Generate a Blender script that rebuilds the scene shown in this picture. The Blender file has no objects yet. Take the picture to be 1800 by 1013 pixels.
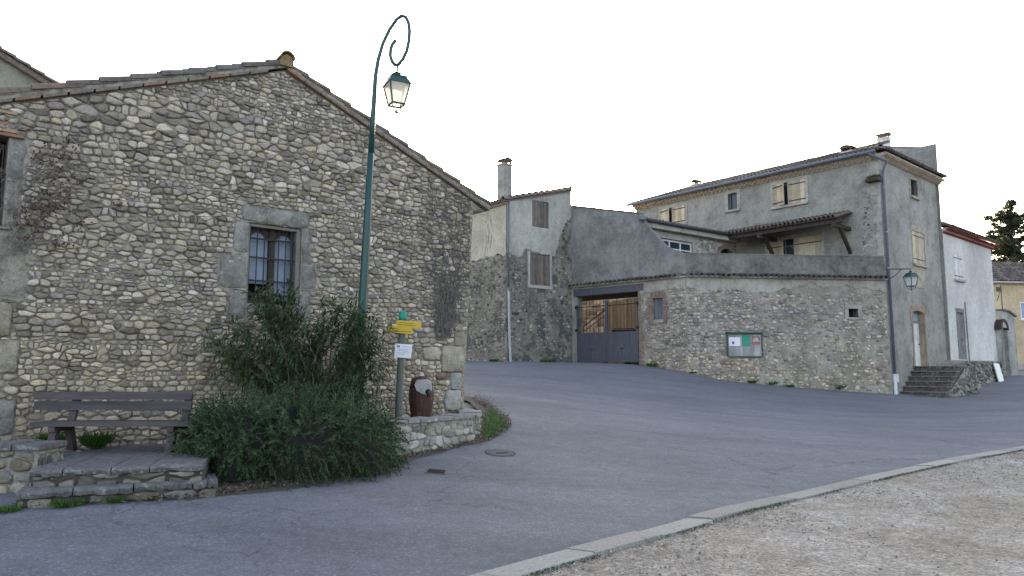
import bpy, math, random
import numpy as np
from mathutils import Vector, Matrix
R = math.radians
SC = bpy.context.scene
COL = SC.collection
# ------------------------------------------------------------------ camera, sky, sun, exposure
F_PX, CX, CY, EYE = 1300.0, 900.0, 506.5, 1.6
PITCH = math.atan(148.5 / F_PX)
cam_d = bpy.data.cameras.new('camera'); cam = bpy.data.objects.new('camera', cam_d); COL.objects.link(cam)
cam_d.sensor_width = 36.0; cam_d.lens = 36.0 * F_PX / 1800.0; cam_d.clip_end = 3000
cam.location = (0, 0, EYE); cam.rotation_euler = (R(90) + PITCH, 0, 0)
SC.camera = cam
SUN_EL, SUN_AZ = 9.0, 7.0            # degrees; azimuth from +Y (view direction) towards +X
w = bpy.data.worlds.new('World'); SC.world = w; w.use_nodes = True
wn, wl = w.node_tree.nodes, w.node_tree.links
sky = wn.new('ShaderNodeTexSky'); sky.sky_type = 'NISHITA'; sky.sun_disc = False
sky.sun_elevation = R(SUN_EL); sky.sun_rotation = R(SUN_AZ)
sky.air_density = 1.0; sky.dust_density = 3.0; sky.ozone_density = 1.0
hs = wn.new('ShaderNodeHueSaturation'); hs.inputs['Saturation'].default_value = 0.72; hs.inputs['Hue'].default_value = 0.522
wl.new(sky.outputs[0], hs.inputs['Color'])
wl.new(hs.outputs[0], wn['Background'].inputs['Color']); wn['Background'].inputs['Strength'].default_value = 0.13
sd = bpy.data.lights.new('sun', 'SUN'); sd.energy = 2.0; sd.angle = R(0.5); sd.color = (1, .9, .76)
sun = bpy.data.objects.new('sun', sd); COL.objects.link(sun)
sv = Vector((math.sin(R(SUN_AZ)) * math.cos(R(SUN_EL)), math.cos(R(SUN_AZ)) * math.cos(R(SUN_EL)), math.sin(R(SUN_EL))))
sun.rotation_euler = (-sv).to_track_quat('-Z', 'Y').to_euler(); sun.location = (0, 60, 40)
SC.view_settings.view_transform = 'Standard'; SC.view_settings.look = 'None'
SC.view_settings.gamma = 1; SC.view_settings.exposure = 2.68

# ------------------------------------------------------------------ measuring helpers
CP, SP = math.cos(PITCH), math.sin(PITCH)
def ray(px, py):
    dx = (px - CX) / F_PX; dz = (CY - py) / F_PX
    return Vector((dx, CP - dz * SP, SP + dz * CP))
def U(px, py, Y):
    r = ray(px, py); k = Y / r.y
    return Vector((r.x * k, Y, EYE + r.z * k))
class Frame:
    """a vertical wall plane: t along it, n out towards the street, z up"""
    def __init__(s, o, d):
        s.o = Vector((o[0], o[1])); s.d = Vector((d[0], d[1])).normalized(); s.n = Vector((s.d.y, -s.d.x))
    def p(s, t, n, z):
        q = s.o + s.d * t + s.n * n
        return Vector((q.x, q.y, z))
    def pix(s, px, py, n=0.0):
        r = ray(px, py); o = s.o + s.n * n
        k = (o.x * s.n.x + o.y * s.n.y) / (r.x * s.n.x + r.y * s.n.y)
        h = Vector((r.x * k, r.y * k)) - o
        return h.dot(s.d), EYE + r.z * k
class CurveFrame:
    def __init__(s, pts):
        s.pts = [Vector((p[0], p[1])) for p in pts]; s.L = [0]
        for a, b in zip(s.pts, s.pts[1:]): s.L.append(s.L[-1] + (b - a).length)
    def p(s, t, n, z):
        k = 0
        while k < len(s.pts) - 2 and t > s.L[k + 1]: k += 1
        a, b = s.pts[k], s.pts[k + 1]; f = (t - s.L[k]) / (s.L[k + 1] - s.L[k])
        def nn(i):
            a2 = s.pts[max(0, i - 1)]; b2 = s.pts[min(len(s.pts) - 1, i + 1)]; d = (b2 - a2).normalized()
            return Vector((d.y, -d.x))
        q = a.lerp(b, f) + (nn(k).lerp(nn(k + 1), f)).normalized() * n
        return Vector((q.x, q.y, z))

# ------------------------------------------------------------------ mesh helpers
class MB:
    def __init__(s): s.v = []; s.f = []; s.c = []; s.cur = (.5, .5, .5, 1); s.m = 0; s.fm = []
    def add(s, vs, fs, col=None):
        b = len(s.v); s.v.extend([tuple(v) for v in vs]); s.c.extend([col or s.cur] * len(vs))
        s.f.extend([tuple(i + b for i in f) for f in fs]); s.fm.extend([s.m] * len(fs))
    def hexa(s, p, col=None):  # p: 8 points, bottom ring 0-3, top ring 4-7
        s.add(p, [(3, 2, 1, 0), (4, 5, 6, 7), (0, 1, 5, 4), (1, 2, 6, 5), (2, 3, 7, 6), (3, 0, 4, 7)], col)
    def fbox(s, F, t0, t1, n0, n1, z0, z1, col=None):
        s.hexa([F.p(t0, n1, z0), F.p(t1, n1, z0), F.p(t1, n0, z0), F.p(t0, n0, z0),
                F.p(t0, n1, z1), F.p(t1, n1, z1), F.p(t1, n0, z1), F.p(t0, n0, z1)], col)
    def box(s, c, sx, sy, sz, rot=None, col=None, bev=0.0):
        c = Vector(c); M = rot or Matrix.Identity(3)
        x, y, z = sx / 2, sy / 2, sz / 2
        if bev <= 0:
            p = [(-x, -y, -z), (x, -y, -z), (x, y, -z), (-x, y, -z), (-x, -y, z), (x, -y, z), (x, y, z), (-x, y, z)]
            s.hexa([c + M @ Vector(q) for q in p], col); return
        def ring(zz, i): return [(-x + i, -y, zz), (x - i, -y, zz), (x, -y + i, zz), (x, y - i, zz), (x - i, y, zz), (-x + i, y, zz), (-x, y - i, zz), (-x, -y + i, zz)]
        def sm(zz, i): return [(a * (x - i) / x, b * (y - i) / y, zz) for a, b, _ in ring(zz, i)]
        rs = [sm(-z, bev), ring(-z + bev, bev), ring(z - bev, bev), sm(z, bev)]
        vs = [c + M @ Vector(q) for r in rs for q in r]; fs = [tuple(range(7, -1, -1)), tuple(range(24, 32))]
        for k in range(3):
            for i in range(8): j = (i + 1) % 8; fs.append((k * 8 + i, k * 8 + j, k * 8 + 8 + j, k * 8 + 8 + i))
        s.add(vs, fs, col)
    def tube(s, pts, r, n=8, col=None, cap=True):
        pts = [Vector(p) for p in pts]; m = len(pts)
        rr = r if isinstance(r, (list, tuple)) else [r] * m
        up = Vector((0, 0, 1)); vs = []; prev = None
        for i in range(m):
            d = (pts[min(i + 1, m - 1)] - pts[max(i - 1, 0)])
            d = d.normalized() if d.length > 1e-9 else Vector((0, 0, 1))
            if prev is None:
                a = d.cross(up if abs(d.z) < .95 else Vector((1, 0, 0))).normalized()
            else:
                a = (prev - d * prev.dot(d)); a = a.normalized() if a.length > 1e-6 else d.orthogonal().normalized()
            prev = a; b = d.cross(a)
            for k in range(n):
                an = 2 * math.pi * k / n; vs.append(pts[i] + (a * math.cos(an) + b * math.sin(an)) * rr[i])
        fs = []
        for i in range(m - 1):
            for k in range(n):
                j = (k + 1) % n; fs.append((i * n + k, i * n + j, (i + 1) * n + j, (i + 1) * n + k))
        if cap: fs.append(tuple(range(n - 1, -1, -1))); fs.append(tuple((m - 1) * n + k for k in range(n)))
        s.add(vs, fs, col)
    def lathe(s, c, prof, n=16, col=None, rot=None):
        c = Vector(c); vs = []; M = rot or Matrix.Identity(3)
        for r, z in prof:
            for k in range(n):
                a = 2 * math.pi * k / n; vs.append(c + M @ Vector((r * math.cos(a), r * math.sin(a), z)))
        fs = []
        for i in range(len(prof) - 1):
            for k in range(n):
                j = (k + 1) % n; fs.append((i * n + k, i * n + j, (i + 1) * n + j, (i + 1) * n + k))
        fs.append(tuple(range(n - 1, -1, -1))); fs.append(tuple((len(prof) - 1) * n + k for k in range(n)))
        s.add(vs, fs, col)
    def prism(s, F, poly, n0, n1, col=None):  # polygon in (t, z), extruded n0..n1 (ccw seen from the street)
        k = len(poly); vs = [F.p(t, n1, z) for t, z in poly] + [F.p(t, n0, z) for t, z in poly]
        fs = [tuple(range(k)), tuple(range(2 * k - 1, k - 1, -1))]
        for i in range(k): j = (i + 1) % k; fs.append((i, i + k, j + k, j))
        s.add(vs, fs, col)
    def build(s, name, mat, parent=None, smooth=False, origin=None):
        me = bpy.data.meshes.new(name)
        off = Vector(parent['_o']) if parent is not None else Vector(origin if origin is not None else s.v[0])
        vs = (np.array(s.v, dtype=np.float64) - np.array(off)[None, :])
        me.from_pydata(vs.tolist(), [], s.f)
        if smooth: me.polygons.foreach_set('use_smooth', [True] * len(me.polygons))
        ca = me.color_attributes.new('scol', 'FLOAT_COLOR', 'POINT')
        ca.data.foreach_set('color', np.array(s.c, dtype=np.float32).ravel())
        for mm in (mat if isinstance(mat, (list, tuple)) else [mat]): me.materials.append(mm)
        me.polygons.foreach_set('material_index', s.fm); me.update()
        o = bpy.data.objects.new(name, me); COL.objects.link(o)
        if parent is not None:
            o.parent = parent; o['_o'] = parent['_o']
        else:
            o.location = off; o['_o'] = tuple(off)
        return o
def thing(name, loc, label, cat, group=None):
    o = bpy.data.objects.new(name, None); COL.objects.link(o); o.location = loc; o['_o'] = tuple(loc)
    o.empty_display_size = .2
    return tag(o, label, cat, group)
def tag(o, label, cat, group=None, kind=None):
    o['label'] = label; o['category'] = cat
    if group: o['group'] = group
    if kind: o['kind'] = kind
    return o
def struct(o, kind='structure', label=None, cat=None):
    o['kind'] = kind
    if label: o['label'] = label
    if cat: o['category'] = cat
    return o
def lerp(a, b, f): return a + (b - a) * f
def interp(pts):
    def g(t):
        if t <= pts[0][0]: return pts[0][1]
        for (a, za), (b, zb) in zip(pts, pts[1:]):
            if t <= b: return lerp(za, zb, (t - a) / (b - a))
        return pts[-1][1]
    return g

# ------------------------------------------------------------------ materials
def newmat(name, rough=.85, spec=.3):
    m = bpy.data.materials.new(name); m.use_nodes = True; nt = m.node_tree
    b = nt.nodes['Principled BSDF']; b.inputs['Roughness'].default_value = rough
    b.inputs['Specular IOR Level'].default_value = spec
    return m, nt.nodes, nt.links, b
def rgb(c): return (c[0], c[1], c[2], 1)
def noise(N, L, scale, detail=6, rough=.6, vec=None, dim=None):
    n = N.new('ShaderNodeTexNoise'); n.inputs['Scale'].default_value = scale; n.inputs['Detail'].default_value = detail
    n.inputs['Roughness'].default_value = rough
    if vec is not None: L.new(vec, n.inputs['Vector'])
    return n
def ramp(N, L, src, stops, interp='LINEAR'):
    r = N.new('ShaderNodeValToRGB'); r.color_ramp.interpolation = interp
    e = r.color_ramp.elements
    while len(e) < len(stops): e.new(.5)
    for k, (p, c) in enumerate(stops):
        e[k].position = p; e[k].color = rgb(c) if not isinstance(c, (int, float)) else (c, c, c, 1)
    L.new(src, r.inputs[0]); return r
def mix(N, L, fac, a, b, mode='MIX'):
    m = N.new('ShaderNodeMix'); m.data_type = 'RGBA'; m.blend_type = mode
    for i, v in ((0, fac), (6, a), (7, b)):
        if isinstance(v, (int, float)): m.inputs[i].default_value = v
        elif isinstance(v, tuple): m.inputs[i].default_value = rgb(v)
        else: L.new(v, m.inputs[i])
    return m.outputs[2]
def bump(N, L, b, src, strength, dist=.02, prev=None):
    bp = N.new('ShaderNodeBump'); bp.inputs['Strength'].default_value = strength; bp.inputs['Distance'].default_value = dist
    L.new(src, bp.inputs['Height'])
    if prev is not None: L.new(prev, bp.inputs['Normal'])
    L.new(bp.outputs[0], b.inputs['Normal']); return bp.outputs[0]
def coords(N): return N.new('ShaderNodeTexCoord').outputs['Object']
def mapping(N, L, src, scale):
    m = N.new('ShaderNodeMapping'); m.inputs['Scale'].default_value = scale; L.new(src, m.inputs['Vector']); return m.outputs[0]

def m_plain(name, c, c2=None, scale=8, rough=.7, bmp=.15, bscale=60, metal=0, spec=.3, spots=None, spotscale=30, stretch=None):
    m, N, L, b = newmat(name, rough, spec); b.inputs['Metallic'].default_value = metal
    co = coords(N)
    if stretch: co = mapping(N, L, co, stretch)
    c2 = c2 or tuple(x * .72 for x in c)
    n = noise(N, L, scale, 8, .65, co); col = ramp(N, L, n.outputs[0], [(.3, c2), (.7, c)]).outputs[0]
    if spots:
        n2 = noise(N, L, spotscale, 5, .6, co); r2 = ramp(N, L, n2.outputs[0], [(.56, 0.0), (.66, 1.0)])
        col = mix(N, L, r2.outputs[0], col, spots)
    L.new(col, b.inputs['Base Color'])
    if bmp: nb = noise(N, L, bscale, 4, .6, co); bump(N, L, b, nb.outputs[0], bmp, .02)
    return m

def m_stone(name, pal, warm_z=None, bmp=.5, lichen=.35, var=.55, grain=28, warmcol=(1.12, 1.03, .84), coolcol=(.93, .97, 1.02)):
    """rubble stones: scol.r picks the stone's own kind, scol.g its tone"""
    m, N, L, b = newmat(name, .92, .2)
    at = N.new('ShaderNodeAttribute'); at.attribute_name = 'scol'
    sep = N.new('ShaderNodeSeparateColor'); L.new(at.outputs['Color'], sep.inputs[0])
    k = len(pal); base = ramp(N, L, sep.outputs[0], [(i / k, c) for i, c in enumerate(pal)], 'CONSTANT').outputs[0]
    tone = N.new('ShaderNodeMapRange'); tone.inputs[3].default_value = 1 - var; tone.inputs[4].default_value = 1 + var * .75
    L.new(sep.outputs[1], tone.inputs[0])
    base = mix(N, L, 1.0, base, tone.outputs[0], 'MULTIPLY')
    co = N.new('ShaderNodeNewGeometry').outputs['Position']
    n1 = noise(N, L, grain, 8, .7, co); g = ramp(N, L, n1.outputs[0], [(.28, .58), (.5, .95), (.75, 1.22)])
    base = mix(N, L, 1.0, base, g.outputs[0], 'MULTIPLY')
    n2 = noise(N, L, 13, 7, .75, co); li = ramp(N, L, n2.outputs[0], [(.56, 0.0), (.70, lichen)])
    base = mix(N, L, li.outputs[0], base, (.10, .10, .088))
    n3 = noise(N, L, 19, 6, .7, co); l2 = ramp(N, L, n3.outputs[0], [(.6, 0.0), (.7, lichen * .9)])
    base = mix(N, L, l2.outputs[0], base, (.50, .49, .46))
    if warm_z:
        sz = N.new('ShaderNodeSeparateXYZ'); L.new(co, sz.inputs[0])
        nz = noise(N, L, .9, 4, .6, co)
        ad = N.new('ShaderNodeMath'); ad.operation = 'MULTIPLY_ADD'; ad.inputs[1].default_value = 1.6
        L.new(nz.outputs[0], ad.inputs[0]); L.new(sz.outputs[2], ad.inputs[2])
        mr = N.new('ShaderNodeMapRange'); mr.inputs[1].default_value = warm_z[0] + .8; mr.inputs[2].default_value = warm_z[1] + .8
        L.new(ad.outputs[0], mr.inputs[0])
        tint = mix(N, L, mr.outputs[0], warmcol, coolcol)
        base = mix(N, L, 1.0, base, tint, 'MULTIPLY')
    L.new(base, b.inputs['Base Color'])
    nb = noise(N, L, 22, 8, .7, co); p = bump(N, L, b, nb.outputs[0], bmp, .05)
    return m

def m_plaster(name, c, stain, light=None, scale=1.2, bmp=.3, streak=.5, patch=None, fine=45):
    m, N, L, b = newmat(name, .95, .15); co = N.new('ShaderNodeNewGeometry').outputs['Position']
    light = light or tuple(min(1, x * 1.18) for x in c)
    n1 = noise(N, L, scale, 10, .72, co); col = ramp(N, L, n1.outputs[0], [(.34, stain), (.48, c), (.66, light)]).outputs[0]
    n0 = noise(N, L, scale * .42, 6, .6, co); g0 = ramp(N, L, n0.outputs[0], [(.32, .76), (.66, 1.12)]); col = mix(N, L, 1.0, col, g0.outputs[0], 'MULTIPLY')
    n2 = noise(N, L, 1.0, 6, .65, mapping(N, L, co, (2.6, 2.6, .32))); st = ramp(N, L, n2.outputs[0], [(.5, 0.0), (.72, streak)])
    col = mix(N, L, st.outputs[0], col, tuple(x * .55 for x in stain))
    n5 = noise(N, L, 6.5, 8, .75, co); g5 = ramp(N, L, n5.outputs[0], [(.32, .78), (.5, 1.0), (.68, 1.13)]); col = mix(N, L, 1.0, col, g5.outputs[0], 'MULTIPLY')
    of = N.new('ShaderNodeVectorMath'); of.operation = 'MULTIPLY_ADD'; of.inputs[1].default_value = (.9, .9, .9); L.new(n1.outputs['Color'], of.inputs[0]); L.new(co, of.inputs[2])
    vc = N.new('ShaderNodeTexVoronoi'); vc.feature = 'DISTANCE_TO_EDGE'; vc.inputs['Scale'].default_value = .42; L.new(of.outputs[0], vc.inputs['Vector'])
    cr = ramp(N, L, vc.outputs['Distance'], [(0.0, .5), (.006, 0.0)]); col = mix(N, L, cr.outputs[0], col, tuple(x * .45 for x in stain))
    n3 = noise(N, L, fine, 5, .7, co); g = ramp(N, L, n3.outputs[0], [(.3, .72), (.7, 1.18)])
    col = mix(N, L, 1.0, col, g.outputs[0], 'MULTIPLY')
    if patch:
        n4 = noise(N, L, patch[1], 5, .6, co); pr = ramp(N, L, n4.outputs[0], [(patch[2], 0.0), (patch[2] + .05, 1.0)])
        col = mix(N, L, pr.outputs[0], col, patch[0])
    L.new(col, b.inputs['Base Color'])
    nb = noise(N, L, 26, 8, .75, co); q = bump(N, L, b, nb.outputs[0], bmp, .03)
    nb2 = noise(N, L, 2.2, 5, .6, co); bump(N, L, b, nb2.outputs[0], bmp * .8, .08, q)
    return m

def m_tile(name, pal, lich=.5, lcol=(.30, .29, .25)):
    m, N, L, b = newmat(name, .9, .2)
    at = N.new('ShaderNodeAttribute'); at.attribute_name = 'scol'
    sep = N.new('ShaderNodeSeparateColor'); L.new(at.outputs['Color'], sep.inputs[0])
    k = len(pal); base = ramp(N, L, sep.outputs[0], [(i / k, c) for i, c in enumerate(pal)], 'CONSTANT').outputs[0]
    co = N.new('ShaderNodeNewGeometry').outputs['Position']
    n1 = noise(N, L, 16, 8, .7, co); g = ramp(N, L, n1.outputs[0], [(.3, .55), (.7, 1.25)]); base = mix(N, L, 1.0, base, g.outputs[0], 'MULTIPLY')
    n2 = noise(N, L, 5, 8, .75, co); l = ramp(N, L, n2.outputs[0], [(.5, 0.0), (.62, lich)]); base = mix(N, L, l.outputs[0], base, lcol)
    n3 = noise(N, L, 7, 6, .7, co); l2 = ramp(N, L, n3.outputs[0], [(.64, 0.0), (.7, .8 * lich)]); base = mix(N, L, l2.outputs[0], base, (.42, .26, .07))
    L.new(base, b.inputs['Base Color']); nb = noise(N, L, 50, 5, .7, co); bump(N, L, b, nb.outputs[0], .4, .02)
    return m

def m_leaf(name, c1, c2, rough=.55, trans=.25):
    m, N, L, b = newmat(name, rough, .35)
    at = N.new('ShaderNodeAttribute'); at.attribute_name = 'scol'
    sep = N.new('ShaderNodeSeparateColor'); L.new(at.outputs['Color'], sep.inputs[0])
    col = mix(N, L, sep.outputs[0], c1, c2); L.new(col, b.inputs['Base Color'])
    tr = N.new('ShaderNodeBsdfTranslucent'); L.new(col, tr.inputs[0])
    ms = N.new('ShaderNodeMixShader'); ms.inputs[0].default_value = trans
    L.new(b.outputs[0], ms.inputs[1]); L.new(tr.outputs[0], ms.inputs[2]); L.new(ms.outputs[0], N['Material Output'].inputs[0])
    return m

def m_wood(name, c, c2, axis='z', rough=.75, board=None, scale=14):
    m, N, L, b = newmat(name, rough, .25); co = coords(N)
    sc = {'z': (1, 1, .08), 'x': (.06, 1, 1)}[axis]
    n1 = noise(N, L, scale, 8, .65, mapping(N, L, co, sc)); col = ramp(N, L, n1.outputs[0], [(.3, c2), (.68, c)]).outputs[0]
    n2 = noise(N, L, 3, 5, .6, co); g = ramp(N, L, n2.outputs[0], [(.3, .78), (.7, 1.12)]); col = mix(N, L, 1.0, col, g.outputs[0], 'MULTIPLY')
    at = N.new('ShaderNodeAttribute'); at.attribute_name = 'scol'
    sep = N.new('ShaderNodeSeparateColor'); L.new(at.outputs['Color'], sep.inputs[0])
    tone = N.new('ShaderNodeMapRange'); tone.inputs[3].default_value = .75; tone.inputs[4].default_value = 1.25; L.new(sep.outputs[0], tone.inputs[0])
    col = mix(N, L, 1.0, col, tone.outputs[0], 'MULTIPLY')
    L.new(col, b.inputs['Base Color']); nb = noise(N, L, 30, 6, .6, mapping(N, L, co, sc)); bump(N, L, b, nb.outputs[0], .35, .01)
    return m

def m_asphalt():
    m, N, L, b = newmat('asphalt', .88, .25); co = N.new('ShaderNodeNewGeometry').outputs['Position']
    n1 = noise(N, L, .35, 7, .6, co); col = ramp(N, L, n1.outputs[0], [(.28, (.136, .141, .156)), (.7, (.180, .185, .203))]).outputs[0]
    n2 = noise(N, L, 70, 4, .8, co); g = ramp(N, L, n2.outputs[0], [(.28, .68), (.5, .99), (.74, 1.38)]); col = mix(N, L, 1.0, col, g.outputs[0], 'MULTIPLY')
    vo = N.new('ShaderNodeTexVoronoi'); vo.inputs['Scale'].default_value = 55; L.new(co, vo.inputs['Vector'])
    vs = N.new('ShaderNodeSeparateColor'); L.new(vo.outputs['Color'], vs.inputs[0])
    vr = ramp(N, L, vs.outputs[0], [(0, .80), (.8, 1.03), (.97, 1.45)]); col = mix(N, L, .75, col, vr.outputs[0], 'MULTIPLY')
    # worn streaks along the road and darker damp mottling
    n3 = noise(N, L, 1.0, 6, .62, mapping(N, L, co, (.18, .9, .3))); s3 = ramp(N, L, n3.outputs[0], [(.35, .84), (.7, 1.14)]); col = mix(N, L, 1.0, col, s3.outputs[0], 'MULTIPLY')
    n4 = noise(N, L, 4.5, 7, .7, co); s4 = ramp(N, L, n4.outputs[0], [(.3, .84), (.65, 1.08)]); col = mix(N, L, 1.0, col, s4.outputs[0], 'MULTIPLY')
    # hairline cracks
    wv = noise(N, L, 1.6, 4, .6, co); off = N.new('ShaderNodeVectorMath'); off.operation = 'MULTIPLY_ADD'; off.inputs[1].default_value = (1.2, 1.2, 0)
    L.new(wv.outputs['Color'], off.inputs[0]); L.new(co, off.inputs[2])
    vc = N.new('ShaderNodeTexVoronoi'); vc.feature = 'DISTANCE_TO_EDGE'; vc.inputs['Scale'].default_value = .21; L.new(off.outputs[0], vc.inputs['Vector'])
    cr = ramp(N, L, vc.outputs['Distance'], [(0.0, .45), (.0035, 0.0)]); col = mix(N, L, cr.outputs[0], col, (.03, .03, .034))
    L.new(col, b.inputs['Base Color'])
    bump(N, L, b, n2.outputs[0], .55, .02); return m

def m_gravel():
    m, N, L, b = newmat('gravel', .95, .15); co = N.new('ShaderNodeNewGeometry').outputs['Position']
    n1 = noise(N, L, .8, 7, .65, co); col = ramp(N, L, n1.outputs[0], [(.3, (.25, .218, .172)), (.5, (.335, .302, .255)), (.7, (.41, .385, .35))]).outputs[0]
    vo = N.new('ShaderNodeTexVoronoi'); vo.inputs['Scale'].default_value = 48; L.new(co, vo.inputs['Vector'])
    vs = N.new('ShaderNodeSeparateColor'); L.new(vo.outputs['Color'], vs.inputs[0])
    r = ramp(N, L, vs.outputs[0], [(0, .58), (.6, 1.02), (1, 1.5)]); col = mix(N, L, .85, col, r.outputs[0], 'MULTIPLY')
    n2 = noise(N, L, 5, 8, .75, co); g = ramp(N, L, n2.outputs[0], [(.3, .64), (.68, 1.2)]); col = mix(N, L, 1.0, col, g.outputs[0], 'MULTIPLY')
    L.new(col, b.inputs['Base Color']); inv = ramp(N, L, vo.outputs['Distance'], [(0, 1.0), (.7, 0.0)])
    bump(N, L, b, inv.outputs[0], .7, .02); return m

def m_glass(name, c=(.03, .04, .06)):
    m, N, L, b = newmat(name, .08, .6); b.inputs['Base Color'].default_value = rgb(c); return m
def m_lantern():
    m, N, L, b = newmat('lantern_glass', .25, .5); b.inputs['Base Color'].default_value = (.93, .93, .93, 1)
    tr = N.new('ShaderNodeBsdfTranslucent'); tr.inputs[0].default_value = (.95, .93, .88, 1)
    tp = N.new('ShaderNodeBsdfTransparent'); ms = N.new('ShaderNodeMixShader'); ms.inputs[0].default_value = .22
    L.new(tr.outputs[0], ms.inputs[1]); L.new(tp.outputs[0], ms.inputs[2])
    m2 = N.new('ShaderNodeMixShader'); m2.inputs[0].default_value = .8; L.new(b.outputs[0], m2.inputs[1]); L.new(ms.outputs[0], m2.inputs[2])
    L.new(m2.outputs[0], N['Material Output'].inputs[0]); return m

PAL_BARN = [(0.489, 0.434, 0.362), (0.561, 0.497, 0.41), (0.443, 0.396, 0.345), (0.617, 0.548, 0.459), (0.51, 0.457, 0.397), (0.559, 0.485, 0.375), (0.484, 0.44, 0.399), (0.675, 0.606, 0.527), (0.524, 0.463, 0.376), (0.413, 0.372, 0.33), (0.585, 0.525, 0.459), (0.559, 0.485, 0.375), (0.54, 0.483, 0.418), (0.598, 0.529, 0.431), (0.559, 0.485, 0.375), (0.529, 0.476, 0.431), (0.723, 0.652, 0.581), (0.36, 0.322, 0.287)]
PAL_RET = [(0.374, 0.336, 0.313), (0.44, 0.399, 0.373), (0.297, 0.278, 0.281), (0.473, 0.43, 0.4), (0.363, 0.336, 0.335), (0.418, 0.347, 0.27), (0.341, 0.315, 0.335), (0.495, 0.452, 0.427), (0.407, 0.362, 0.324)]
PAL_OLD = [(.24, .23, .20), (.28, .26, .22), (.17, .168, .16), (.31, .285, .24), (.22, .215, .20), (.19, .186, .178), (.42, .41, .39), (.26, .24, .20), (.14, .138, .132)]
M = {}
M['barn_stone'] = m_stone('barn_stone', PAL_BARN, (1.2, 2.8), var=.46, bmp=.8, lichen=.55, warmcol=(1.10, 1.03, .90), coolcol=(.98, .965, .93))
M['barn_mortar'] = m_plaster('barn_mortar', (.34, .312, .262), (.15, .138, .118), (.44, .41, .345), 6, .6, .25)
M['dressed'] = m_plaster('dressed_stone', (.30, .288, .26), (.17, .165, .155), (.40, .385, .345), 5, .9, .3, patch=((.45, .435, .40), 8, .62))
M['quoin'] = m_plaster('quoin_stone', (.44, .385, .29), (.31, .26, .185), (.50, .46, .38), 4, .9, .2, patch=((.52, .50, .45), 5, .6))
M['quoin_white'] = m_plaster('quoin_white', (.47, .455, .41), (.34, .325, .28), (.56, .545, .51), 4, .9, .2, patch=((.30, .29, .26), 6, .62))
M['ret_stone'] = m_stone('ret_stone', PAL_RET, (1.6, 3.4), lichen=.5, grain=18, var=.42, bmp=.8, warmcol=(1.22, 1.10, .90), coolcol=(1.06, 1.03, .97))
M['ret_mortar'] = m_plaster('ret_mortar', (.33, .305, .25), (.19, .176, .148), (.42, .39, .33), 1.6, .6, .25)
M['old_stone'] = m_stone('old_stone', PAL_OLD, None, lichen=.6, grain=12, bmp=.8)
M['old_mortar'] = m_plaster('old_mortar', (.27, .245, .195), (.10, .097, .09), (.35, .325, .265), 1.3, .9, .5, patch=((.11, .108, .10), 1.1, .56))
M['old_render'] = m_plaster('old_render', (.46, .44, .39), (.33, .32, .29), (.53, .51, .455), .8, .3, .35)
M['cream_render'] = m_plaster('cream_render', (.46, .42, .33), (.37, .335, .27), None, .8, .3, .25)
M['grey_render'] = m_plaster('grey_render', (.255, .25, .243), (.175, .173, .17), (.32, .315, .305), 1.4, .8, .2)
M['parapet'] = m_plaster('parapet_render', (.19, .185, .175), (.105, .103, .10), (.26, .255, .243), 2.0, .7, .4)
M['house_render'] = m_plaster('house_render', (.355, .338, .305), (.245, .235, .212), (.42, .40, .365), 1.0, .8, .22, patch=((.25, .242, .218), 1.5, .62))
M['lime'] = m_plaster('lime_band', (.40, .375, .325), (.30, .28, .24), None, 1.5, .3, .3)
M['white_render'] = m_plaster('white_render', (.66, .63, .60), (.59, .565, .54), (.70, .68, .65), .7, .15, .2)
M['cream_house'] = m_plaster('cream_house_render', (.52, .43, .29), (.46, .38, .255), None, .5, .15, .2)
M['shed_render'] = m_plaster('shed_render', (.38, .37, .34), (.22, .22, .2), None, 1.0, .4, .6)
M['far_render'] = m_plaster('far_render', (.30, .295, .245), (.22, .218, .18), None, 1.5, .3, .3)
M['asphalt'] = m_asphalt(); M['gravel'] = m_gravel()
M['kerb'] = m_stone('kerb_concrete', [(.37, .355, .32), (.33, .318, .288), (.40, .385, .35), (.35, .33, .30)], None, .6, .45, .16, 34)
M['tile_dark'] = m_tile('tile_dark', [(.14, .12, .108), (.19, .15, .12), (.11, .10, .095), (.22, .165, .125), (.16, .14, .13)], .65, (.21, .20, .175))
M['tile_red'] = m_tile('tile_red', [(.36, .20, .12), (.42, .26, .17), (.30, .17, .11), (.40, .30, .21)], .3)
M['tile_pink'] = m_tile('tile_pink', [(.40, .27, .20), (.36, .23, .17), (.44, .33, .26)], .4)
M['genoise'] = m_tile('genoise_tile', [(.56, .42, .30), (.60, .48, .37), (.50, .36, .25)], .25, (.35, .33, .28))
M['genoise_red'] = m_tile('genoise_red', [(.34, .055, .045), (.30, .05, .04)], .1)
M['genoise_white'] = m_plain('genoise_mortar', (.66, .60, .52), None, 6, .9)
M['roof_far'] = m_tile('roof_far', [(.15, .12, .105), (.20, .16, .135), (.12, .105, .10), (.26, .22, .19)], .5, (.2, .19, .17))
M['green'] = m_plain('green_paint', (.014, .066, .062), (.010, .05, .047), 6, .38, .05, 40, spec=.5)
M['wood_bench'] = m_wood('bench_wood', (.105, .090, .09), (.052, .045, .047), 'x', .65)
M['wood_post'] = m_wood('post_wood', (.15, .155, .135), (.08, .085, .075), 'z')
M['pine'] = m_wood('pine_wood', (.54, .45, .335), (.45, .36, .25), 'z', .6)
M['pine_old'] = m_wood('old_shutter_wood', (.21, .175, .145), (.11, .092, .078), 'z', .8)
M['dark_wood'] = m_wood('dark_beam', (.075, .055, .045), (.04, .03, .026), 'x', .7)
M['plank'] = m_wood('plank_wood', (.31, .225, .15), (.19, .135, .09), 'z', .7)
M['white_wood'] = m_wood('white_door', (.72, .72, .72), (.58, .58, .58), 'z', .6)
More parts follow.
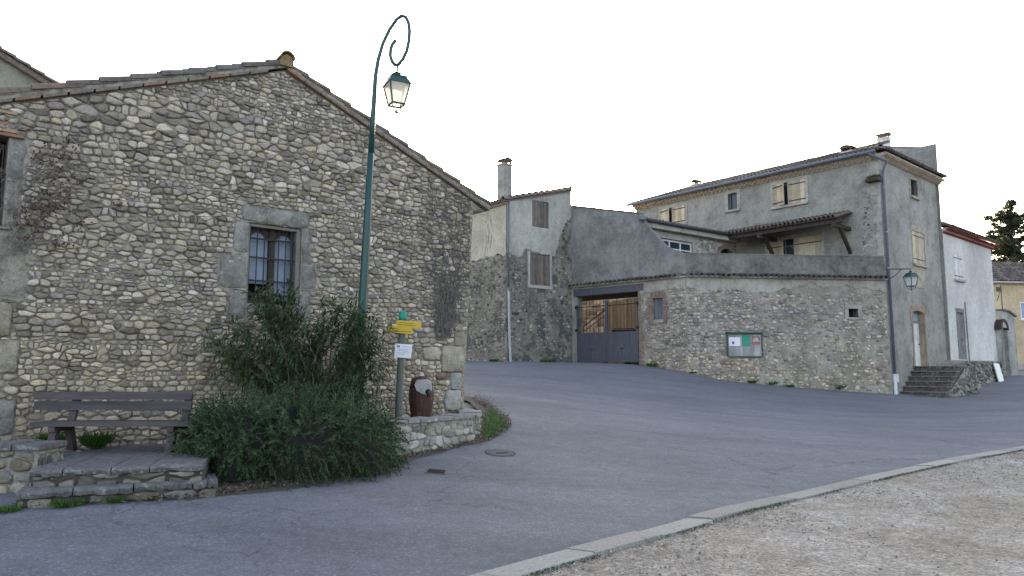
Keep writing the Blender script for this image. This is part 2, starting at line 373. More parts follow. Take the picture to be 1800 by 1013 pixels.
M['grey_wood'] = m_wood('grey_door', (.25, .24, .25), (.17, .165, .17), 'z', .7)
M['blue_steel'] = m_plain('blue_steel', (.085, .09, .115), (.06, .064, .085), 3, .5, .08, 20, spec=.4, spots=(.11, .11, .125), spotscale=5, stretch=(3, 3, .5))
M['black_iron'] = m_plain('black_iron', (.02, .02, .022), None, 10, .5, .1)
M['rust_bar'] = m_plain('rusty_bar', (.045, .04, .042), (.028, .024, .024), 20, .7, .2)
M['zinc'] = m_plain('zinc_pipe', (.13, .145, .185), (.10, .11, .145), 4, .4, .05, 30, spec=.5)
M['zinc_light'] = m_plain('light_pipe', (.42, .42, .43), (.33, .33, .34), 4, .5, .05)
M['pvc'] = m_plain('white_pvc', (.7, .7, .71), (.6, .6, .61), 4, .4, .03)
M['cast_rust'] = m_plain('rusty_pump', (.085, .035, .028), (.045, .022, .02), 9, .55, .25, 30, spots=(.15, .06, .04), spotscale=16)
M['cast_white'] = m_plain('pump_white', (.50, .50, .49), (.30, .29, .28), 9, .5, .2, 30, spots=(.14, .06, .045), spotscale=12)
M['yellow'] = m_plain('yellow_sign', (.62, .42, .03), (.54, .36, .03), 5, .5, .03)
M['ochre_mark'] = m_plain('sign_marks', (.10, .075, .02), None, 5, .6, 0)
M['white_paper'] = m_plain('white_paper', (.78, .78, .82), (.72, .72, .77), 3, .6, .02)
M['mark_grey'] = m_plain('print_grey', (.25, .25, .30), None, 5, .7, 0)
M['mark_dark'] = m_plain('print_dark', (.12, .11, .18), None, 5, .7, 0)
M['green_cap'] = m_plain('green_cap', (.01, .28, .19), (.01, .22, .15), 5, .45, .03)
M['green_sheet'] = m_plain('green_sheet', (.05, .30, .20), (.04, .24, .16), 4, .6, .03)
M['board_wood'] = m_wood('board_wood', (.40, .385, .37), (.31, .30, .29), 'z', .8)
M['board_green'] = m_plain('board_green', (.07, .14, .115), (.05, .105, .09), 6, .6, .1)
M['poster_red'] = m_plain('poster_red', (.42, .16, .13), None, 8, .6, 0)
M['poster_blue'] = m_plain('poster_blue', (.36, .50, .54), None, 8, .6, 0)
M['brick'] = m_tile('brick', [(.25, .165, .13), (.29, .20, .16), (.22, .15, .125), (.30, .225, .185)], .45, (.28, .26, .23))
M['iron_cover'] = m_plain('iron_cover', (.075, .07, .08), (.05, .048, .055), 20, .6, .3, 60)
M['glass'] = m_glass('window_glass'); M['lantern'] = m_lantern()
M['pale_pane'] = m_plain('pane_sky_tint', (.33, .40, .50), (.22, .28, .37), 3, .7, .1, 20, stretch=(4, 4, .4))  # pale blue painted in for the sky reflected by the panes
M['void'] = m_plain('painted_interior_dark', (.015, .014, .014), None, 4, .9, 0)  # near-black sheet colour standing in for the darkness inside openings
M['white_frame'] = m_plain('white_frame', (.72, .72, .72), (.66, .66, .66), 4, .4, .02)
M['rosemary'] = m_leaf('rosemary_leaf', (.013, .030, .014), (.078, .135, .048), .6, .12)
M['oleander'] = m_leaf('oleander_leaf', (.024, .050, .024), (.115, .175, .072), .42, .25)
M['weed'] = m_leaf('weed_leaf', (.035, .09, .02), (.10, .19, .045), .55, .3)
M['conifer'] = m_leaf('conifer_leaf', (.020, .030, .018), (.085, .090, .042), .6, .2)
M['vine_leaf'] = m_leaf('vine_leaf', (.075, .04, .035), (.13, .065, .055), .7, .2)
M['moss'] = m_leaf('moss_leaf', (.05, .07, .03), (.09, .11, .045), .8, .1)
M['stem'] = m_plain('stem_bark', (.15, .13, .11), (.09, .08, .07), 20, .9, .3)
M['vine_stem'] = m_plain('vine_stem', (.19, .172, .16), (.12, .108, .10), 20, .9, .2)
M['dark_core'] = m_plain('shrub_core_dark', (.018, .022, .015), None, 12, .95, .3)
M['litter'] = m_tile('leaf_litter', [(.19, .135, .10), (.25, .19, .14), (.13, .10, .08), (.31, .26, .20), (.11, .10, .07)], .0)
M['soil'] = m_plain('soil', (.10, .088, .07), (.05, .045, .036), 9, .95, .6, 25)
M['pebble'] = m_stone('pebble', [(.26, .24, .20), (.34, .32, .285), (.21, .19, .165), (.42, .40, .37)], None, .2, .1)
M['slab'] = m_plain('paving_slab', (.185, .178, .175), (.085, .082, .080), 7, .92, .9, 11, spots=(.26, .255, .245), spotscale=13, stretch=(1, 2.5, 1))
M['car_paint'] = m_plain('car_paint', (.45, .45, .47), None, 3, .25, 0, metal=.3, spec=.6)
M['rubber'] = m_plain('rubber', (.02, .02, .02), None, 5, .8, 0)
M['terracotta'] = m_plain('terracotta_pot', (.40, .19, .11), None, 8, .8, .1)
M['warm_lit_stone'] = m_stone('court_stone', [(.52, .44, .34), (.60, .52, .42), (.45, .37, .28), (.56, .47, .36)], None, .4, .2)  # the courtyard's warm light is put into this stone and mortar colour
M['warm_lit_mortar'] = m_plaster('court_mortar', (.60, .44, .27), (.46, .33, .19), None, 2, .4, .1)
M['red_rail'] = m_plain('red_rail', (.14, .05, .04), None, 8, .6, 0)

# ------------------------------------------------------------------ wall planes of the place
def ground_pt(px, Y): return Vector(((px - CX) / F_PX * Y * 1.0, Y))
P200 = U(200, 655, 9.7)
F1 = Frame((P200.x, P200.y), (.766, .643))                      # stone barn, gable side
A = U(890, 655, 32.5); FM = Frame((A.x, A.y), (.766, .643))     # middle house, right-hand face
FL = Frame((A.x, A.y), (.643, -.766))                           # middle house, left-hand face (t < 0)
MID_T = FM.pix(1006, 600)[0]
G0 = FM.p(MID_T, 0, 0); G1 = U(1210, 655, 31.0)
FG = Frame((G0.x, G0.y), (G1.x - G0.x, G1.y - G0.y)); GL = (Vector((G1.x, G1.y)) - FG.o).length
C3 = U(1566, 655, 32.0)
FT = Frame((G1.x, G1.y), (C3.x - G1.x, C3.y - G1.y)); TL = (Vector((C3.x, C3.y)) - FT.o).length
FA = Frame((C3.x, C3.y), (.653, -.758))                         # tall house, terrace facade (t < 0)
FR = Frame((C3.x, C3.y), (.748, .663))                          # tall house, street end (t > 0)

# ------------------------------------------------------------------ ground surface (smooth sheet through measured spots)
ctl = [(0, 0, 0), (-3, 3, .05), (4, 2, 0), (10, 4, .05), (-9, 4, .15), (6, -6, 0), (-8, -6, .05)]
for px, py, Y in [(0, 896, 6.7), (180, 884, 7.05), (370, 868, 7.55), (560, 840, 8.6), (715, 806, 10.2), (840, 778, 11.6), (888, 748, 13.0), (830, 690, 17.5), (820, 640, 31),
                  (890, 636, 32.3), (1008, 639, 35.3), (1130, 642, 33), (1215, 657, 30.8), (1250, 665, 31), (1400, 681, 31.4), (1566, 693, 31.9),
                  (870, 1010, 5.5), (1145, 934, 7.1), (1393, 871, 9.4), (1800, 790, 14.2), (1590, 697, 31.2), (1670, 692, 33.5), (1755, 664, 41), (1800, 653, 48), (1500, 735, 22), (1800, 720, 24),
                  (1100, 700, 21), (950, 700, 18)]:
    p = U(px, py, Y); ctl.append((p.x, p.y, p.z))
ctl += [(-40, 40, 2.6), (40, 70, 2.2), (0, 75, 2.6), (60, 30, .9), (-40, 0, .6), (40, 0, .1), (0, -30, 0)]
CT = np.array(ctl, dtype=float)
def _phi(r2): return np.where(r2 > 1e-12, .5 * r2 * np.log(np.maximum(r2, 1e-12)), 0)
_n = len(CT); _K = _phi(((CT[:, None, :2] - CT[None, :, :2]) ** 2).sum(-1)) + np.eye(_n) * .08
_P = np.hstack([np.ones((_n, 1)), CT[:, :2]]); _A = np.zeros((_n + 3, _n + 3)); _A[:_n, :_n] = _K; _A[:_n, _n:] = _P; _A[_n:, :_n] = _P.T
_W = np.linalg.solve(_A, np.concatenate([CT[:, 2], np.zeros(3)]))
def gz_arr(X, Y):
    sh = X.shape; x = np.clip(X.ravel(), -45, 70); y = np.clip(Y.ravel(), -30, 80)
    r2 = (x[:, None] - CT[None, :, 0]) ** 2 + (y[:, None] - CT[None, :, 1]) ** 2
    return (_phi(r2) @ _W[:_n] + _W[_n] + _W[_n + 1] * x + _W[_n + 2] * y).reshape(sh)
def gz(x, y): return float(gz_arr(np.array([x]), np.array([y]))[0])
def G(x, y, dz=0.0): return Vector((x, y, gz(x, y) + dz))
def ghit(px, py):
    r = ray(px, py); k = 3.0; lastk = 3.0
    while k < 120:
        p = Vector((r.x * k, r.y * k, EYE + r.z * k))
        if p.z < gz(p.x, p.y):
            a, b = lastk, k
            for _ in range(18):
                m = (a + b) / 2
                if EYE + r.z * m < gz(r.x * m, r.y * m): b = m
                else: a = m
            k = b; return Vector((r.x * k, r.y * k, EYE + r.z * k))
        lastk = k; k += .15
    return Vector((r.x * 60, r.y * 60, 1))
def axis(lo, hi, fine, far):
    a = list(np.arange(lo, hi + 1e-6, fine)); s = fine; x = hi; up = []
    while x < far: s *= 1.5; x += s; up.append(x)
    s = fine; x = lo; dn = []
    while x > -far: s *= 1.5; x -= s; dn.append(x)
    return np.array(dn[::-1] + a + up)
def make_ground():
    xs, ys = axis(-14, 34, .5, 900), axis(0, 52, .5, 900)
    X, Y = np.meshgrid(xs, ys); Z = gz_arr(X, Y)
    mb = MB(); nx, ny = len(xs), len(ys)
    vs = list(zip(X.ravel().tolist(), Y.ravel().tolist(), Z.ravel().tolist()))
    fs = [(j * nx + i, j * nx + i + 1, (j + 1) * nx + i + 1, (j + 1) * nx + i) for j in range(ny - 1) for i in range(nx - 1)]
    mb.add(vs, fs); return struct(mb.build('road', M['asphalt'], smooth=True, origin=(0, 0, 0)))
make_ground()

# kerb and gravel forecourt
kpx = [(871, 1008), (987, 976), (1145, 934), (1272, 898), (1393, 871), (1515, 842), (1641, 815), (1800, 787)]
kp = [ghit(*q) for q in kpx]; kp = [Vector((p.x, p.y)) for p in kp]
kp = [kp[0] + (kp[0] - kp[1]).normalized() * 9 + Vector((0, -1.5)), kp[0] + (kp[0] - kp[1]).normalized() * 4] + kp
e = (kp[-1] - kp[-2]).normalized(); kp += [kp[-1] + e * 4 + Vector((0, .35)), kp[-1] + e * 12 + Vector((0, 1.6)), kp[-1] + e * 30 + Vector((0, 6))]
def catmull(pts, step):
    out = []
    for i in range(len(pts) - 1):
        p0, p1, p2, p3 = pts[max(0, i - 1)], pts[i], pts[i + 1], pts[min(len(pts) - 1, i + 2)]
        n = max(2, int((p2 - p1).length / step))
        for k in range(n):
            t = k / n; out.append(.5 * ((2 * p1) + (p2 - p0) * t + (2 * p0 - 5 * p1 + 4 * p2 - p3) * t * t + (3 * p1 - p0 - 3 * p2 + p3) * t ** 3))
    return out + [pts[-1]]
kc = catmull(kp, .1)
def resample(pts, step):
    out = [pts[0]]; acc = 0
    for a, b in zip(pts, pts[1:]):
        L = (b - a).length
        while acc + L >= step:
            f = (step - acc) / L; a = a.lerp(b, f); out.append(a); L = (b - a).length; acc = 0
        acc += L
    return out
kr = resample(kc, .25)
def knorm(i):
    d = (kr[min(i + 1, len(kr) - 1)] - kr[max(i - 1, 0)]).normalized(); return Vector((d.y, -d.x))
def make_kerb():
    rnd = random.Random(4); mb = MB()
    KW = .30
    for i in range(0, len(kr) - 4, 4):
        mb.cur = (rnd.random(), rnd.random(), 0, 1); dz = rnd.uniform(-.009, .009); dn = rnd.uniform(-.014, .014); pr = []
        for j in range(i, i + 5):
            p = kr[j]; n = knorm(j); d = (kr[min(j + 1, len(kr) - 1)] - kr[max(j - 1, 0)]).normalized()
            if j == i: p = p + d * .013
            if j == i + 4: p = p - d * .013
            q = []
            for (o, h) in ((0, -.15), (0, .022), (.025, .042), (KW - .02, .056), (KW, .048), (KW, -.15)):
                s = p + n * (o + dn); q.append(Vector((s.x, s.y, gz(p.x, p.y) + h + (dz if h > 0 else 0))))
            pr.append(q)
        vs = [v for q in pr for v in q]; fs = [tuple(range(6)), tuple(24 + k for k in range(5, -1, -1))]
        for a in range(4):
            for k in range(6): l = (k + 1) % 6; fs.append((a * 6 + l, a * 6 + k, a * 6 + 6 + k, a * 6 + 6 + l))
        mb.add(vs, fs)
    struct(mb.build('kerb', M['kerb'], origin=(kr[20].x, kr[20].y, 0)))
    g = MB(); offs = [.285, .4, .6, .9, 1.3, 1.8, 2.4, 3.2, 4.2, 5.5, 7, 9, 12, 16]
    idx = list(range(0, len(kr), 2)); vs = []
    nq = Vector((.42, -.907))
    for i in idx:
        for o in offs:
            n = knorm(i).lerp(nq, min(1, o / 4)).normalized(); s = kr[i] + n * o
            vs.append((s.x, s.y, gz(s.x, s.y) + (.035 if o < .3 else .05 + .012 * math.sin(s.x * 2.1) * math.sin(s.y * 1.7))))
    k = len(offs); fs = [(a * k + b, (a + 1) * k + b, (a + 1) * k + b + 1, a * k + b + 1) for a in range(len(idx) - 1) for b in range(k - 1)]
    g.add(vs, [f[::-1] for f in fs]); struct(g.build('gravel_ground', M['gravel'], smooth=True, origin=(5, 5, 0)))
    # loose pebbles, gathered along the kerb
    pb = MB(); rnd = random.Random(9); ico = [(0, 0, .5), (1, 0, 0), (.3, .95, 0), (-.8, .6, 0), (-.8, -.6, 0), (.3, -.95, 0)]
    fi = [(0, 1, 2), (0, 2, 3), (0, 3, 4), (0, 4, 5), (0, 5, 1)]
    for _ in range(13000):
        i = rnd.randrange(24, min(len(kr) - 1, 150)); o = .27 + (abs(rnd.gauss(0, .55)) if rnd.random() < .55 else rnd.uniform(0, 5.5))
        n = knorm(i).lerp(nq, min(1, o / 4)).normalized(); s = kr[i] + n * o + Vector((rnd.uniform(-.15, .15), rnd.uniform(-.15, .15)))
        r = rnd.uniform(.005, .015) * (1.5 if rnd.random() < .12 else 1); a = rnd.uniform(0, 6.3); ca, sa = math.cos(a), math.sin(a); z = gz(s.x, s.y) + .05
        if s.y < 2: continue
        pb.add([(s.x + (x * ca - y * sa * .7) * r, s.y + (x * sa + y * ca * .7) * r, z + h * r * 1.6 + .003) for x, y, h in ico], fi, (rnd.random(), rnd.random(), 0, 1))
    for _ in range(1500):
        i = rnd.randrange(24, 150); p = kr[i] - knorm(i) * abs(rnd.gauss(.0, .10)); r = rnd.uniform(.003, .008); a = rnd.uniform(0, 6.3); ca, sa = math.cos(a), math.sin(a); z = gz(p.x, p.y)
        pb.add([(p.x + (x * ca - y * sa * .7) * r, p.y + (x * sa + y * ca * .7) * r, z + h * r * 1.6 + .002) for x, y, h in ico], fi, (rnd.random(), rnd.random() * .6, 0, 1))
    tag(pb.build('gravel', M['pebble'], origin=(5, 5, 0)), 'loose pale pebbles lying on the gravel beside the kerb', 'gravel', kind='stuff')
    # dark crumbs and moss caught along the gravel side of the kerb
    w = MB()
    for _ in range(7000):
        i = rnd.randrange(30, 170); p = kr[i] + knorm(i) * (.30 + abs(rnd.gauss(0, .04))); d = (kr[i + 1] - kr[i]); p = p + d * rnd.random()
        if math.sin(i * .37) + math.sin(i * .91 + 1) + rnd.uniform(-.6, .6) < -.3: continue
        z = gz(p.x, p.y) + .055; h = rnd.uniform(.006, .02); a = rnd.uniform(0, 6.3); q = Vector((math.cos(a), math.sin(a), 0)) * rnd.uniform(.004, .011); c = Vector((p.x, p.y, z))
        w.add([c - q, c + q, c + Vector((rnd.uniform(-.02, .02), rnd.uniform(-.02, .02), h))], [(0, 1, 2)], (rnd.random() * .5, 0, 0, 1))
    tag(w.build('moss', M['moss'], origin=(5, 8, 0)), 'dark moss and crumbs caught along the gravel side of the kerb', 'moss', kind='stuff')
make_kerb()

# ------------------------------------------------------------------ masonry, sheets, tiles, joinery builders
def clip(poly, nx, ny, c):       # keep nx*x + ny*y <= c
    out = []; k = len(poly)
    for i in range(k):
        a, b = poly[i], poly[(i + 1) % k]; da = nx * a[0] + ny * a[1] - c; db = nx * b[0] + ny * b[1] - c
        if da <= 0: out.append(a)
        if (da < 0 < db) or (db < 0 < da):
            f = da / (da - db); out.append((a[0] + (b[0] - a[0]) * f, a[1] + (b[1] - a[1]) * f))
    return out
def stones(mb, F, outline, holes=(), h=(.09, .15), asp=1.6, gap=.011, depth=(.015, .05), seed=1, ch=1, rings=3, n0=0.0, keep=1.0, wave=.03, tilt=.12, jit=.22, sink=.02):
    rnd = random.Random(seed); ts = [p[0] for p in outline]; zs = [p[1] for p in outline]
    area = sum(outline[i][0] * outline[(i + 1) % len(outline)][1] - outline[(i + 1) % len(outline)][0] * outline[i][1] for i in range(len(outline)))
    if area < 0: outline = outline[::-1]
    edges = []
    for i in range(len(outline)):
        a, b = outline[i], outline[(i + 1) % len(outline)]; dx, dz = b[0] - a[0], b[1] - a[1]; l = math.hypot(dx, dz)
        edges.append((dz / l, -dx / l, (dz * a[0] - dx * a[1]) / l))
    hm = (h[0] + h[1]) / 2; seeds = []; z = min(zs) - h[1]
    while z < max(zs) + h[1]:
        hh = rnd.uniform(*h); t = min(ts) - .4 + rnd.uniform(0, .3)
        while t < max(ts) + .4:
            wdt = hh * asp * rnd.choice((.4, .6, .8, 1, 1.2, 1.5, 1.9))
            tt, zz = t + wdt / 2, z + hh / 2 + wave * math.sin(t * .9 + z * 1.3) + wave * .6 * math.sin(t * 2.7 + z * 3.1)
            r = rnd.random()
            if r < .07: pass
            elif r < .16:
                seeds.append((tt, zz + hh * .25)); seeds.append((tt + rnd.uniform(-.02, .02), zz - hh * .25))
            else: seeds.append((tt + rnd.uniform(-jit, jit) * wdt, zz + rnd.uniform(-jit, jit) * hh * .45))
            t += wdt
        z += hh
    seeds = [(a, b) for a, b in seeds if all(e[0] * a + e[1] * b - e[2] < hm for e in edges)]
    g = {}; cs = hm * 2.2; P = [(a / asp, b) for a, b in seeds]
    for i, (a, b) in enumerate(P): g.setdefault((int(a // cs), int(b // cs)), []).append(i)
    for i, (a, b) in enumerate(P):
        if rnd.random() > keep: continue
        poly = [(a - cs, b - cs), (a + cs, b - cs), (a + cs, b + cs), (a - cs, b + cs)]
        ca, cb = int(a // cs), int(b // cs); nb = []
        for x in (ca - 1, ca, ca + 1):
            for y in (cb - 1, cb, cb + 1): nb += g.get((x, y), [])
        nb = sorted((((P[j][0] - a) ** 2 + (P[j][1] - b) ** 2, j) for j in nb if j != i))
        for d2, j in nb[:16]:
            q = P[j]; nx, ny = q[0] - a, q[1] - b; poly = clip(poly, nx, ny, (q[0] ** 2 + q[1] ** 2 - a * a - b * b) / 2)
            if len(poly) < 3: break
        poly = [(x * asp, y) for x, y in poly]; st, sz = seeds[i]
        for e in edges:
            poly = clip(poly, e[0], e[1], e[2] - .005)
            if len(poly) < 3: break
        for (t0, t1, z0, z1) in holes:
            if len(poly) < 3: break
            if max(p[0] for p in poly) < t0 or min(p[0] for p in poly) > t1 or max(p[1] for p in poly) < z0 or min(p[1] for p in poly) > z1: continue
            o = sorted([(t0 - st, 0), (st - t1, 1), (z0 - sz, 2), (sz - z1, 3)])[-1]
            if o[0] < -.02: poly = []; break
            poly = clip(poly, *[(1, 0, t0), (-1, 0, -t1), (0, 1, z0), (0, -1, -z1)][o[1]])
        if len(poly) < 3: continue
        ct = sum(p[0] for p in poly) / len(poly); cz = sum(p[1] for p in poly) / len(poly)
        ar = abs(sum(poly[k][0] * poly[(k + 1) % len(poly)][1] - poly[(k + 1) % len(poly)][0] * poly[k][1] for k in range(len(poly)))) / 2
        if ar < hm * hm * .12: continue
        gp = gap * rnd.uniform(.4, 1.7); q = []
        for x, y in poly:
            l = math.hypot(x - ct, y - cz) + 1e-9; f = max(.5, (l - gp * 1.3) / l); q.append((ct + (x - ct) * f, cz + (y - cz) * f))
        rf_ = rnd.uniform(.12, .24)
        for _ in range(ch + 1):
            r = []; f = rf_ if _ == 0 else .24
            for k in range(len(q)):
                A0, B0 = q[k], q[(k + 1) % len(q)]
                if math.hypot(B0[0] - A0[0], B0[1] - A0[1]) < .012 and _ > 0: r.append(((A0[0] + B0[0]) / 2, (A0[1] + B0[1]) / 2)); continue
                r.append((lerp(A0[0], B0[0], f), lerp(A0[1], B0[1], f))); r.append((lerp(A0[0], B0[0], 1 - f), lerp(A0[1], B0[1], 1 - f)))
            q = r
        if len(q) < 3: continue
        jj = .075 * math.sqrt(ar)
        q = [(x + rnd.uniform(-jj, jj) * .5, y + rnd.uniform(-jj, jj) * .5) for x, y in q]
        d = rnd.uniform(*depth) * min(1.3, math.sqrt(ar) / hm * .8); ta, tb = rnd.uniform(-tilt, tilt), rnd.uniform(-tilt, tilt)
        prof = [(1, -sink), (.975, .55), (.90, .9), (.55, 1.0)] if rings >= 3 else [(1, -sink), (.95, .62), (.8, 1.0)]
        col = (rnd.random(), rnd.random(), rnd.random(), 1); vs = []; k = len(q)
        for ri, (sc, f) in enumerate(prof):
            for x, y in q:
                xx, yy = ct + (x - ct) * sc, cz + (y - cz) * sc
                n = f if ri == 0 else d * f + ta * (xx - ct) + tb * (yy - cz) + (rnd.uniform(-.04, .04) * d * 2 if ri > 1 else 0)
                vs.append(F.p(xx, n0 + n, yy))
        vs.append(F.p(ct, n0 + d * (1.0 + rnd.uniform(-.1, .1)), cz)); fs = []
        for ri in range(len(prof) - 1):
            for u in range(k): v = (u + 1) % k; fs.append((ri * k + u, ri * k + v, (ri + 1) * k + v, (ri + 1) * k + u))
        lr = (len(prof) - 1) * k
        for u in range(k): fs.append((lr + u, lr + (u + 1) % k, len(vs) - 1))
        mb.add(vs, fs, col)
def sheet(mb, F, tb, zb, zt, holes=(), n=0.0, reveal=.3, back=None):
    """wall skin between zb(t) and zt(t) with real openings that have reveals"""
    tb = sorted(set([round(t, 4) for t in tb] + [round(x, 4) for hh in holes for x in hh[:2] if min(tb) < x < max(tb)]))
    for a, b in zip(tb, tb[1:]):
        lo = [(zb(a), zb(b))]; spans = sorted([(hh[2], hh[3]) for hh in holes if hh[0] <= a + 1e-4 and hh[1] >= b - 1e-4])
        cur = (zb(a), zb(b))
        for z0, z1 in spans:
            if z0 > min(cur): mb.add([F.p(a, n, cur[0]), F.p(b, n, cur[1]), F.p(b, n, z0), F.p(a, n, z0)], [(0, 1, 2, 3)])
            cur = (z1, z1)
        mb.add([F.p(a, n, cur[0]), F.p(b, n, cur[1]), F.p(b, n, zt(b)), F.p(a, n, zt(a))], [(0, 1, 2, 3)])
    for (t0, t1, z0, z1) in holes:
        m = n - reveal
        for p in ([(t0, z0), (t0, z1)], [(t0, z1), (t1, z1)], [(t1, z1), (t1, z0)], [(t1, z0), (t0, z0)]):
            (a, za), (b, zb_) = p; mb.add([F.p(a, n, za), F.p(b, n, zb_), F.p(b, m, zb_), F.p(a, m, za)], [(0, 1, 2, 3)])
def body(mb, F, t0, t1, dep, z0, zt, n=0.0, left=True, right=True):
    """side and back walls of a block behind frame F; zt(t) is the wall top"""
    def q(a, b): mb.add([F.p(*a, z0), F.p(*b, z0), F.p(*b, zt(b[0])), F.p(*a, zt(a[0]))], [(0, 1, 2, 3)])
    if left: q((t0, -dep), (t0, n))
    if right: q((t1, n), (t1, -dep))
    q((t1, -dep), (t0, -dep))
def sbox(mb, F, a, b, n0, n1, h0, h1, col=None):
    mb.hexa([F.p(a[0], n1, a[1] + h0), F.p(b[0], n1, b[1] + h0), F.p(b[0], n0, b[1] + h0), F.p(a[0], n0, a[1] + h0),
             F.p(a[0], n1, a[1] + h1), F.p(b[0], n1, b[1] + h1), F.p(b[0], n0, b[1] + h1), F.p(a[0], n0, a[1] + h1)], col)
def half_tile(mb, A, B, side, up, ra, rb, th=.014, col=None, seg=7, flat=1.0):
    vs = []; side = side.normalized(); up = up.normalized()
    for P, r in ((A, ra), (B, rb)):
        for rr in (r, r - th):
            for k in range(seg + 1):
                a = math.pi * k / seg; vs.append(P + side * math.cos(a) * rr + up * math.sin(a) * rr * flat)
    k = seg + 1; fs = []
    for i in range(seg):
        fs += [(i, i + 1, 2 * k + i + 1, 2 * k + i), (k + i + 1, k + i, 3 * k + i, 3 * k + i + 1), (i + 1, i, k + i, k + i + 1), (2 * k + i, 2 * k + i + 1, 3 * k + i + 1, 3 * k + i)]
    fs += [(0, 2 * k, 3 * k, k), (seg, k + seg, 3 * k + seg, 2 * k + seg)]
    mb.add(vs, fs, col)
def tile_sheet(mb, P0, eu, ev, W, L, pitch=.21, row=.37, seed=1, umin=None, umax=None, r=.075):
    """canal tiles: stepped rows of round cover tiles over shallow channels"""
    rnd = random.Random(seed); eu = eu.normalized(); ev = ev.normalized(); en = eu.cross(ev)
    if en.z < 0: en = -en
    cols = int(W / pitch); rows = max(1, int(math.ceil(L / row))); pr = [(-.5, -.25), (-.30, 0), (-.22, .55), (-.11, .92), (0, 1.0), (.11, .92), (.22, .55), (.30, 0), (.5, -.25)]
    for c in range(cols):
        dz = rnd.uniform(-.008, .008)
        for j in range(rows):
            s0 = j * row + (rnd.uniform(-.02, .02) if j else rnd.uniform(-.03, .015)); s1 = min(L, (j + 1) * row + .05)
            if s1 - s0 < .03: continue
            u0 = (c + .5) * pitch
            lo = umin((s0 + s1) / 2) if umin else -9; hi = umax((s0 + s1) / 2) if umax else 1e9
            if u0 < lo or u0 > hi: continue
            vs = []
            for s, lift, k in ((s0, .036, 1.0), (s1, .0, .88)):
                for du, hgt in pr: vs.append(P0 + eu * (u0 + du * pitch) + ev * s + en * (hgt * r * k + (lift if hgt > 0 else 0) + dz))
            for du, hgt in pr: vs.append(P0 + eu * (u0 + du * pitch) + ev * (s0 + .002) + en * (hgt * r - .016 + (.036 if hgt > 0 else 0) + dz))
            m = len(pr); fs = [(i, i + 1, m + i + 1, m + i) for i in range(m - 1)] + [(2 * m + i, 2 * m + i + 1, i + 1, i) for i in range(m - 1)]
            mb.add(vs, fs, (rnd.random(), rnd.random(), 0, 1))
def genoise(mt, mm, F, t0, t1, ztop, rows=2, pitch=.2, out=.11, seed=2):
    """cornice of half-round tiles: mt tiles, mm mortar"""
    rnd = random.Random(seed); hgt = .125
    for r in range(rows):
        n1 = out * (rows - r); z1 = ztop - r * hgt; k = int((t1 - t0) / pitch)
        mm.fbox(F, t0, t1, -.05, n1, z1 - .03, z1 - .002)
        for i in range(k):
            t = t0 + (i + .5) * (t1 - t0) / k
            A, B = F.p(t, n1 + .01, z1 - hgt), F.p(t, .0, z1 - hgt); sd = F.p(1, 0, 0) - F.p(0, 0, 0)
            half_tile(mt, A, B, sd, Vector((0, 0, 1)), pitch * .46, pitch * .46, .02, (rnd.random(), rnd.random(), 0, 1), 6, .95)
        mm.fbox(F, t0, t1, -.05, n1 - .10, z1 - hgt + .001, z1 - .031)
def shutter(parent, F, t0, t1, z0, z1, n, mat, boards=4, seed=1, straps=True, strap_mat='black_iron', name='shutter', swing=0.0, hinge='l', label=None):
    rnd = random.Random(seed); mb = MB(); w_ = (t1 - t0) / boards
    def fp(F, t, nn, z):
        return F.p(t, nn, z)
    G_ = F
    if swing:
        ht = t0 if hinge == 'l' else t1; c, s_ = math.cos(swing), math.sin(swing)
        class H:
            def p(self, t, nn, z):
                a = t - ht; sg = 1 if hinge == 'l' else -1
                return F.p(ht + a * c, nn + abs(a) * s_, z)
        G_ = H()
    for i in range(boards):
        mb.fbox(G_, t0 + i * w_ + .004, t0 + (i + 1) * w_ - .004, n, n + .032 + rnd.uniform(-.002, .002), z0 + rnd.uniform(0, .01), z1 - rnd.uniform(0, .01), (rnd.random(), 0, 0, 1))
    mb.fbox(G_, t0 + .01, t1 - .01, n - .006, n + .01, z0 + .01, z1 - .01)
    o = mb.build(name, mat, parent)
    if label: o['label'] = label
    if straps:
        for f in (.14, .86):
            sb = MB(); z = lerp(z0, z1, f); sb.fbox(G_, t0 - (.05 if hinge == 'l' else -.06), t1 + (.05 if hinge == 'r' else -.06), n + .036, n + .05, z - .022, z + .022)
            sb.build('hinge_strap', M[strap_mat], o)
    return o
def leafquads(mb, p, d, l, w_, rnd, col, fold=.25):
    d = d.normalized(); s = d.cross(Vector((rnd.uniform(-1, 1), rnd.uniform(-1, 1), rnd.uniform(-.3, 1)))); s = s.normalized() if s.length > 1e-4 else d.orthogonal().normalized()
    m = p + d * l * .5; e = p + d * l + Vector((0, 0, -l * .12))
    mb.add([p, m + s * w_ / 2, e, m - s * w_ / 2], [(0, 1, 2, 3)], col)

UP = Vector((0, 0, 1))
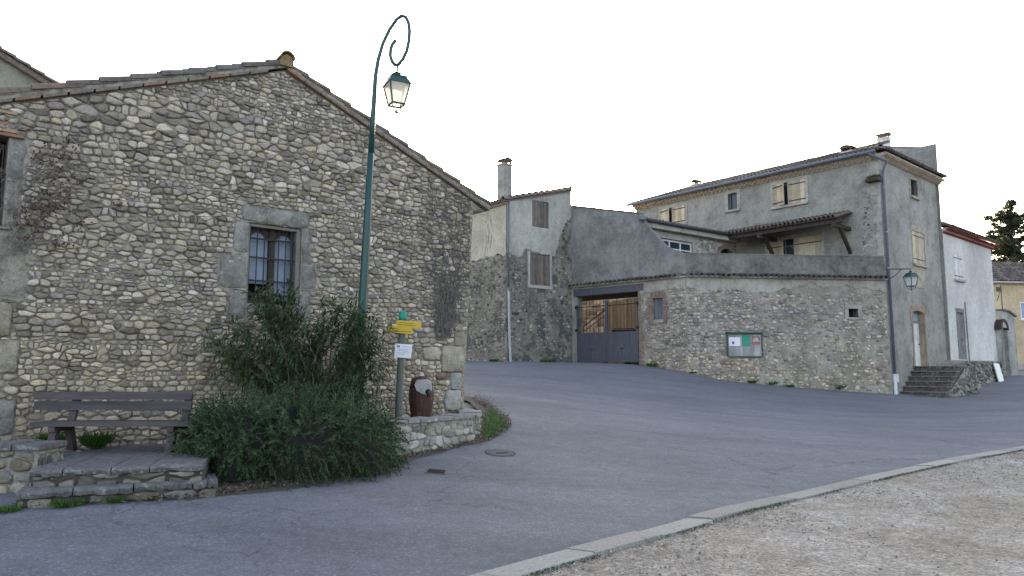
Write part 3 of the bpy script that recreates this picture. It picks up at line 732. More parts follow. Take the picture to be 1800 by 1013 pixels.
# ------------------------------------------------------------------ stone barn
def build_barn():
    tR_top = F1.pix(832, 385)[0]; tR_bot = F1.pix(807, 700)[0]; rt, rz = F1.pix(500, 124)
    lt, lz = F1.pix(0, 182); et, ez = F1.pix(856, 371)
    sl = (rz - lz) / (rt - lt); sr = (rz - ez) / (et - rt)
    tL = lt - 3.0; zL = lz - sl * 3.0; zRt = rz - sr * (tR_top - rt)
    base = F1.p(rt, 0, 0); root = thing('stone_barn', (base.x, base.y, gz(base.x, base.y)), 'large stone barn with rubble gable and barred window behind the wooden bench', 'barn')
    # openings
    w0, w1 = F1.pix(435, 460)[0], F1.pix(529, 460)[0]; wz1 = F1.pix(480, 396)[1]; wz0 = F1.pix(430, 532)[1]
    o0, o1 = F1.pix(-110, 320)[0], F1.pix(10, 320)[0]; oz0, oz1 = F1.pix(4, 398)[1], F1.pix(4, 236)[1]
    holes = [(w0, w1, wz0, wz1), (o0, o1, oz0, oz1)]
    mb = MB(); zr = interp([(tL, zL), (rt, rz), (tR_top, zRt)])
    mb.m = 1
    mb2top = interp([(tL, zL), (rt, rz), (et, ez)])
    # mortar skin: right edge leans, so clip columns
    sheet(mb, F1, [tL, rt, tR_bot - .02], lambda t: -1.0, zr, holes, 0, .38)
    mb.add([F1.p(tR_bot - .02, 0, -1), F1.p(tR_bot, 0, -1), F1.p(tR_top, 0, zRt), F1.p(tR_bot - .02, 0, zr(tR_bot - .02))], [(0, 1, 2, 3)])
    mb.add([F1.p(tR_bot, 0, -1), F1.p(tR_bot, -9, -1), F1.p(tR_top, -9, zRt), F1.p(tR_top, 0, zRt)], [(0, 1, 2, 3)])
    mb.add([F1.p(tL, 0, -1), F1.p(tL, -9, -1), F1.p(tL, -9, zL), F1.p(tL, 0, zL)], [(3, 2, 1, 0)])
    mb.add([F1.p(tL, -9, -1), F1.p(tR_bot, -9, -1), F1.p(tR_top, -9, zRt), F1.p(rt, -9, rz), F1.p(tL, -9, zL)], [(4, 3, 2, 1, 0)])
    # dressed blocks of openings and corner
    dr = []; rnd = random.Random(5)
    def blk(x0, y0, x1, y1, m, n1=.03, bev=True):
        a, z1_ = F1.pix(x0, (y0 + y1) / 2)[0], F1.pix((x0 + x1) / 2, y0)[1]; b, z0_ = F1.pix(x1, (y0 + y1) / 2)[0], F1.pix((x0 + x1) / 2, y1)[1]
        dr.append((a, b, z0_, z1_, m, n1)); return a, b, z0_, z1_
    a0 = F1.pix(426, 380)[0]; a1 = F1.pix(542, 385)[0]; lz1 = F1.pix(480, 366)[1]
    dr.append((a0, a1, wz1, lz1, 2, .022))
    jl = [(F1.pix(410, 430)[0], F1.pix(480, 452)[1], wz1), (F1.pix(384, 480)[0], F1.pix(480, 512)[1], F1.pix(480, 454)[1]), (F1.pix(402, 520)[0], wz0 - .25, F1.pix(480, 514)[1])]
    for x, za, zb in jl: dr.append((x, w0, za, zb, 2, .015))
    jr = [(F1.pix(546, 430)[0], F1.pix(480, 455)[1], wz1), (F1.pix(556, 480)[0], F1.pix(480, 505)[1], F1.pix(480, 457)[1]), (F1.pix(545, 520)[0], wz0 - .2, F1.pix(480, 507)[1])]
    for x, za, zb in jr: dr.append((w1, x, za, zb, 2, .012))
    dr.append((w0, w1, wz0 - .16, wz0, 2, .06))
    dr.append((o1, F1.pix(44, 320)[0], F1.pix(30, 318)[1], oz1 - .01, 2, .008)); dr.append((o1, F1.pix(36, 360)[0], F1.pix(30, 402)[1], F1.pix(30, 320)[1], 1, .006))
    dr.append((tL, F1.pix(48, 470)[0], F1.pix(20, 526)[1], F1.pix(20, 405)[1], 1, .006))
    dr.append((tL + 1.6, F1.pix(20, 560)[0], F1.pix(10, 594)[1], F1.pix(10, 532)[1], 3, .05)); dr.append((tL + 1.2, F1.pix(33, 620)[0], F1.pix(10, 657)[1], F1.pix(10, 597)[1], 3, .055))
    dr.append((tL + 1.5, F1.pix(27, 720)[0], F1.pix(10, 765)[1], F1.pix(10, 703)[1], 2, .05))
    tb = lambda y: lerp(tR_top, tR_bot, (y - 385) / 315)
    for (x0, y0, y1, m) in [(775, 608, 655, 3), (790, 655, 686, 5), (781, 686, 722, 5), (797, 583, 608, 3)]:
        ya, yb = F1.pix(800, y1)[1], F1.pix(800, y0)[1]; dr.append((F1.pix(x0, (y0 + y1) / 2)[0], tb((y0 + y1) / 2) + .02, ya, yb, m, .05))
    for (x0, y0, x1, y1, m) in [(742, 610, 772, 634, 3), (765, 655, 786, 668, 4)]: blk(x0, y0, x1, y1, m, .055)
    for a, b, z0, z1, m, n1 in dr:
        mb.m = m; g = .008; bv = .02; vs = []
        q = [(a + g, z0 + g), (b - g, z0 + g), (b - g, z1 - g), (a + g, z1 - g)]
        c = ((a + b) / 2, (z0 + z1) / 2); rr = []
        for k in range(4):
            A0, B0 = q[k], q[(k + 1) % 4]; L = math.hypot(B0[0] - A0[0], B0[1] - A0[1]); ns = max(2, int(L / .07))
            for i in range(ns):
                f = i / ns; x, y = lerp(A0[0], B0[0], f), lerp(A0[1], B0[1], f)
                if i == 0: x, y = lerp(x, c[0], .02 / max(.02, abs(b - a)) * 1.2), lerp(y, c[1], .02 / max(.02, z1 - z0) * 1.2)
                rr.append((x + rnd.uniform(-.016, .016), y + rnd.uniform(-.014, .014)))
        k = len(rr); vs = []
        for sc, n in ((0, -.03), (0, n1 - .014), (.018, n1)):
            for x, y in rr: vs.append(F1.p(x + (sc if x < c[0] else -sc), n + rnd.uniform(-.003, .003), y + (sc if y < c[1] else -sc)))
        fs = [(r * k + u, r * k + (u + 1) % k, (r + 1) * k + (u + 1) % k, (r + 1) * k + u) for r in range(2) for u in range(k)] + [tuple(2 * k + u for u in range(k))]
        mb.add(vs, fs)
    mb.m = 0
    hs_ = [(d[0], d[1], d[2], d[3]) for d in dr] + holes
    outl = [(tL + .02, .0), (tR_bot, .0), (tR_top, zRt - .02), (rt, rz - .02), (tL + .02, zL - .02)]
    stones(mb, F1, outl, hs_, h=(.036, .112), asp=1.65, gap=.008, depth=(.014, .055), seed=11, ch=1, rings=3, wave=.03, tilt=.2, jit=.24)
    mb.build('wall', [M['barn_stone'], M['barn_mortar'], M['dressed'], M['quoin'], M['brick'], M['quoin_white']], root, smooth=True)
    # corbel under the eave at the right-hand end
    cb = MB(); cb.m = 1; rnd = random.Random(3)
    e1 = F1.pix(850, 374)
    cb.prism(F1, [(tR_top - .35, zRt - .30), (tR_top + .05, zRt - .17), (et - .05, ez - .02), (tR_top - .1, zRt + .02)], -.5, .012)
    cb.m = 0; stones(cb, F1, [(tR_top - .3, zRt - .27), (tR_top + .05, zRt - .15), (et - .06, ez - .03), (tR_top - .1, zRt)], (), h=(.05, .08), seed=8, depth=(.02, .03), gap=.006)
    cb.build('eave_corbel', [M['barn_stone'], M['barn_mortar']], root, smooth=True)
    # roof
    rf = MB(); nv = Vector((F1.n.x, F1.n.y, 0)); dv = Vector((F1.d.x, F1.d.y, 0)); e2 = (et + .02, ez + .0)
    lE = (tL - .35, zL - sl * .35)
    for (e0, sgn) in ((e2, -1), (lE, 1)):
        L = math.hypot(rt - e0[0], rz - e0[1]); ev = (dv * (rt - e0[0]) + UP * (rz - e0[1])).normalized()
        tile_sheet(rf, F1.p(e0[0], -.02, e0[1] + .12), -nv, ev, 9.2, L, seed=6 + sgn)
        sbox(rf, F1, e0, (rt, rz), -9.3, -.0, .06, .10, (.5, .5, 0, 1))
    rf.build('roof', M['tile_dark'], root, smooth=False)
    vg = MB(); rnd = random.Random(12)
    for (e0, s0) in ((e2, sr), (lE, sl)):
        L = math.hypot(rt - e0[0], rz - e0[1]); k = int(L / .4); vg.m = 1
        at = lambda f: (lerp(e0[0], rt, f), lerp(e0[1], rz, f))
        for i in range(int(L / .31)):                       # thin flat tiles laid under the verge
            a, b = at(i * .31 / L + .004), at(min(1, (i + 1) * .31 / L)); j = rnd.uniform(-.012, .012)
            sbox(vg, F1, a, b, -.06, .085 + j, -.012 + rnd.uniform(-.004, .004), .03, (rnd.random(), 0, 0, 1))
        vg.m = 2; sbox(vg, F1, at(0), at(1), -.05, .062, .031, .10)
        vg.m = 0
        for i in range(k + 1):
            fa, fb = i * .4 / L - .01, min(1.0, (i + 1) * .4 / L + .02); a, b = at(fa), at(fb); j = rnd.uniform(-.012, .012)
            ev = Vector((0, 0, 1))
            half_tile(vg, F1.p(a[0], -.005 + j, a[1] + .115), F1.p(b[0], -.005 + j, b[1] + .075), nv, ev, .095, .078, .02, (rnd.random(), rnd.random(), 0, 1), 8)
    vg.build('verge_tiles', [M['tile_dark'], M['verge_red'], M['barn_mortar']], root)
    rc = MB()
    for i in range(22):
        a = F1.p(rt, .13 - i * .42, rz + .13 + (.03)); b = F1.p(rt, .13 - (i + 1) * .42 - .05, rz + .12)
        half_tile(rc, a, b, dv, UP, .12, .105, .02, (random.Random(i).random(), .5, 0, 1), 9)
    rc.m = 1; rc.prism(F1, [(rt - .11, rz + .04), (rt + .11, rz + .04), (rt + .09, rz + .18), (rt, rz + .235), (rt - .09, rz + .18)], -.4, .10)
    rc.build('ridge_tiles', [M['ridge'], M['ridge']], root)
    # barred window
    win = MB(); fw = .05
    zt = wz1
    win.fbox(F1, w0 + .002, w0 + fw, -.22, -.15, wz0, zt); win.fbox(F1, w1 - fw, w1 - .002, -.22, -.15, wz0, zt)
    win.fbox(F1, w0 + fw, w1 - fw, -.22, -.15, zt - .05, zt - .002); win.fbox(F1, w0 + fw, w1 - fw, -.22, -.15, wz0 + .002, wz0 + .06)
    tm = (w0 + w1) / 2; win.fbox(F1, tm - .045, tm + .045, -.235, -.125, wz0 + .06, zt - .05)
    for a, b in ((w0 + fw, tm - .045), (tm + .045, w1 - fw)):                 # arched heads
        pts = [(a, zt - .05)] + [(lerp(a, b, k / 8), zt - .22 + .12 * math.sin(math.pi * k / 8)) for k in range(9)] + [(b, zt - .05)]
        for k in range(1, len(pts) - 2):
            p, q = pts[k], pts[k + 1]; win.hexa([F1.p(p[0], -.16, p[1]), F1.p(q[0], -.16, q[1]), F1.p(q[0], -.21, q[1]), F1.p(p[0], -.21, p[1]), F1.p(p[0], -.16, zt - .05), F1.p(q[0], -.16, zt - .05), F1.p(q[0], -.21, zt - .05), F1.p(p[0], -.21, zt - .05)])
    wf = win.build('window', M['dark_wood'], root)
    zc = lerp(wz0, zt, .26)
    pn = MB()
    pn.fbox(F1, w0 + fw, tm - .045, -.20, -.195, zc, zt - .1); pn.fbox(F1, tm + .045, w1 - fw, -.20, -.195, wz0 + .06, zt - .1)
    pn.build('pane', M['pale_pane'], wf)['label'] = 'pale blue panes behind the iron bars'
    bk = MB(); bk.fbox(F1, w0, w1, -.40, -.38, wz0, zt); bk.build('pane', M['void'], wf)['label'] = 'black backing painted as the dark inside of the open lower left pane'
    ex = MB(); ex.fbox(F1, w0 + .006, w0 + .03, -.148, -.02, wz0, zt - .005); ex.fbox(F1, w1 - .07, w1 - .006, -.148, -.03, wz0, zt - .005); ex.fbox(F1, w0 + .03, w1 - .07, -.148, -.03, zt - .05, zt - .006)
    ex.build('frame', M['wood_frame'], wf)
    gr = MB()
    for k in range(7): t = lerp(w0 + .06, w1 - .1, k / 6); gr.tube([F1.p(t, -.1, wz0), F1.p(t, -.1, zt - .05)], .009, 6)
    for f in (.12, .29, .58, .82):
        z = lerp(wz0, zt, f); gr.fbox(F1, w0 + .01, w1 - .06, -.115, -.085, z - .012, z + .012)
    gr.tube([F1.p(w0 + .02, -.06, wz0 - .05), F1.p(w0 + .02, -.06, zt - .02)], .016, 6)
    gr.tube([F1.p(w1 - .12, -.07, wz0), F1.p(w1 - .13, -.08, zt - .05)], .016, 6)
    gr.build('iron_bars', M['rust_bar'], wf)
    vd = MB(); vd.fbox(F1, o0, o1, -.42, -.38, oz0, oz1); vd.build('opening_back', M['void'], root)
    tl = MB(); rnd = random.Random(2)
    for (x0, x1, y) in ((-60, 30, 199), (-60, 14, 218), (-60, 42, 238), (-60, 36, 231), (-40, 12, 210)):
        a, z = F1.pix(x0, y)[0], F1.pix(10, y)[1]; b = F1.pix(x1, y)[0]
        tl.fbox(F1, a, b, -.1, .045 + rnd.uniform(-.02, .015), z - .017, z + .017, (rnd.random(), 0, 0, 1))
    tl.build('tile_lintel', M['tile_red'], root)
    return dict(rt=rt, rz=rz, tR_bot=tR_bot, tR_top=tR_top, w0=w0, w1=w1, wz0=wz0, o1=o1, oz0=oz0, oz1=oz1)
M['ridge'] = m_tile('ridge_tile', [(.22, .17, .10), (.26, .19, .10)], .8, (.36, .24, .08))
M['wood_frame'] = m_wood('grey_frame', (.26, .235, .21), (.17, .155, .14), 'z', .8)
M['verge_red'] = m_tile('verge_tile', [(.27, .19, .13), (.24, .19, .15), (.32, .19, .12), (.22, .19, .16), (.28, .23, .18)], .6, (.24, .22, .18))
BARN = build_barn()

# ------------------------------------------------------------------ house with the plaster gable behind the barn (only its corner shows)
def build_far_house():
    c = U(60, 400, 21.0); F = Frame((c.x, c.y), (.80, .60))
    r0 = F.pix(-120, 20); r1 = F.pix(95, 152); base = F.p(r1[0], 0, 2.0)
    root = thing('plaster_house', base, 'plaster house whose roof edge just shows above the barn eave', 'house')
    mb = MB(); zt = interp([(r0[0], r0[1] - .15), (r1[0], r1[1] - .15)])
    ll = 2 * r0[0] - r1[0]; zz = interp([(ll, r1[1] - .15), (r0[0], r0[1] - .15), (r1[0] - .2, r1[1] - .05)])
    sheet(mb, F, [ll, r0[0], r1[0] - .2], lambda t: 1.0, zz); body(mb, F, ll, r1[0] - .2, 8, 1.0, zz); mb.build('wall', M['far_render'], root)
    rf = MB(); dv = Vector((F.d.x, F.d.y, 0)); nv = Vector((F.n.x, F.n.y, 0))
    for e0, sgn in (((r1[0] + .1, r1[1] - .06), 1), ((ll - .1, r1[1] - .15), -1)):
        L = math.hypot(r0[0] - e0[0], r0[1] - e0[1]); ev = (dv * (r0[0] - e0[0]) + UP * (r0[1] - e0[1])).normalized()
        tile_sheet(rf, F.p(e0[0], .2, e0[1] + .02), -nv, ev, 8, L, seed=31); sbox(rf, F, e0, r0, -8, .22, -.16, 0.0, (.3, .5, 0, 1))
        for i in range(int(L / .4)):
            f0, f1 = i * .4 / L, min(1, (i + 1) * .4 / L + .02)
            half_tile(rf, F.p(lerp(e0[0], r0[0], f0), .2, lerp(e0[1], r0[1], f0) + .04), F.p(lerp(e0[0], r0[0], f1), .2, lerp(e0[1], r0[1], f1) + .01), nv, UP, .11, .09, .02, (.3, .4, 0, 1))
    rf.build('roof', M['tile_dark'], root)
build_far_house()

M['tile_pinkdark2'] = m_tile('chimney_tile', [(.20, .14, .115), (.17, .13, .11), (.24, .17, .14)], .4, (.2, .19, .17))
def chimney(root, c, w_, h, mat, name='chimney', cap='plates', dv=Vector((1, 0, 0))):
    d = Vector((dv.x, dv.y)).normalized(); F = Frame((c.x - d.x * w_ / 2, c.y - d.y * w_ / 2), d); z = c.z; mb = MB()
    mb.fbox(F, 0, w_, -w_, 0, z - 1.2, z + h); mb.fbox(F, -.035, w_ + .035, -w_ - .035, .035, z + h, z + h + .06)
    o = mb.build(name, mat, root)
    cp = MB(); k = min(.17, w_ * .34)
    for a in (0.02, w_ - .09):
        for b in (-w_ + .02, -.09): cp.fbox(F, a, a + .07, b, b + .07, z + h + .06, z + h + .06 + k, (.2, .5, 0, 1))
    z2 = z + h + .06 + k
    cp.fbox(F, -.06, w_ + .06, -w_ - .06, .06, z2, z2 + .05, (.1, .5, 0, 1))
    nv = -Vector((F.n.x, F.n.y, 0)); m = F.p(w_ / 2, .07, z2 + .05)
    half_tile(cp, m, m + nv * (w_ + .14), Vector((F.d.x, F.d.y, 0)), UP, w_ * .42, w_ * .42, .02, (.3, .5, 0, 1), 7, .35)
    cp.build('chimney_cap', M['tile_pinkdark2'], o)
    return o

# ------------------------------------------------------------------ middle house: white render above old masonry
def build_middle():
    base = FM.p(0, 0, 2.0); root = thing('narrow_house', base, 'tall narrow house with white render above dark rubble and two closed brown shutters', 'house')
    T = MID_T; z0 = FM.pix(890, 354)[1]; z1 = FM.pix(1004, 337)[1]; zt = interp([(0, z0), (T, z1)]); zl = lambda t: z0
    u0, u1 = FM.pix(935, 375)[0], FM.pix(964, 375)[0]; uz1, uz0 = FM.pix(950, 354)[1], FM.pix(950, 400)[1]
    l0, l1 = FM.pix(931, 475)[0], FM.pix(966, 475)[0]; lz1, lz0 = FM.pix(950, 447)[1], FM.pix(950, 502)[1]
    rnd = random.Random(7); LW = 7.0
    hol = [(l0, l1, lz0, lz1)]
    zb = FM.pix(890, 446)[1]; kx = [FM.pix(x, 440)[0] for x in (890, 915, 922, 934, 966, 975, 984, 993, 1005)]
    kz = [FM.pix(940, y)[1] for y in (450, 452, 440, 441, 444, 449, 408, 385, 372)]
    bnd = interp(list(zip(kx, kz)))
    mb = MB(); mb.m = 1
    sheet(mb, FM, [0, T], lambda t: 1.0, zt, hol + [(u0, u1, uz0, uz1)], 0, .14)
    sheet(mb, FL, [-LW, 0], lambda t: 1.0, zl, (), 0)
    mb.add([FM.p(T, 0, 1), FM.p(T, -8, 1), FM.p(T, -8, z1), FM.p(T, 0, z1)], [(0, 1, 2, 3)])
    mb.m = 0
    pad = .14
    stones(mb, FM, [(0.0, 1.5), (T, 1.5), (T, kz[-1]), (0, kz[-1])], [(l0 - pad, l1 + pad, lz0 - .2, 99), (0, kx[-3], kz[0] - .05, 99), (kx[-3], kx[-2], kz[-2] - .1, 99)], h=(.07, .16), asp=1.35, gap=.016, depth=(-.022, .035), seed=21, ch=0, rings=2, keep=.88, tilt=.3, sink=.07)
    stones(mb, FL, [(-LW, 1.5), (0.0, 1.5), (0.0, zb), (-LW, zb)], [], h=(.07, .16), asp=1.35, gap=.016, depth=(-.018, .04), seed=22, ch=0, rings=2, keep=.93, tilt=.3, sink=.07)
    mb.build('wall', [M['old_stone'], M['old_mortar']], root, smooth=True)
    pl = MB()
    def rag(F, a, b, fn, zt_, holes, nm, mat, amp=.05):
        m = MB(); k = int((b - a) / .06); tb = [lerp(a, b, i / k) for i in range(k + 1)]
        off = {}; x = 0
        for t in tb: x = .8 * x + rnd.uniform(-amp, amp); off[round(t, 4)] = x
        key = sorted(off)
        zz = lambda t: fn(t) + off.get(round(t, 4), 0)
        sheet(m, F, tb, zz, zt_, holes, .02, .05)
        m.build(nm, mat, root)
    rag(FM, 0, T - .002, bnd, zt, [(u0, u1, uz0, uz1)], 'render', M['old_render'])
    rag(FL, -LW, 0, lambda t: zb + .03 * math.sin(t * 3), zl, (), 'render', M['cream_render'])
    bd = MB(); p_ = .13                                     # pale band round the lower window
    for q in ((l0 - p_, l0, lz0 - .15, lz1 + .05), (l1, l1 + p_, lz0 - .15, lz1 + .05), (l0, l1, lz0 - .15, lz0 - .002)): bd.fbox(FM, q[0], q[1], -.05, .034, q[2], q[3])
    bd.build('window_band', M['old_render'], root)
    shutter(root, FM, u0 + .01, (u0 + u1) / 2 + .13, uz0 + .02, uz1 - .01, -.03, M['pine_old'], 4, 3, straps=False, swing=.10)
    shutter(root, FM, (u0 + u1) / 2 + .15, u1 - .01, uz0 + .02, uz1 - .01, -.05, M['pine_old'], 3, 4, straps=False, hinge='r')
    shutter(root, FM, l0 + .01, l1 - .01, lz0 + .01, lz1 - .01, -.06, M['pine_old'], 7, 5, straps=False, hinge='r')
    # roof: one pitch rising to the right, tiles run up it, verge towards us
    rf = MB(); dv = Vector((FM.d.x, FM.d.y, 0)); nv = Vector((FM.n.x, FM.n.y, 0)); L = math.hypot(T + .12, z1 - z0); ev = (dv * T + UP * (z1 - z0)).normalized()
    P0 = FM.p(-.25, .0, z0 + .06 - .25 * (z1 - z0) / T)
    tile_sheet(rf, P0, -nv, ev, 8, L + .3, seed=41)
    s_ = (z1 - z0) / T
    sbox(rf, FM, (-.2, z0 - .2 * s_), (T + .1, z1 + .1 * s_), -8, .10, .0, .05, (.4, .5, 0, 1))
    for i in range(int((L + .3) / .38)):
        f0, f1 = -.25 + i * .38, min(T + .12, -.25 + (i + 1) * .38 + .04)
        half_tile(rf, FM.p(f0, .03, z0 + f0 * s_ + .11), FM.p(f1, .03, z0 + f1 * s_ + .06), nv, UP, .16, .13, .02, (rnd.random(), .4, 0, 1))
    rf.build('roof', M['tile_pinkdark'], root)
    ce = MB(); ce.fbox(FL, -LW, .02, .0, .12, z0 - .14, z0 - .04); ce.build('eave', M['tile_pinkdark'], root)
    # chimney
    c = U(893, 345, 35.4); c.z = U(893, 346, 35.4).z; h = U(893, 290, 35.4).z - c.z
    chimney(root, c, .52, h, M['house_render'], dv=dv)
    # rain pipe on the corner
    pp = MB(); a = FM.p(.06, .1, z0 + .05)
    pts = [FM.p(.06, .09, z0), FM.p(.05, .09, FM.pix(890, 505)[1])]
    pp.tube(pts, .035, 8); o = pp.build('drainpipe', M['zinc'], root, smooth=True)
    p2 = MB(); zz = FM.pix(890, 510)[1]; b = ghit(898, 632)
    q = lambda f: FM.p(.05 + .18 * f * f, .11, lerp(zz, b.z, f)); p2.tube([q(i / 8) for i in range(9)], .06, 10)
    p2.build('drainpipe', M['zinc_light'], root, smooth=True)['label'] = 'pale lower length of the pipe'
    bx = MB(); bx.fbox(FM, .0, .16, .03, .2, zz - .05, zz + .1); bx.build('pipe_box', M['zinc'], o)
M['tile_pinkdark'] = m_tile('tile_weathered', [(.27, .20, .16), (.22, .17, .145), (.32, .25, .20), (.18, .15, .13)], .6, (.24, .22, .19))
build_middle()

# ------------------------------------------------------------------ terrace wall: gate side, street side, parapet
ZT = (FG.pix(1100, 491)[1] + FT.pix(1400, 490)[1]) / 2           # tile course level
def build_terrace():
    base = FT.p(0, 0, gz(*FT.o)); root = thing('terrace_wall', base, 'high rubble terrace wall with a tile course and grey rendered parapet between gate and tall house', 'wall')
    g0, g1 = FG.pix(1014, 600)[0], FG.pix(1123, 600)[0]; gzt = FG.pix(1066, 516)[1]
    b0, b1 = FG.pix(1147, 540)[0], FG.pix(1166, 540)[0]; bz0, bz1 = FG.pix(1156, 562)[1], FG.pix(1156, 524)[1]
    n0, n1 = FT.pix(1491, 550)[0], FT.pix(1508, 550)[0]; nz0, nz1 = FT.pix(1500, 558)[1], FT.pix(1500, 543)[1]
    top = ZT - .1; mb = MB(); mb.m = 1
    sheet(mb, FG, [0, GL], lambda t: .5, lambda t: top, [(g0, g1, .5, gzt), (b0, b1, bz0, bz1)], 0, .45)
    sheet(mb, FT, [0, TL], lambda t: -.5, lambda t: top, [(n0, n1, nz0, nz1)], 0, .45)
    mb.m = 0; br = FG.pix(1137, 540)[0]
    stones(mb, FG, [(g1 + .02, 1.2), (GL, 1.2), (GL, top - .45), (g1 + .02, top - .45)], [(g1, g1 + .28, 0, top), (br, b1 + .3, bz0 - .25, top)], h=(.07, .15), asp=1.45, gap=.013, depth=(-.005, .05), seed=31, ch=0, rings=2, tilt=.2, sink=.06, keep=.94)
    up = lambda x, y: (FT.pix(x, y)[0], FT.pix(x, y)[1])
    fx = FT.pix(1330, 520)[0]; ln = [(0, top - .35), (fx, top - .42)]
    fr = .16
    nh = [(n0 - fr, n1 + fr, nz0 - .08, nz1 + .16)]
    stones(mb, FT, [(0, .2), (fx, .2), (fx, top - .42), (0, top - .42)], nh, h=(.07, .16), asp=1.45, gap=.013, depth=(-.005, .055), seed=32, ch=0, rings=2, tilt=.22, sink=.06, keep=.95)
    stones(mb, FT, [(fx, .2), (TL - .02, .2), (TL - .02, top - .62), (fx, top - .5)], nh, h=(.08, .18), asp=1.4, gap=.016, depth=(-.025, .05), seed=33, ch=0, rings=2, tilt=.25, sink=.07, keep=.82)
    mb.build('wall', [M['ret_stone'], M['ret_mortar']], root, smooth=True)
    # rendered band under the tiles, ragged at its lower edge
    rnd = random.Random(14)
    for F, L, low in ((FG, GL, .42), (FT, TL, .45)):
        lb = MB(); k = int(L / .07); tb = [L * i / k for i in range(k + 1)]; off = {}; x = 0
        for t in tb: x = .86 * x + rnd.uniform(-.07, .07); off[round(t, 4)] = x
        hg = [(g0 - .05, g1 + .1, .5, gzt + .02)] if F is FG else []
        sheet(lb, F, tb, lambda t: top - low + off.get(round(t, 4), 0) - (.15 * math.sin(t * .8) if F is FT else 0), lambda t: top, hg, .03, .04)
        lb.build('lime_band', M['lime'], root)
    # niche frame, brick surround of the small window, brick pier
    nf = MB()
    for q in ((n0 - fr, n0, nz0 - .08, nz1), (n1, n1 + fr, nz0 - .08, nz1), (n0 - fr, n1 + fr, nz1, nz1 + .16), (n0, n1, nz0 - .1, nz0)): nf.fbox(FT, q[0], q[1], -.3, .04, q[2] + .003, q[3] - .003)
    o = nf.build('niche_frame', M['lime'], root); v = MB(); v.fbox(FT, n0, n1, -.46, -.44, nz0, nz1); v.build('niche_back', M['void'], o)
    bk = MB(); rnd = random.Random(3); bw = .22
    def brk(a, b, c, d, n=.035): bk.fbox(FG, a + .006, b - .006, -.1, n + rnd.uniform(-.006, .006), c + .006, d - .006, (rnd.random(), 0, 0, 1))
    z = bz0 - .12
    while z < bz1: 
        e_ = rnd.uniform(-.06, .06); brk(b0 - bw + e_, b0, z, z + .075); brk(b1, b1 + bw + e_, z, z + .075); z += .075
    for i in range(9):
        t = lerp(b0 - .12, b1 + .12, i / 9); f = (i + .5) / 9 - .5; brk(t, t + (b1 - b0 + .24) / 9, bz1 + .05 - .25 * f * f, bz1 + .3 - .3 * f * f)
    for i in range(5): t = lerp(b0 - .15, b1 + .15, i / 5); brk(t, t + (b1 - b0 + .3) / 5, bz0 - .2, bz0 - .12)
    z = 1.9
    while z < gzt - .05: e_ = rnd.choice((.0, .1)); brk(g1, g1 + .16 + e_, z, z + .075, .02); z += .075
    bk.build('brickwork', M['brick'], root)
    shutter(root, FG, b0 + .02, b1 - .02, bz0 + .02, bz1 - .01, -.18, M['blue_wood'], 3, 8, straps=False)
    # steel lintel
    li = MB(); a = FG.pix(1009, 525)[0]; b = FG.pix(1132, 508)[0]; zl = FG.pix(1066, 511)[1]
    li.fbox(FG, max(.01, a), b, -.3, .045, gzt - .02, gzt + .30); li.build('lintel', M['blue_steel'], root)
    pc = MB(); pc.add([FG.p(g0 - .6, -.42, gzt + .03), FG.p(g1 + .5, -.42, gzt + .03), FG.p(g1 + .5, -2.6, gzt + .03), FG.p(g0 - 3.2, -2.6, gzt + .03)], [(0, 1, 2, 3)]); pc.build('passage_ceiling', M['dark_wood'], root)
    # tile course
    tc = MB()
    for F, L in ((FG, GL), (FT, TL)):
        dv = Vector((F.d.x, F.d.y, 0)); nv = Vector((F.n.x, F.n.y, 0)); ev = (-nv * 1 + UP * .32).normalized()
        tile_sheet(tc, F.p(.0, .30, ZT - .055), dv, ev, L, .44, pitch=.235, seed=51, r=.092)
        tc.m = 1; tc.fbox(F, 0, L, -.2, .15, ZT - .1, ZT - .045); tc.m = 0
    tc.build('tile_course', [M['tile_dark'], M['lime']], root)
    # parapet with the sweep up to the tall grey wall
    zp = (FG.pix(1207, 444)[1] + FT.pix(1400, 452)[1]) / 2
    cv = [(1003, 363), (1126, 376), (1133, 392), (1141, 402), (1150, 410), (1158, 420), (1167, 430), (1178, 437), (1190, 441), (1208, 444)]
    pts = [FG.pix(x, y) for x, y in cv]; pts[0] = (0, pts[0][1]); pts[-1] = (GL, zp)
    pa = MB(); poly = [(0, ZT + .04), (GL, ZT + .04)] + [p for p in pts[::-1]]
    pa.prism(FG, poly, -.28, 0.0); pa.build('upper_wall', M['grey_render'], root)
    cp = MB(); rnd = random.Random(6); s0, s1 = pts[0], pts[1]; L = s1[0] - s0[0]
    for i in range(int(L / .3)):
        a = (lerp(s0[0], s1[0], i * .3 / L), lerp(s0[1], s1[1], i * .3 / L)); b = (lerp(s0[0], s1[0], (i + 1) * .3 / L), lerp(s0[1], s1[1], (i + 1) * .3 / L))
        sbox(cp, FG, a, b, -.3, .05, .002 + rnd.uniform(-.004, .004), .06, (rnd.random(), 0, 0, 1))
    cp.build('wall_coping', M['tile_pinkdark'], root)
    pb = MB(); pb.fbox(FT, .002, TL - .02, -.22, .0, ZT + .04, zp); pb.fbox(FT, .002, TL - .02, -.24, .02, zp, zp + .05)
    pb.build('parapet', M['parapet'], root)
    fl = MB(); q = [FG.p(GL, -.2, ZT), FT.p(TL, -.2, ZT), FA.p(-10, .0, ZT), FG.p(3.6, -.2, ZT)]
    fl.add(q + [v - UP * .25 for v in q], [(0, 1, 2, 3), (7, 6, 5, 4), (2, 6, 7, 3), (0, 4, 5, 1), (1, 5, 6, 2), (3, 7, 4, 0)]); fl.build('terrace_floor', M['parapet'], root)
    return dict(g0=g0, g1=g1, gzt=gzt, zp=zp, pts=pts)
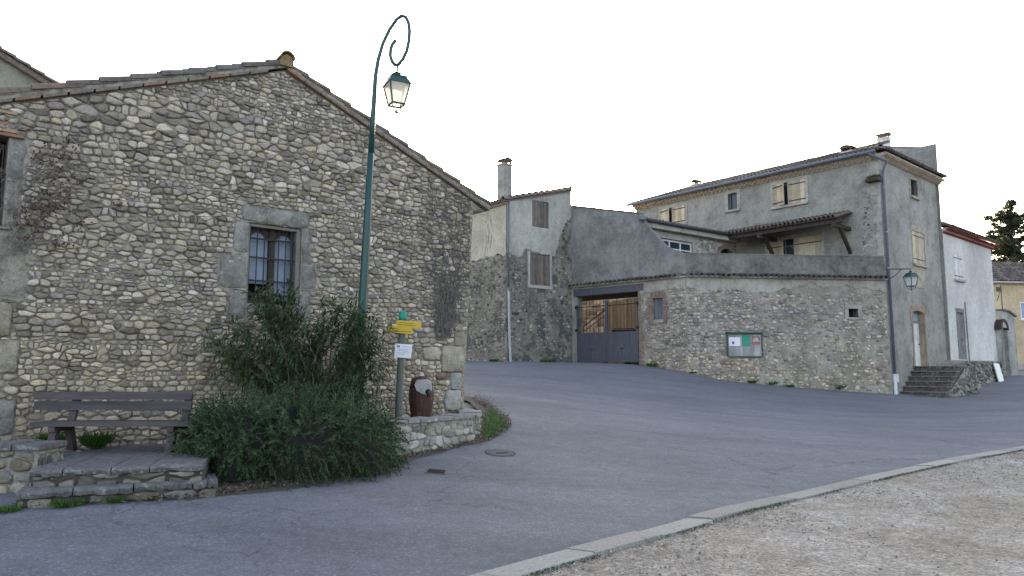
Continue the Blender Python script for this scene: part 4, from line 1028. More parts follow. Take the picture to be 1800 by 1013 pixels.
M['blue_wood'] = m_wood('blue_grey_shutter', (.19, .195, .225), (.12, .125, .15), 'z', .8)
TER = build_terrace()

# ------------------------------------------------------------------ gate and the courtyard seen through it
def build_gate():
    g0, g1, zt = TER['g0'], TER['g1'], TER['gzt']; mid = (g0 + g1) / 2; z0 = gz(*(FG.o + FG.d * mid)) + .04
    c = FG.p(mid, -.05, z0); root = thing('iron_gate', c, 'double blue grey sheet metal gate with upright bars above in the terrace wall', 'gate')
    zpan = FG.pix(1070, 586)[1]; ztop = FG.pix(1070, 527)[1]
    for a, b in ((g0 + .02, mid - .006), (mid + .006, g1 - .02)):
        lf = MB(); n0, n1 = -.03, .0
        lf.fbox(FG, a, b, n0, n1, z0, zpan)
        for t in (a, b - .06): lf.fbox(FG, t, t + .06, n0 - .02, n1 + .03, z0, ztop - .15 if t == a and a < mid - 1 else ztop - .05)
        lf.fbox(FG, a + .06, b - .06, n0 - .01, n1 + .02, zpan, zpan + .05); lf.fbox(FG, a + .06, b - .06, n0 - .01, n1 + .02, z0, z0 + .08)
        for f in (.25, .5, .75): t = lerp(a, b, f); lf.fbox(FG, t - .012, t + .012, n1, n1 + .012, z0 + .08, zpan)
        o = lf.build('gate_leaf', M['blue_steel'], root)
        br = MB(); br.fbox(FG, a + .06, b - .06, -.03, .01, ztop - .28, ztop - .24)
        k = 8
        for i in range(k): t = lerp(a + .06, b - .06, (i + .5) / k); br.tube([FG.p(t, -.012, zpan + .04), FG.p(t, -.012, ztop)], .011, 6)
        br.build('bars', M['rust_bar'], o)
        hd = MB(); tm = lerp(a, b, .5); hd.lathe(FG.p(tm, .0, lerp(z0, zpan, .5)), [(.13, 0), (.13, .02), (.05, .05)], 14, rot=Matrix(((FG.d.x, 0, FG.n.x), (FG.d.y, 0, FG.n.y), (0, .45, 0))))
        hd.build('medallion', M['blue_steel'], o)
    for t in (g0 + .02, g1 - .02):
        hb = MB(); s_ = -1 if t < mid else 1
        hb.fbox(FG, t - .05, t + .05, -.02, .09, zpan + .15, zpan + .25); hb.build('gate_hinge', M['black_iron'], root); hb = MB(); hb.fbox(FG, t - .05, t + .05, -.02, .09, ztop - .32, ztop - .2); hb.build('gate_hinge', M['black_iron'], root)
    # courtyard behind: stone back wall, plank screen, stair rail, pots, car
    zc = z0; q = U(1000, 600, 43.5)
    FC = Frame((q.x - 3, q.y), (1, -.12)); cr = thing('courtyard_wall', FC.p(6, 0, zc), 'stone courtyard wall with warm light painted in, glimpsed through the gate bars', 'wall')
    cw = MB(); cw.m = 1
    cw.fbox(FC, 0, 14, -.3, 0, zc - .5, zc + 6.0); cw.m = 0  # raised well above the gate view to keep low sun off the road
    stones(cw, FC, [(2, zc - .2), (9, zc - .2), (9, zc + 4.5), (2, zc + 4.5)], (), h=(.18, .3), asp=1.5, gap=.02, depth=(.01, .04), seed=61, ch=0, rings=2)
    cw.build('wall', [M['warm_lit_stone'], M['warm_lit_mortar']], cr, smooth=True)
    a, b = U(1068, 600, 39.6), U(1130, 600, 36.6); FP = Frame((a.x, a.y), (b.x - a.x, b.y - a.y)); LP = (b - a).xy.length; zt_ = zc + 3.3
    ps = thing('plank_screen', FP.p(1, 0, zc), 'tall brown plank screen behind the right leaf of the gate', 'fence'); pm = MB(); rnd = random.Random(8); k = int(LP / .17)
    for i in range(k): pm.fbox(FP, i * .17, i * .17 + .163, -.03, rnd.uniform(-.004, .004), zc - .3, zt_ + rnd.uniform(-.02, .02), (rnd.random(), 0, 0, 1))
    pm.build('planks', M['plank'], ps); pf = MB(); pf.fbox(FP, -.06, 0, -.08, .03, zc - .3, zt_ + .05); pf.build('post', M['dark_wood'], ps)
    FS = Frame((FC.p(2.6, .4, 0).x, FC.p(2.6, .4, 0).y), FC.d); r0, r1 = FS.pix(1026, 575), FS.pix(1068, 543)
    rl = thing('stair_rail', FS.p(r0[0], .5, zc), 'thin red handrail climbing across the courtyard behind the gate', 'handrail'); rm = MB()
    A_, B_ = FS.p(r0[0], .5, r0[1]), FS.p(r1[0], .5, r1[1]); B_ = A_.lerp(B_, 1.25)
    rm.tube([A_, B_], .04, 6); rm.tube([A_ - UP * .3, B_ - UP * .3], .03, 6); rm.build('rail', M['red_rail'], rl)
    for f in (0, .5, .98): q = A_.lerp(B_, f); pm2 = MB(); pm2.tube([Vector((q.x, q.y, q.z - 1.0 if f else zc - .2)), q], .035, 6); pm2.build('post', M['red_rail'], rl)
    st = thing('outside_stair', FS.p(r0[0] + 1, .4, zc), 'flight of pale stone stairs under the red handrail in the courtyard', 'stairs'); sm = MB(); sl_ = (r1[1] - r0[1]) / (r1[0] - r0[0])
    for i in range(9): sm.fbox(FS, r0[0] + i * .26, r0[0] + i * .26 + .26 * (9 - i), -.35, .45, zc - .4 + i * .26 * sl_, zc - .4 + (i + 1) * .26 * sl_ - .002)
    sm.build('steps', M['warm_lit_stone'], st)
    labels = ['terracotta pot with a leafy plant nearest the left end of the gate', 'terracotta pot with a low plant second from the left behind the gate', 'terracotta pot with an upright plant near the gate centre']
    for i, t in enumerate((.55, 1.05, 1.5)):
        c = FG.p(g0 + t, -1.6 - .1 * i, zc + .75); rnd = random.Random(70 + i)
        tb = thing('flower_pot', c, labels[i], 'flower pot', 'flower pots on the stand behind the gate'); p = MB(); p.lathe(c, [(.10, 0), (.15, .26), (.17, .26), (.17, .32), (.14, .32), (.13, .27)], 14); p.build('pot', M['terracotta'], tb, smooth=False)
        lv = MB()
        for _ in range(90): leafquads(lv, c + UP * .28 + Vector((rnd.gauss(0, .05), rnd.gauss(0, .05), rnd.uniform(0, .22))), Vector((rnd.gauss(0, 1), rnd.gauss(0, 1), rnd.uniform(.2, 1.2))), .12, .05, rnd, (rnd.random(), 0, 0, 1))
        lv.build('leaves', M['oleander'], tb)
    tbn = thing('plant_stand', FG.p(g0 + 1.0, -1.7, zc), 'low wooden stand carrying the flower pots behind the gate', 'stand'); b_ = MB(); b_.fbox(FG, g0 + .3, g0 + 1.75, -1.95, -1.45, zc + .7, zc + .748); b_.build('top', M['dark_wood'], tbn)
    for t in (.35, 1.65): l_ = MB(); l_.fbox(FG, g0 + t, g0 + t + .06, -1.9, -1.5, zc - .3, zc + .7); l_.build('leg', M['dark_wood'], tbn)
    # parked car, only its roof shows above the sheet metal
    cc = U(1098, 600, 36.2); cc.z = zc + .06; zc = zc + .06; car = thing('parked_car', cc, 'pale grey car whose roof just shows above the right gate leaf', 'car'); FCc = Frame((cc.x, cc.y), (1, -.25))
    cb = MB(); hw = .86
    prof = [(-hw, .35), (-hw, .95), (-hw + .05, 1.0), (-hw + .22, 1.42), (-hw + .32, 1.5), (hw - .32, 1.5), (hw - .22, 1.42), (hw - .05, 1.0), (hw, .95), (hw, .35)]
    # lengthwise sections (n axis): hood, cabin, boot
    secs = [(2.0, .62, .78), (1.85, .82, .86), (.95, .92, .9), (.35, 1.55, .86), (-1.2, 1.56, .86), (-1.75, 1.0, .88), (-1.95, .9, .82)]
    vs = []; 
    for n, h, wf in secs:
        k = h / 1.5
        for t, z in prof: vs.append(FCc.p(t * wf / .86, n, zc + (min(z, h) if z > .36 else .3) + (0 if z < 1.0 else (h - 1.5) if h > 1.0 else 0)))
    m = len(prof); fs = [(s * m + i, s * m + (i + 1) % m, (s + 1) * m + (i + 1) % m, (s + 1) * m + i) for s in range(len(secs) - 1) for i in range(m)] + [tuple(range(m)), tuple(range((len(secs) - 1) * m + m - 1, (len(secs) - 1) * m - 1, -1))]
    cb.add(vs, fs); cb.build('body', M['car_paint'], car, smooth=False)
    ws = MB(); ws.add([FCc.p(-.7, 1.0, zc + .98), FCc.p(.7, 1.0, zc + .98), FCc.p(.55, .40, zc + 1.54), FCc.p(-.55, .40, zc + 1.54)], [(0, 1, 2, 3)]); ws.build('windscreen', M['glass'], car)
    rr = MB(); rr.tube([FCc.p(-.6, .38, zc + 1.5), FCc.p(-.5, .36, zc + 1.59), FCc.p(.5, .36, zc + 1.59), FCc.p(.6, .38, zc + 1.5)], .02, 6); rr.build('roof_trim', M['black_iron'], car)
    for sx in (-1, 1):
        for n in (1.25, -1.2):
            wm = MB(); wm.lathe(FCc.p(sx * .78, n, zc + .31), [(.2, -.1), (.31, -.09), (.31, .09), (.2, .1)], 18, rot=Matrix(((FG.n.x, 0, FG.d.x), (FG.n.y, 0, FG.d.y), (0, 1, 0)))); wm.build('wheel', M['rubber'], car)
        hl = MB(); hl.box(FCc.p(sx * .6, 1.93, zc + .68), .25, .1, .12, Matrix(((FG.d.x, FG.n.x, 0), (FG.d.y, FG.n.y, 0), (0, 0, 1))), bev=.02); hl.build('headlight', M['white_frame'], car)
build_gate()

# ------------------------------------------------------------------ tall house
def surround(mb, F, t0, t1, z0, z1, w_, sill=True, n=.03, top=None):
    top = w_ if top is None else top; rnd = random.Random(int(abs(t0 * 1000)))
    for q in ((t0 - w_ + rnd.uniform(-.02, .02), t0, z0, z1), (t1, t1 + w_ + rnd.uniform(-.02, .02), z0, z1), (t0 - w_, t1 + w_, z1, z1 + top)): mb.fbox(F, q[0], q[1], -.2, n, q[2] + .002, q[3] - .002)
    if sill: mb.fbox(F, t0 - w_ * .9, t1 + w_ * .9, -.2, n + .08, z0 - .11, z0)
def build_tall():
    base = FR.p(0, 0, gz(*FR.o)); root = thing('tall_house', base, 'tall grey rendered house with tiled roof and new pine shutters above the terrace', 'house')
    ze = (FA.pix(1545, 270)[1] + FA.pix(1250, 333)[1]) / 2; tl = FA.pix(1118, 372)[0]; tr = FR.pix(1656, 500)[0]
    zr = ze
    # openings, terrace facade
    def rect(F, x0, x1, y0, y1): xm, ym = (x0 + x1) / 2, (y0 + y1) / 2; return (F.pix(x0, ym)[0], F.pix(x1, ym)[0], F.pix(xm, y1)[1], F.pix(xm, y0)[1])
    wA = rect(FA, 1360, 1415, 320, 360); wB = rect(FA, 1280, 1296, 340, 369); wC = rect(FA, 1162, 1204, 365, 396); wD = rect(FA, 1350, 1443, 419, 452); wD = (wD[0], wD[1], ZT + .02, wD[3])
    vA = rect(FR, 1600, 1612, 317, 346); vB = rect(FR, 1604, 1625, 409, 465); vD = rect(FR, 1606, 1626, 546, 643); vP = rect(FR, 1604, 1625, 468, 506)
    mb = MB()
    sheet(mb, FA, [tl, 0], lambda t: .0, lambda t: ze, [wA, wB, wC, wD], 0, .22)
    sheet(mb, FR, [0, tr], lambda t: .0, lambda t: zr, [vA, vB, vD], 0, .3)
    dep = 7.0
    body(mb, FA, tl, 0, dep, 0, lambda t: ze + (1.9 if t < tl + 99 else 0), left=False, right=False); mb.add([FA.p(tl, -dep, 0), FA.p(tl, 0, 0), FA.p(tl, 0, ze), FA.p(tl, -dep, ze + 1.9)], [(0, 1, 2, 3)]); mb.add([FR.p(tr, 0, 0), FR.p(tr, -dep, 0), FR.p(tr, -dep, ze + .6), FR.p(tr, 0, ze)], [(0, 1, 2, 3)])
    mb.build('wall', M['house_render'], root)
    # roof
    sl = math.tan(R(18.5)); wall_t = -2.0; zE = ze + .09
    rf = MB(); dv = Vector((FA.d.x, FA.d.y, 0)); nv = Vector((FA.n.x, FA.n.y, 0)); ev = (-nv + UP * sl).normalized(); c17 = math.cos(R(18.5))
    gl = FR.pix(1636, 270)[0] - 0.0
    Wd = -tl + .3
    tile_sheet(rf, FA.p(tl - .3, .34, zE + .0), dv, ev, Wd + .3, (gl + .34) / c17, seed=71, umax=lambda s: max(Wd + .3 - s * c17 * .99, Wd + wall_t))
    rdv = Vector((FR.d.x, FR.d.y, 0)); rnv = Vector((FR.n.x, FR.n.y, 0)); rev = (-rnv + UP * sl).normalized()
    tile_sheet(rf, FR.p(-.28, .42, zE), rdv, rev, tr + .75, (2.0 + .34) / c17, seed=72, umin=lambda s: s * c17 * .99 - .1)
    for k in range(5):                                            # hip tiles
        a = FA.p(.2 - k * .42, .2 - k * .42, zE + .1 + (k * .42 + .1) * sl); b = FA.p(.2 - (k + 1) * .42, .2 - (k + 1) * .42, zE + .08 + ((k + 1) * .42 + .1) * sl)
        half_tile(rf, a, b, Vector((b.y - a.y, a.x - b.x, 0)), UP, .12, .10, .02, (.3, .5, 0, 1))
    rf.build('roof', M['tile_dark'], root)
    ub = MB()                                                     # boarding below the tiles
    q = lambda t, n, dz=0: FA.p(t, n, zE - .03 + dz + (.3 - n) * sl if True else 0)
    ub.add([FA.p(tl - .25, .3, zE - .02), FA.p(.25, .3, zE - .02), FA.p(-1.9, -1.9, zE - .02 + 2.2 * sl), FA.p(-1.9, -gl, zE - .02 + (gl + .3) * sl), FA.p(tl - .25, -gl, zE - .02 + (gl + .3) * sl)], [(0, 1, 2, 3, 4)])
    ub.add([FR.p(-.25, .3, zE - .02), FR.p(tr + .4, .3, zE - .02), FR.p(tr + .4, -2.1, zE - .02 + 2.4 * sl), FR.p(2.0, -2.1, zE - .02 + 2.4 * sl)], [(0, 1, 2, 3)])
    ub.build('roof_boarding', M['dark_wood'], root)
    gt, gm = MB(), MB()
    genoise(gt, gm, FA, tl - .05, -.02, ze, 2, .24, .15); genoise(gt, gm, FR, -.05, tr + .3, ze, 2, .24, .17)
    o = gt.build('cornice', M['genoise'], root); gm.build('cornice_mortar', M['genoise_white'], o)
    # raised gable wall standing on the roof
    FGB = Frame((FA.p(wall_t, 0, 0).x, FA.p(wall_t, 0, 0).y), FR.d); gw = MB()
    t0, zg0 = FGB.pix(1540, 259); gl, zg1 = FGB.pix(1635, 260); zz = interp([(t0, zg0), (gl, zg1)])
    gw.prism(FGB, [(t0, ze - .1), (gl, ze - .1), (gl, zz(gl)), (t0, zz(t0))], -.3, 0); sbox(gw, FGB, (t0, zz(t0)), (gl + .1, zz(gl)), -.35, .06, .002, .06); print('RAISED', t0, zz(t0), gl, zg1, zE, sl)
    gw.build('raised_wall', M['house_render'], root)
    tg, zg = FGB.pix(1587, 258); c = FGB.p(tg, -.7, zz(tg) - .05); c.z = FGB.pix(1587, 256)[1]
    chimney(root, c, .52, FGB.pix(1587, 239)[1] - c.z, M['white_render'], dv=rdv)
    for px, pyb, pyt, wd, D in ((1487, 275, 268, .55, -2.2), (1221, 333, 325, .42, -2.2)):
        t, z = FA.pix(px, pyb, D); c = FA.p(t, D, z); chimney(root, c, wd, FA.pix(px, pyt, D)[1] - z, M['white_render'], dv=dv)
    # gutter and rain pipe
    gu = MB(); n_ = .42; zg = ze + .03
    pts = [FA.p(lerp(tl - .3, .05, i / 10), n_, zg) for i in range(11)]
    gu.tube(pts, .085, 10); og = gu.build('gutter', M['zinc'], root, smooth=True)
    dp = MB(); zb = gz(*FR.o)
    dp.tube([FA.p(-.25, .42, zg - .02), FA.p(-.1, .40, zg - .18), FR.p(.0, .34, zg - .45), FR.p(.10, .12, zg - .85), FR.p(.13, .1, zg - 1.1), FR.p(.16, .1, zb + .75)], .06, 10); dp.build('drainpipe', M['zinc'], root, smooth=True)
    pw = MB(); pw.tube([FR.p(.14, .1, zb - .1), FR.p(.14, .1, zb + .85)], .075, 10); pw.fbox(FR, .1, .34, .02, .18, zb + .5, zb + .85); pw.build('pipe_foot', M['pvc'], root)
    for z in (zg - 1.6, zg - 3.6, zg - 5.2): cl = MB(); cl.tube([FR.p(.15, .1, z), FR.p(.15, .1, z + .05)], .072, 10); cl.build('pipe_clip', M['zinc_light'], root)
    # pale window surrounds
    for w_, k, sl_ in ((wA, .17, True), (wB, .2, True), (wC, .17, True), (wD, .18, False)): sm = MB(); surround(sm, FA, *w_, k, sl_); sm.build('window_surround', M['lime_pale'], root)
    for w_, k, tp in ((vA, .1, .14), (vB, .09, .28)): s2 = MB(); surround(s2, FR, *w_, k, True, top=tp); s2.build('window_surround', M['quoin'], root)
    s2 = MB(); s2.fbox(FR, vP[0], vP[1], -.1, .02, vP[2], vP[3]); s2.build('spandrel_panel', M['quoin'], root)
    ds = MB(); rnd = random.Random(5)
    z = vD[2]
    while z < vD[3] - .05:
        h = rnd.uniform(.3, .5); h = min(h, vD[3] - z); e_ = rnd.choice((.12, .22)); ds.fbox(FR, vD[0] - e_, vD[0], -.3, .03, z + .004, z + h - .004); ds.fbox(FR, vD[1], vD[1] + e_, -.3, .03, z + .004, z + h - .004); z += h
    for i in range(7):
        f = (i + .5) / 7 - .5; t = lerp(vD[0] - .1, vD[1] + .1, i / 7); ds.fbox(FR, t + .004, t + (vD[1] - vD[0] + .2) / 7 - .004, -.3, .035, vD[3] - .22 * f * f * 2 - .03, vD[3] + .22 - .25 * f * f)
    for i in range(8): z = lerp(vD[2], vD[3] - .1, i / 8); ds.fbox(FR, vD[1] - .03, vD[1] - .001, -.30, -.02, z + .005, z + (vD[3] - vD[2]) / 8 - .005)
    ds.build('door_surround', M['door_stone'], root)
    # shutters and glazing
    m = lerp(wA[0], wA[1], .44)
    shutter(root, FA, wA[0], m - .03, wA[2] + .01, wA[3], -.02, M['pine'], 3, 1, swing=.30, label='pine shutter leaf standing ajar'); shutter(root, FA, m + .03, wA[1], wA[2] + .01, wA[3], .0, M['pine'], 4, 2, hinge='r')
    m = lerp(wC[0], wC[1], .45)
    shutter(root, FA, wC[0], m - .03, wC[2], wC[3], -.02, M['pine'], 3, 3, swing=.25); shutter(root, FA, m + .03, wC[1], wC[2], wC[3], .0, M['pine'], 4, 4, hinge='r')
    d0, d1 = FA.pix(1377, 435)[0], FA.pix(1396, 435)[0]
    shutter(root, FA, wD[0], d0, wD[2] + .02, wD[3], -.02, M['pine'], 4, 5); shutter(root, FA, d1, wD[1], wD[2] + .02, wD[3], .01, M['pine'], 5, 6, hinge='r')
    gd = MB(); gd.fbox(FA, wD[0], wD[1], -.25, -.22, wD[2], wD[3]); gd.build('glazed_door', M['glass'], root)
    gb = MB(); gb.fbox(FA, d0 - .1, d1 + .1, -.21, -.17, wD[3] - .35, wD[3] - .3); gb.fbox(FA, d0 - .02, d0 + .04, -.21, -.17, wD[2], wD[3]); gb.build('door_frame', M['grey_wood'], root)
    for k, (w_, F) in enumerate(((wA, FA), (wB, FA), (wC, FA), (vA, FR), (vB, FR))):
        fr_ = MB(); t0_, t1_, z0_, z1_ = w_
        for q in ((t0_, t0_ + .05, z0_, z1_), (t1_ - .05, t1_, z0_, z1_), (t0_ + .05, t1_ - .05, z1_ - .05, z1_), (t0_ + .05, t1_ - .05, z0_, z0_ + .05)): fr_.fbox(F, q[0], q[1], -.2, -.15, q[2] + .002, q[3] - .002)
        o = fr_.build('window', M['dark_wood'] if w_ is vA else M['grey_wood'], root); g_ = MB(); g_.fbox(F, t0_ + .03, t1_ - .03, -.19, -.18, z0_ + .03, z1_ - .03); g_.build('pane', M['glass'], o)
    shutter(root, FR, vB[0] + .01, vB[1] - .01, vB[2] + .02, vB[3], -.03, M['pine'], 4, 9, hinge='l')
    dd = MB(); zt = FR.pix(1610, 567)[1]; dd.fbox(FR, vD[0], vD[1] - .031, -.28, -.24, vD[2], zt); o = dd.build('door', M['white_wood'], root)
    kk = MB(); kk.lathe(FR.p(vD[1] - .16, -.22, vD[2] + 1.0), [(.02, -.03), (.03, 0), (.02, .03)], 8); kk.build('handle', M['black_iron'], o)
    tr_ = MB(); tr_.fbox(FR, vD[0], vD[1] - .031, -.28, -.24, zt + .09, vD[3]); tr_.build('transom_pane', M['pale_pane'], root); tb = MB(); tb.fbox(FR, vD[0], vD[1] - .031, -.29, -.2, zt, zt + .09); tb.fbox(FR, (vD[0] + vD[1]) / 2 - .02, (vD[0] + vD[1]) / 2 + .02, -.235, -.22, zt + .09, vD[3]); tb.build('transom', M['wood_frame'], root)
    # corner stones
    cq = MB(); z = TER['zp'] + .1; rnd = random.Random(11)
    while z < ze - .5:
        h = rnd.uniform(.25, .45); e_ = rnd.uniform(.12, .4); cq.fbox(FA, -e_, -.002, -.1, .022, z + .005, z + h - .005); z += h
    cq.build('corner_stones', M['lime_pale'], root)
    xs = MB(); a_, b_ = FA.pix(1512, 420)[0], -.42; zl_, zh_ = TER['zp'] + .05, FA.pix(1540, 335)[1]
    stones(xs, FA, [(a_, zl_), (b_, zl_), (b_, zh_), (lerp(a_, b_, .45), zh_)], (), h=(.07, .15), asp=1.4, gap=.02, depth=(-.03, .03), seed=77, ch=0, rings=2, keep=.72, tilt=.3, sink=.06)
    xs.fbox(FA, a_, b_, -.06, -.012, zl_, zh_)
    xs.build('exposed_stones', M['old_stone'], root, smooth=True)
    lg = MB(); t0_, z_ = FA.pix(1526, 322); t1_ = FA.pix(1551, 320)[0]; lg.prism(FA, [(t0_, z_ - .02), (t1_, z_ - .04), (t1_, z_ + .12), (t0_ + .1, z_ + .13)], -.05, .4); lg.build('ledge_stone', M['dark_wood'], root)
    ms = MB(); rnd = random.Random(2)
    for _ in range(260):
        f = rnd.random(); p = FA.p(lerp(t0_ + .1, t1_, f), rnd.uniform(.02, .36), z_ + .13); leafquads(ms, p, Vector((rnd.gauss(0, .6), rnd.gauss(0, .6), 1)), rnd.uniform(.06, .2), .04, rnd, (rnd.random(), 0, 0, 1))
    o = ms.build('ledge_moss', M['moss'], root); o['kind'] = 'stuff'
    # lean-to canopy on brackets
    c0, c1 = FA.pix(1290, 415)[0] - .2, FA.pix(1472, 385, 1.5)[0]; n1 = 1.5; zc1 = FA.pix(1488, 378, n1)[1]; zc0 = zc1 + .42
    cn = MB(); ev2 = (-nv + UP * (.42 / n1)).normalized(); tile_sheet(cn, FA.p(c0, n1 + .08, zc1), dv, ev2, c1 - c0 + .05, math.hypot(n1 + .08, .42), seed=75)
    oc = cn.build('canopy_tiles', M['tile_dark'], root)
    cu = MB(); cu.hexa([FA.p(c0, n1 + .04, zc1 - .06), FA.p(c1, n1 + .04, zc1 - .06), FA.p(c1, 0, zc0 - .06), FA.p(c0, 0, zc0 - .06), FA.p(c0, n1 + .04, zc1 - .005), FA.p(c1, n1 + .04, zc1 - .005), FA.p(c1, 0, zc0 - .005), FA.p(c0, 0, zc0 - .005)])
    cu.fbox(FA, c0, c1 + .12, n1 - .25, n1 - .08, zc1 - .26, zc1 - .06); cu.build('canopy_beam', M['dark_wood'], root)
    for t in (c1 - .25, c1 - 3.9):
        bm = MB(); bm.fbox(FA, t, t + .16, 0, n1 + .05, zc1 - .44, zc1 - .27); 
        bm.hexa([FA.p(t, .04, zc1 - 1.5), FA.p(t + .14, .04, zc1 - 1.5), FA.p(t + .14, .0, zc1 - 1.38), FA.p(t, .0, zc1 - 1.38), FA.p(t, 1.0, zc1 - .44), FA.p(t + .14, 1.0, zc1 - .44), FA.p(t + .14, .8, zc1 - .44), FA.p(t, .8, zc1 - .44)])
        bm.build('bracket', M['dark_wood'], root)
    return dict(ze=ze, vD=vD, tr=tr, tl=tl, ZE=zE)
M['lime_pale'] = m_plaster('pale_stone', (.42, .40, .36), (.31, .30, .27), None, 2, .25, .25)
M['door_stone'] = m_plaster('door_stone', (.36, .28, .20), (.25, .19, .14), None, 3, .35, .2)
TALL = build_tall()

# ------------------------------------------------------------------ low annexe on the terrace
def build_annexe():
    s = FG.p(FG.pix(1128, 400)[0], -.28, 0); F = Frame((s.x, s.y), (.80, .60)); ze = F.pix(1200, 398)[1]
    te = F.pix(1318, 430)[0]; root = thing('terrace_annexe', F.p(1, 0, ZT), 'low annexe with a big glazed window under dark tiles at the back of the terrace', 'building')
    F2 = Frame((F.p(0, -.35, 0).x, F.p(0, -.35, 0).y), F.d)
    x0, x1 = F2.pix(1158, 425)[0], F2.pix(1217, 430)[0]; wz1 = ze - .62; wz0 = ZT + .9; a0, a1 = F2.pix(1262, 440)[0], F2.pix(1292, 440)[0]; az = F2.pix(1277, 437)[1]
    mb = MB(); mb.m = 1; te2 = min(te, 7.0)
    sheet(mb, F2, [0, te2], lambda t: ZT + .01, lambda t: ze - .05, [(x0, x1, wz0, wz1), (a0, a1, ZT + .01, az)], 0, .25); mb.m = 0
    stones(mb, F2, [(x1 + .32, ZT), (te2, ZT), (te2, ze - .3), (x1 + .32, ze - .3)], [(a0 - .12, a1 + .12, ZT, az + .2)], h=(.14, .24), asp=1.5, gap=.015, depth=(.0, .03), seed=81, ch=0, rings=2)
    mb.build('wall', [M['ret_pale'], M['lime_pale']], root, smooth=True)
    q = MB(); rnd = random.Random(4); z = ZT + .02
    while z < wz1: h = .3; q.fbox(F2, x1, x1 + rnd.choice((.2, .34)), -.2, .03, z + .005, z + h - .005); z += h
    q.fbox(F2, .0, x1 + .4, -.2, .05, wz1, wz1 + .3); q.build('quoin', M['lime_pale'], root)
    wf = MB(); k = 3
    for i in range(k + 1): t = lerp(x0, x1 - .07, i / k); wf.fbox(F2, t, t + .07, -.14, -.06, wz0, wz1)
    wf.fbox(F2, x0, x1, -.13, -.07, wz1 - .1, wz1 - .001); wf.fbox(F2, x0, x1, -.13, -.07, wz0 + .001, wz0 + .08); wf.fbox(F2, x0, x1, -.14, -.08, wz1 - .45, wz1 - .4)
    o = wf.build('window', M['white_frame'], root); g = MB(); g.fbox(F2, x0, x1, -.11, -.10, wz0, wz1); g.build('pane', M['glass'], o)
    ar = MB()
    for i in range(9):
        an = math.pi * i / 9; an2 = math.pi * (i + 1) / 9; c = ((a0 + a1) / 2, az - (a1 - a0) / 2); r0, r1 = (a1 - a0) / 2, (a1 - a0) / 2 + .2
        pts = [(c[0] + r * math.cos(a), c[1] + r * math.sin(a)) for r, a in ((r0, an), (r1, an), (r1, an2), (r0, an2))]; ar.prism(F2, pts, -.2, .03, (rnd.random(), 0, 0, 1))
    ar.build('arch', M['brick'], root); v = MB(); v.fbox(F2, a0 - .1, a1 + .1, -.27, -.25, ZT, az + .01); v.build('arch_dark_back', M['void'], root)
    rf = MB(); dv = Vector((F.d.x, F.d.y, 0)); nv = Vector((F.n.x, F.n.y, 0)); ev = (-nv + UP * .12).normalized()
    tile_sheet(rf, F.p(.0, .05, ze), dv, ev, te2 + .3, 3.2, seed=82); rf.build('roof', M['tile_dark'], root)
    fb = MB(); fb.fbox(F, .0, te2, -.34, .0, ze - .3, ze - .03); fb.build('fascia', M['lime_pale'], root)
    gt = MB(); gt.tube([F.p(.0, .1, ze - .02), F.p(te2, .1, ze - .02)], .08, 8); gt.build('gutter', M['dark_zinc'], root, smooth=True)
    cl = MB(); cl.box(FG.p(FG.pix(1135, 383)[0] - .1, .1, FG.pix(1132, 384)[1]), .34, .2, .2, bev=.03); cl.build('gutter_box', M['zinc'], root)
M['dark_zinc'] = m_plain('dark_gutter', (.07, .07, .08), None, 4, .5, .05)
M['ret_pale'] = m_stone('annexe_stone', [(.44, .41, .35), (.50, .47, .41), (.38, .35, .29), (.47, .42, .33)], None, lichen=.2, grain=12)
build_annexe()

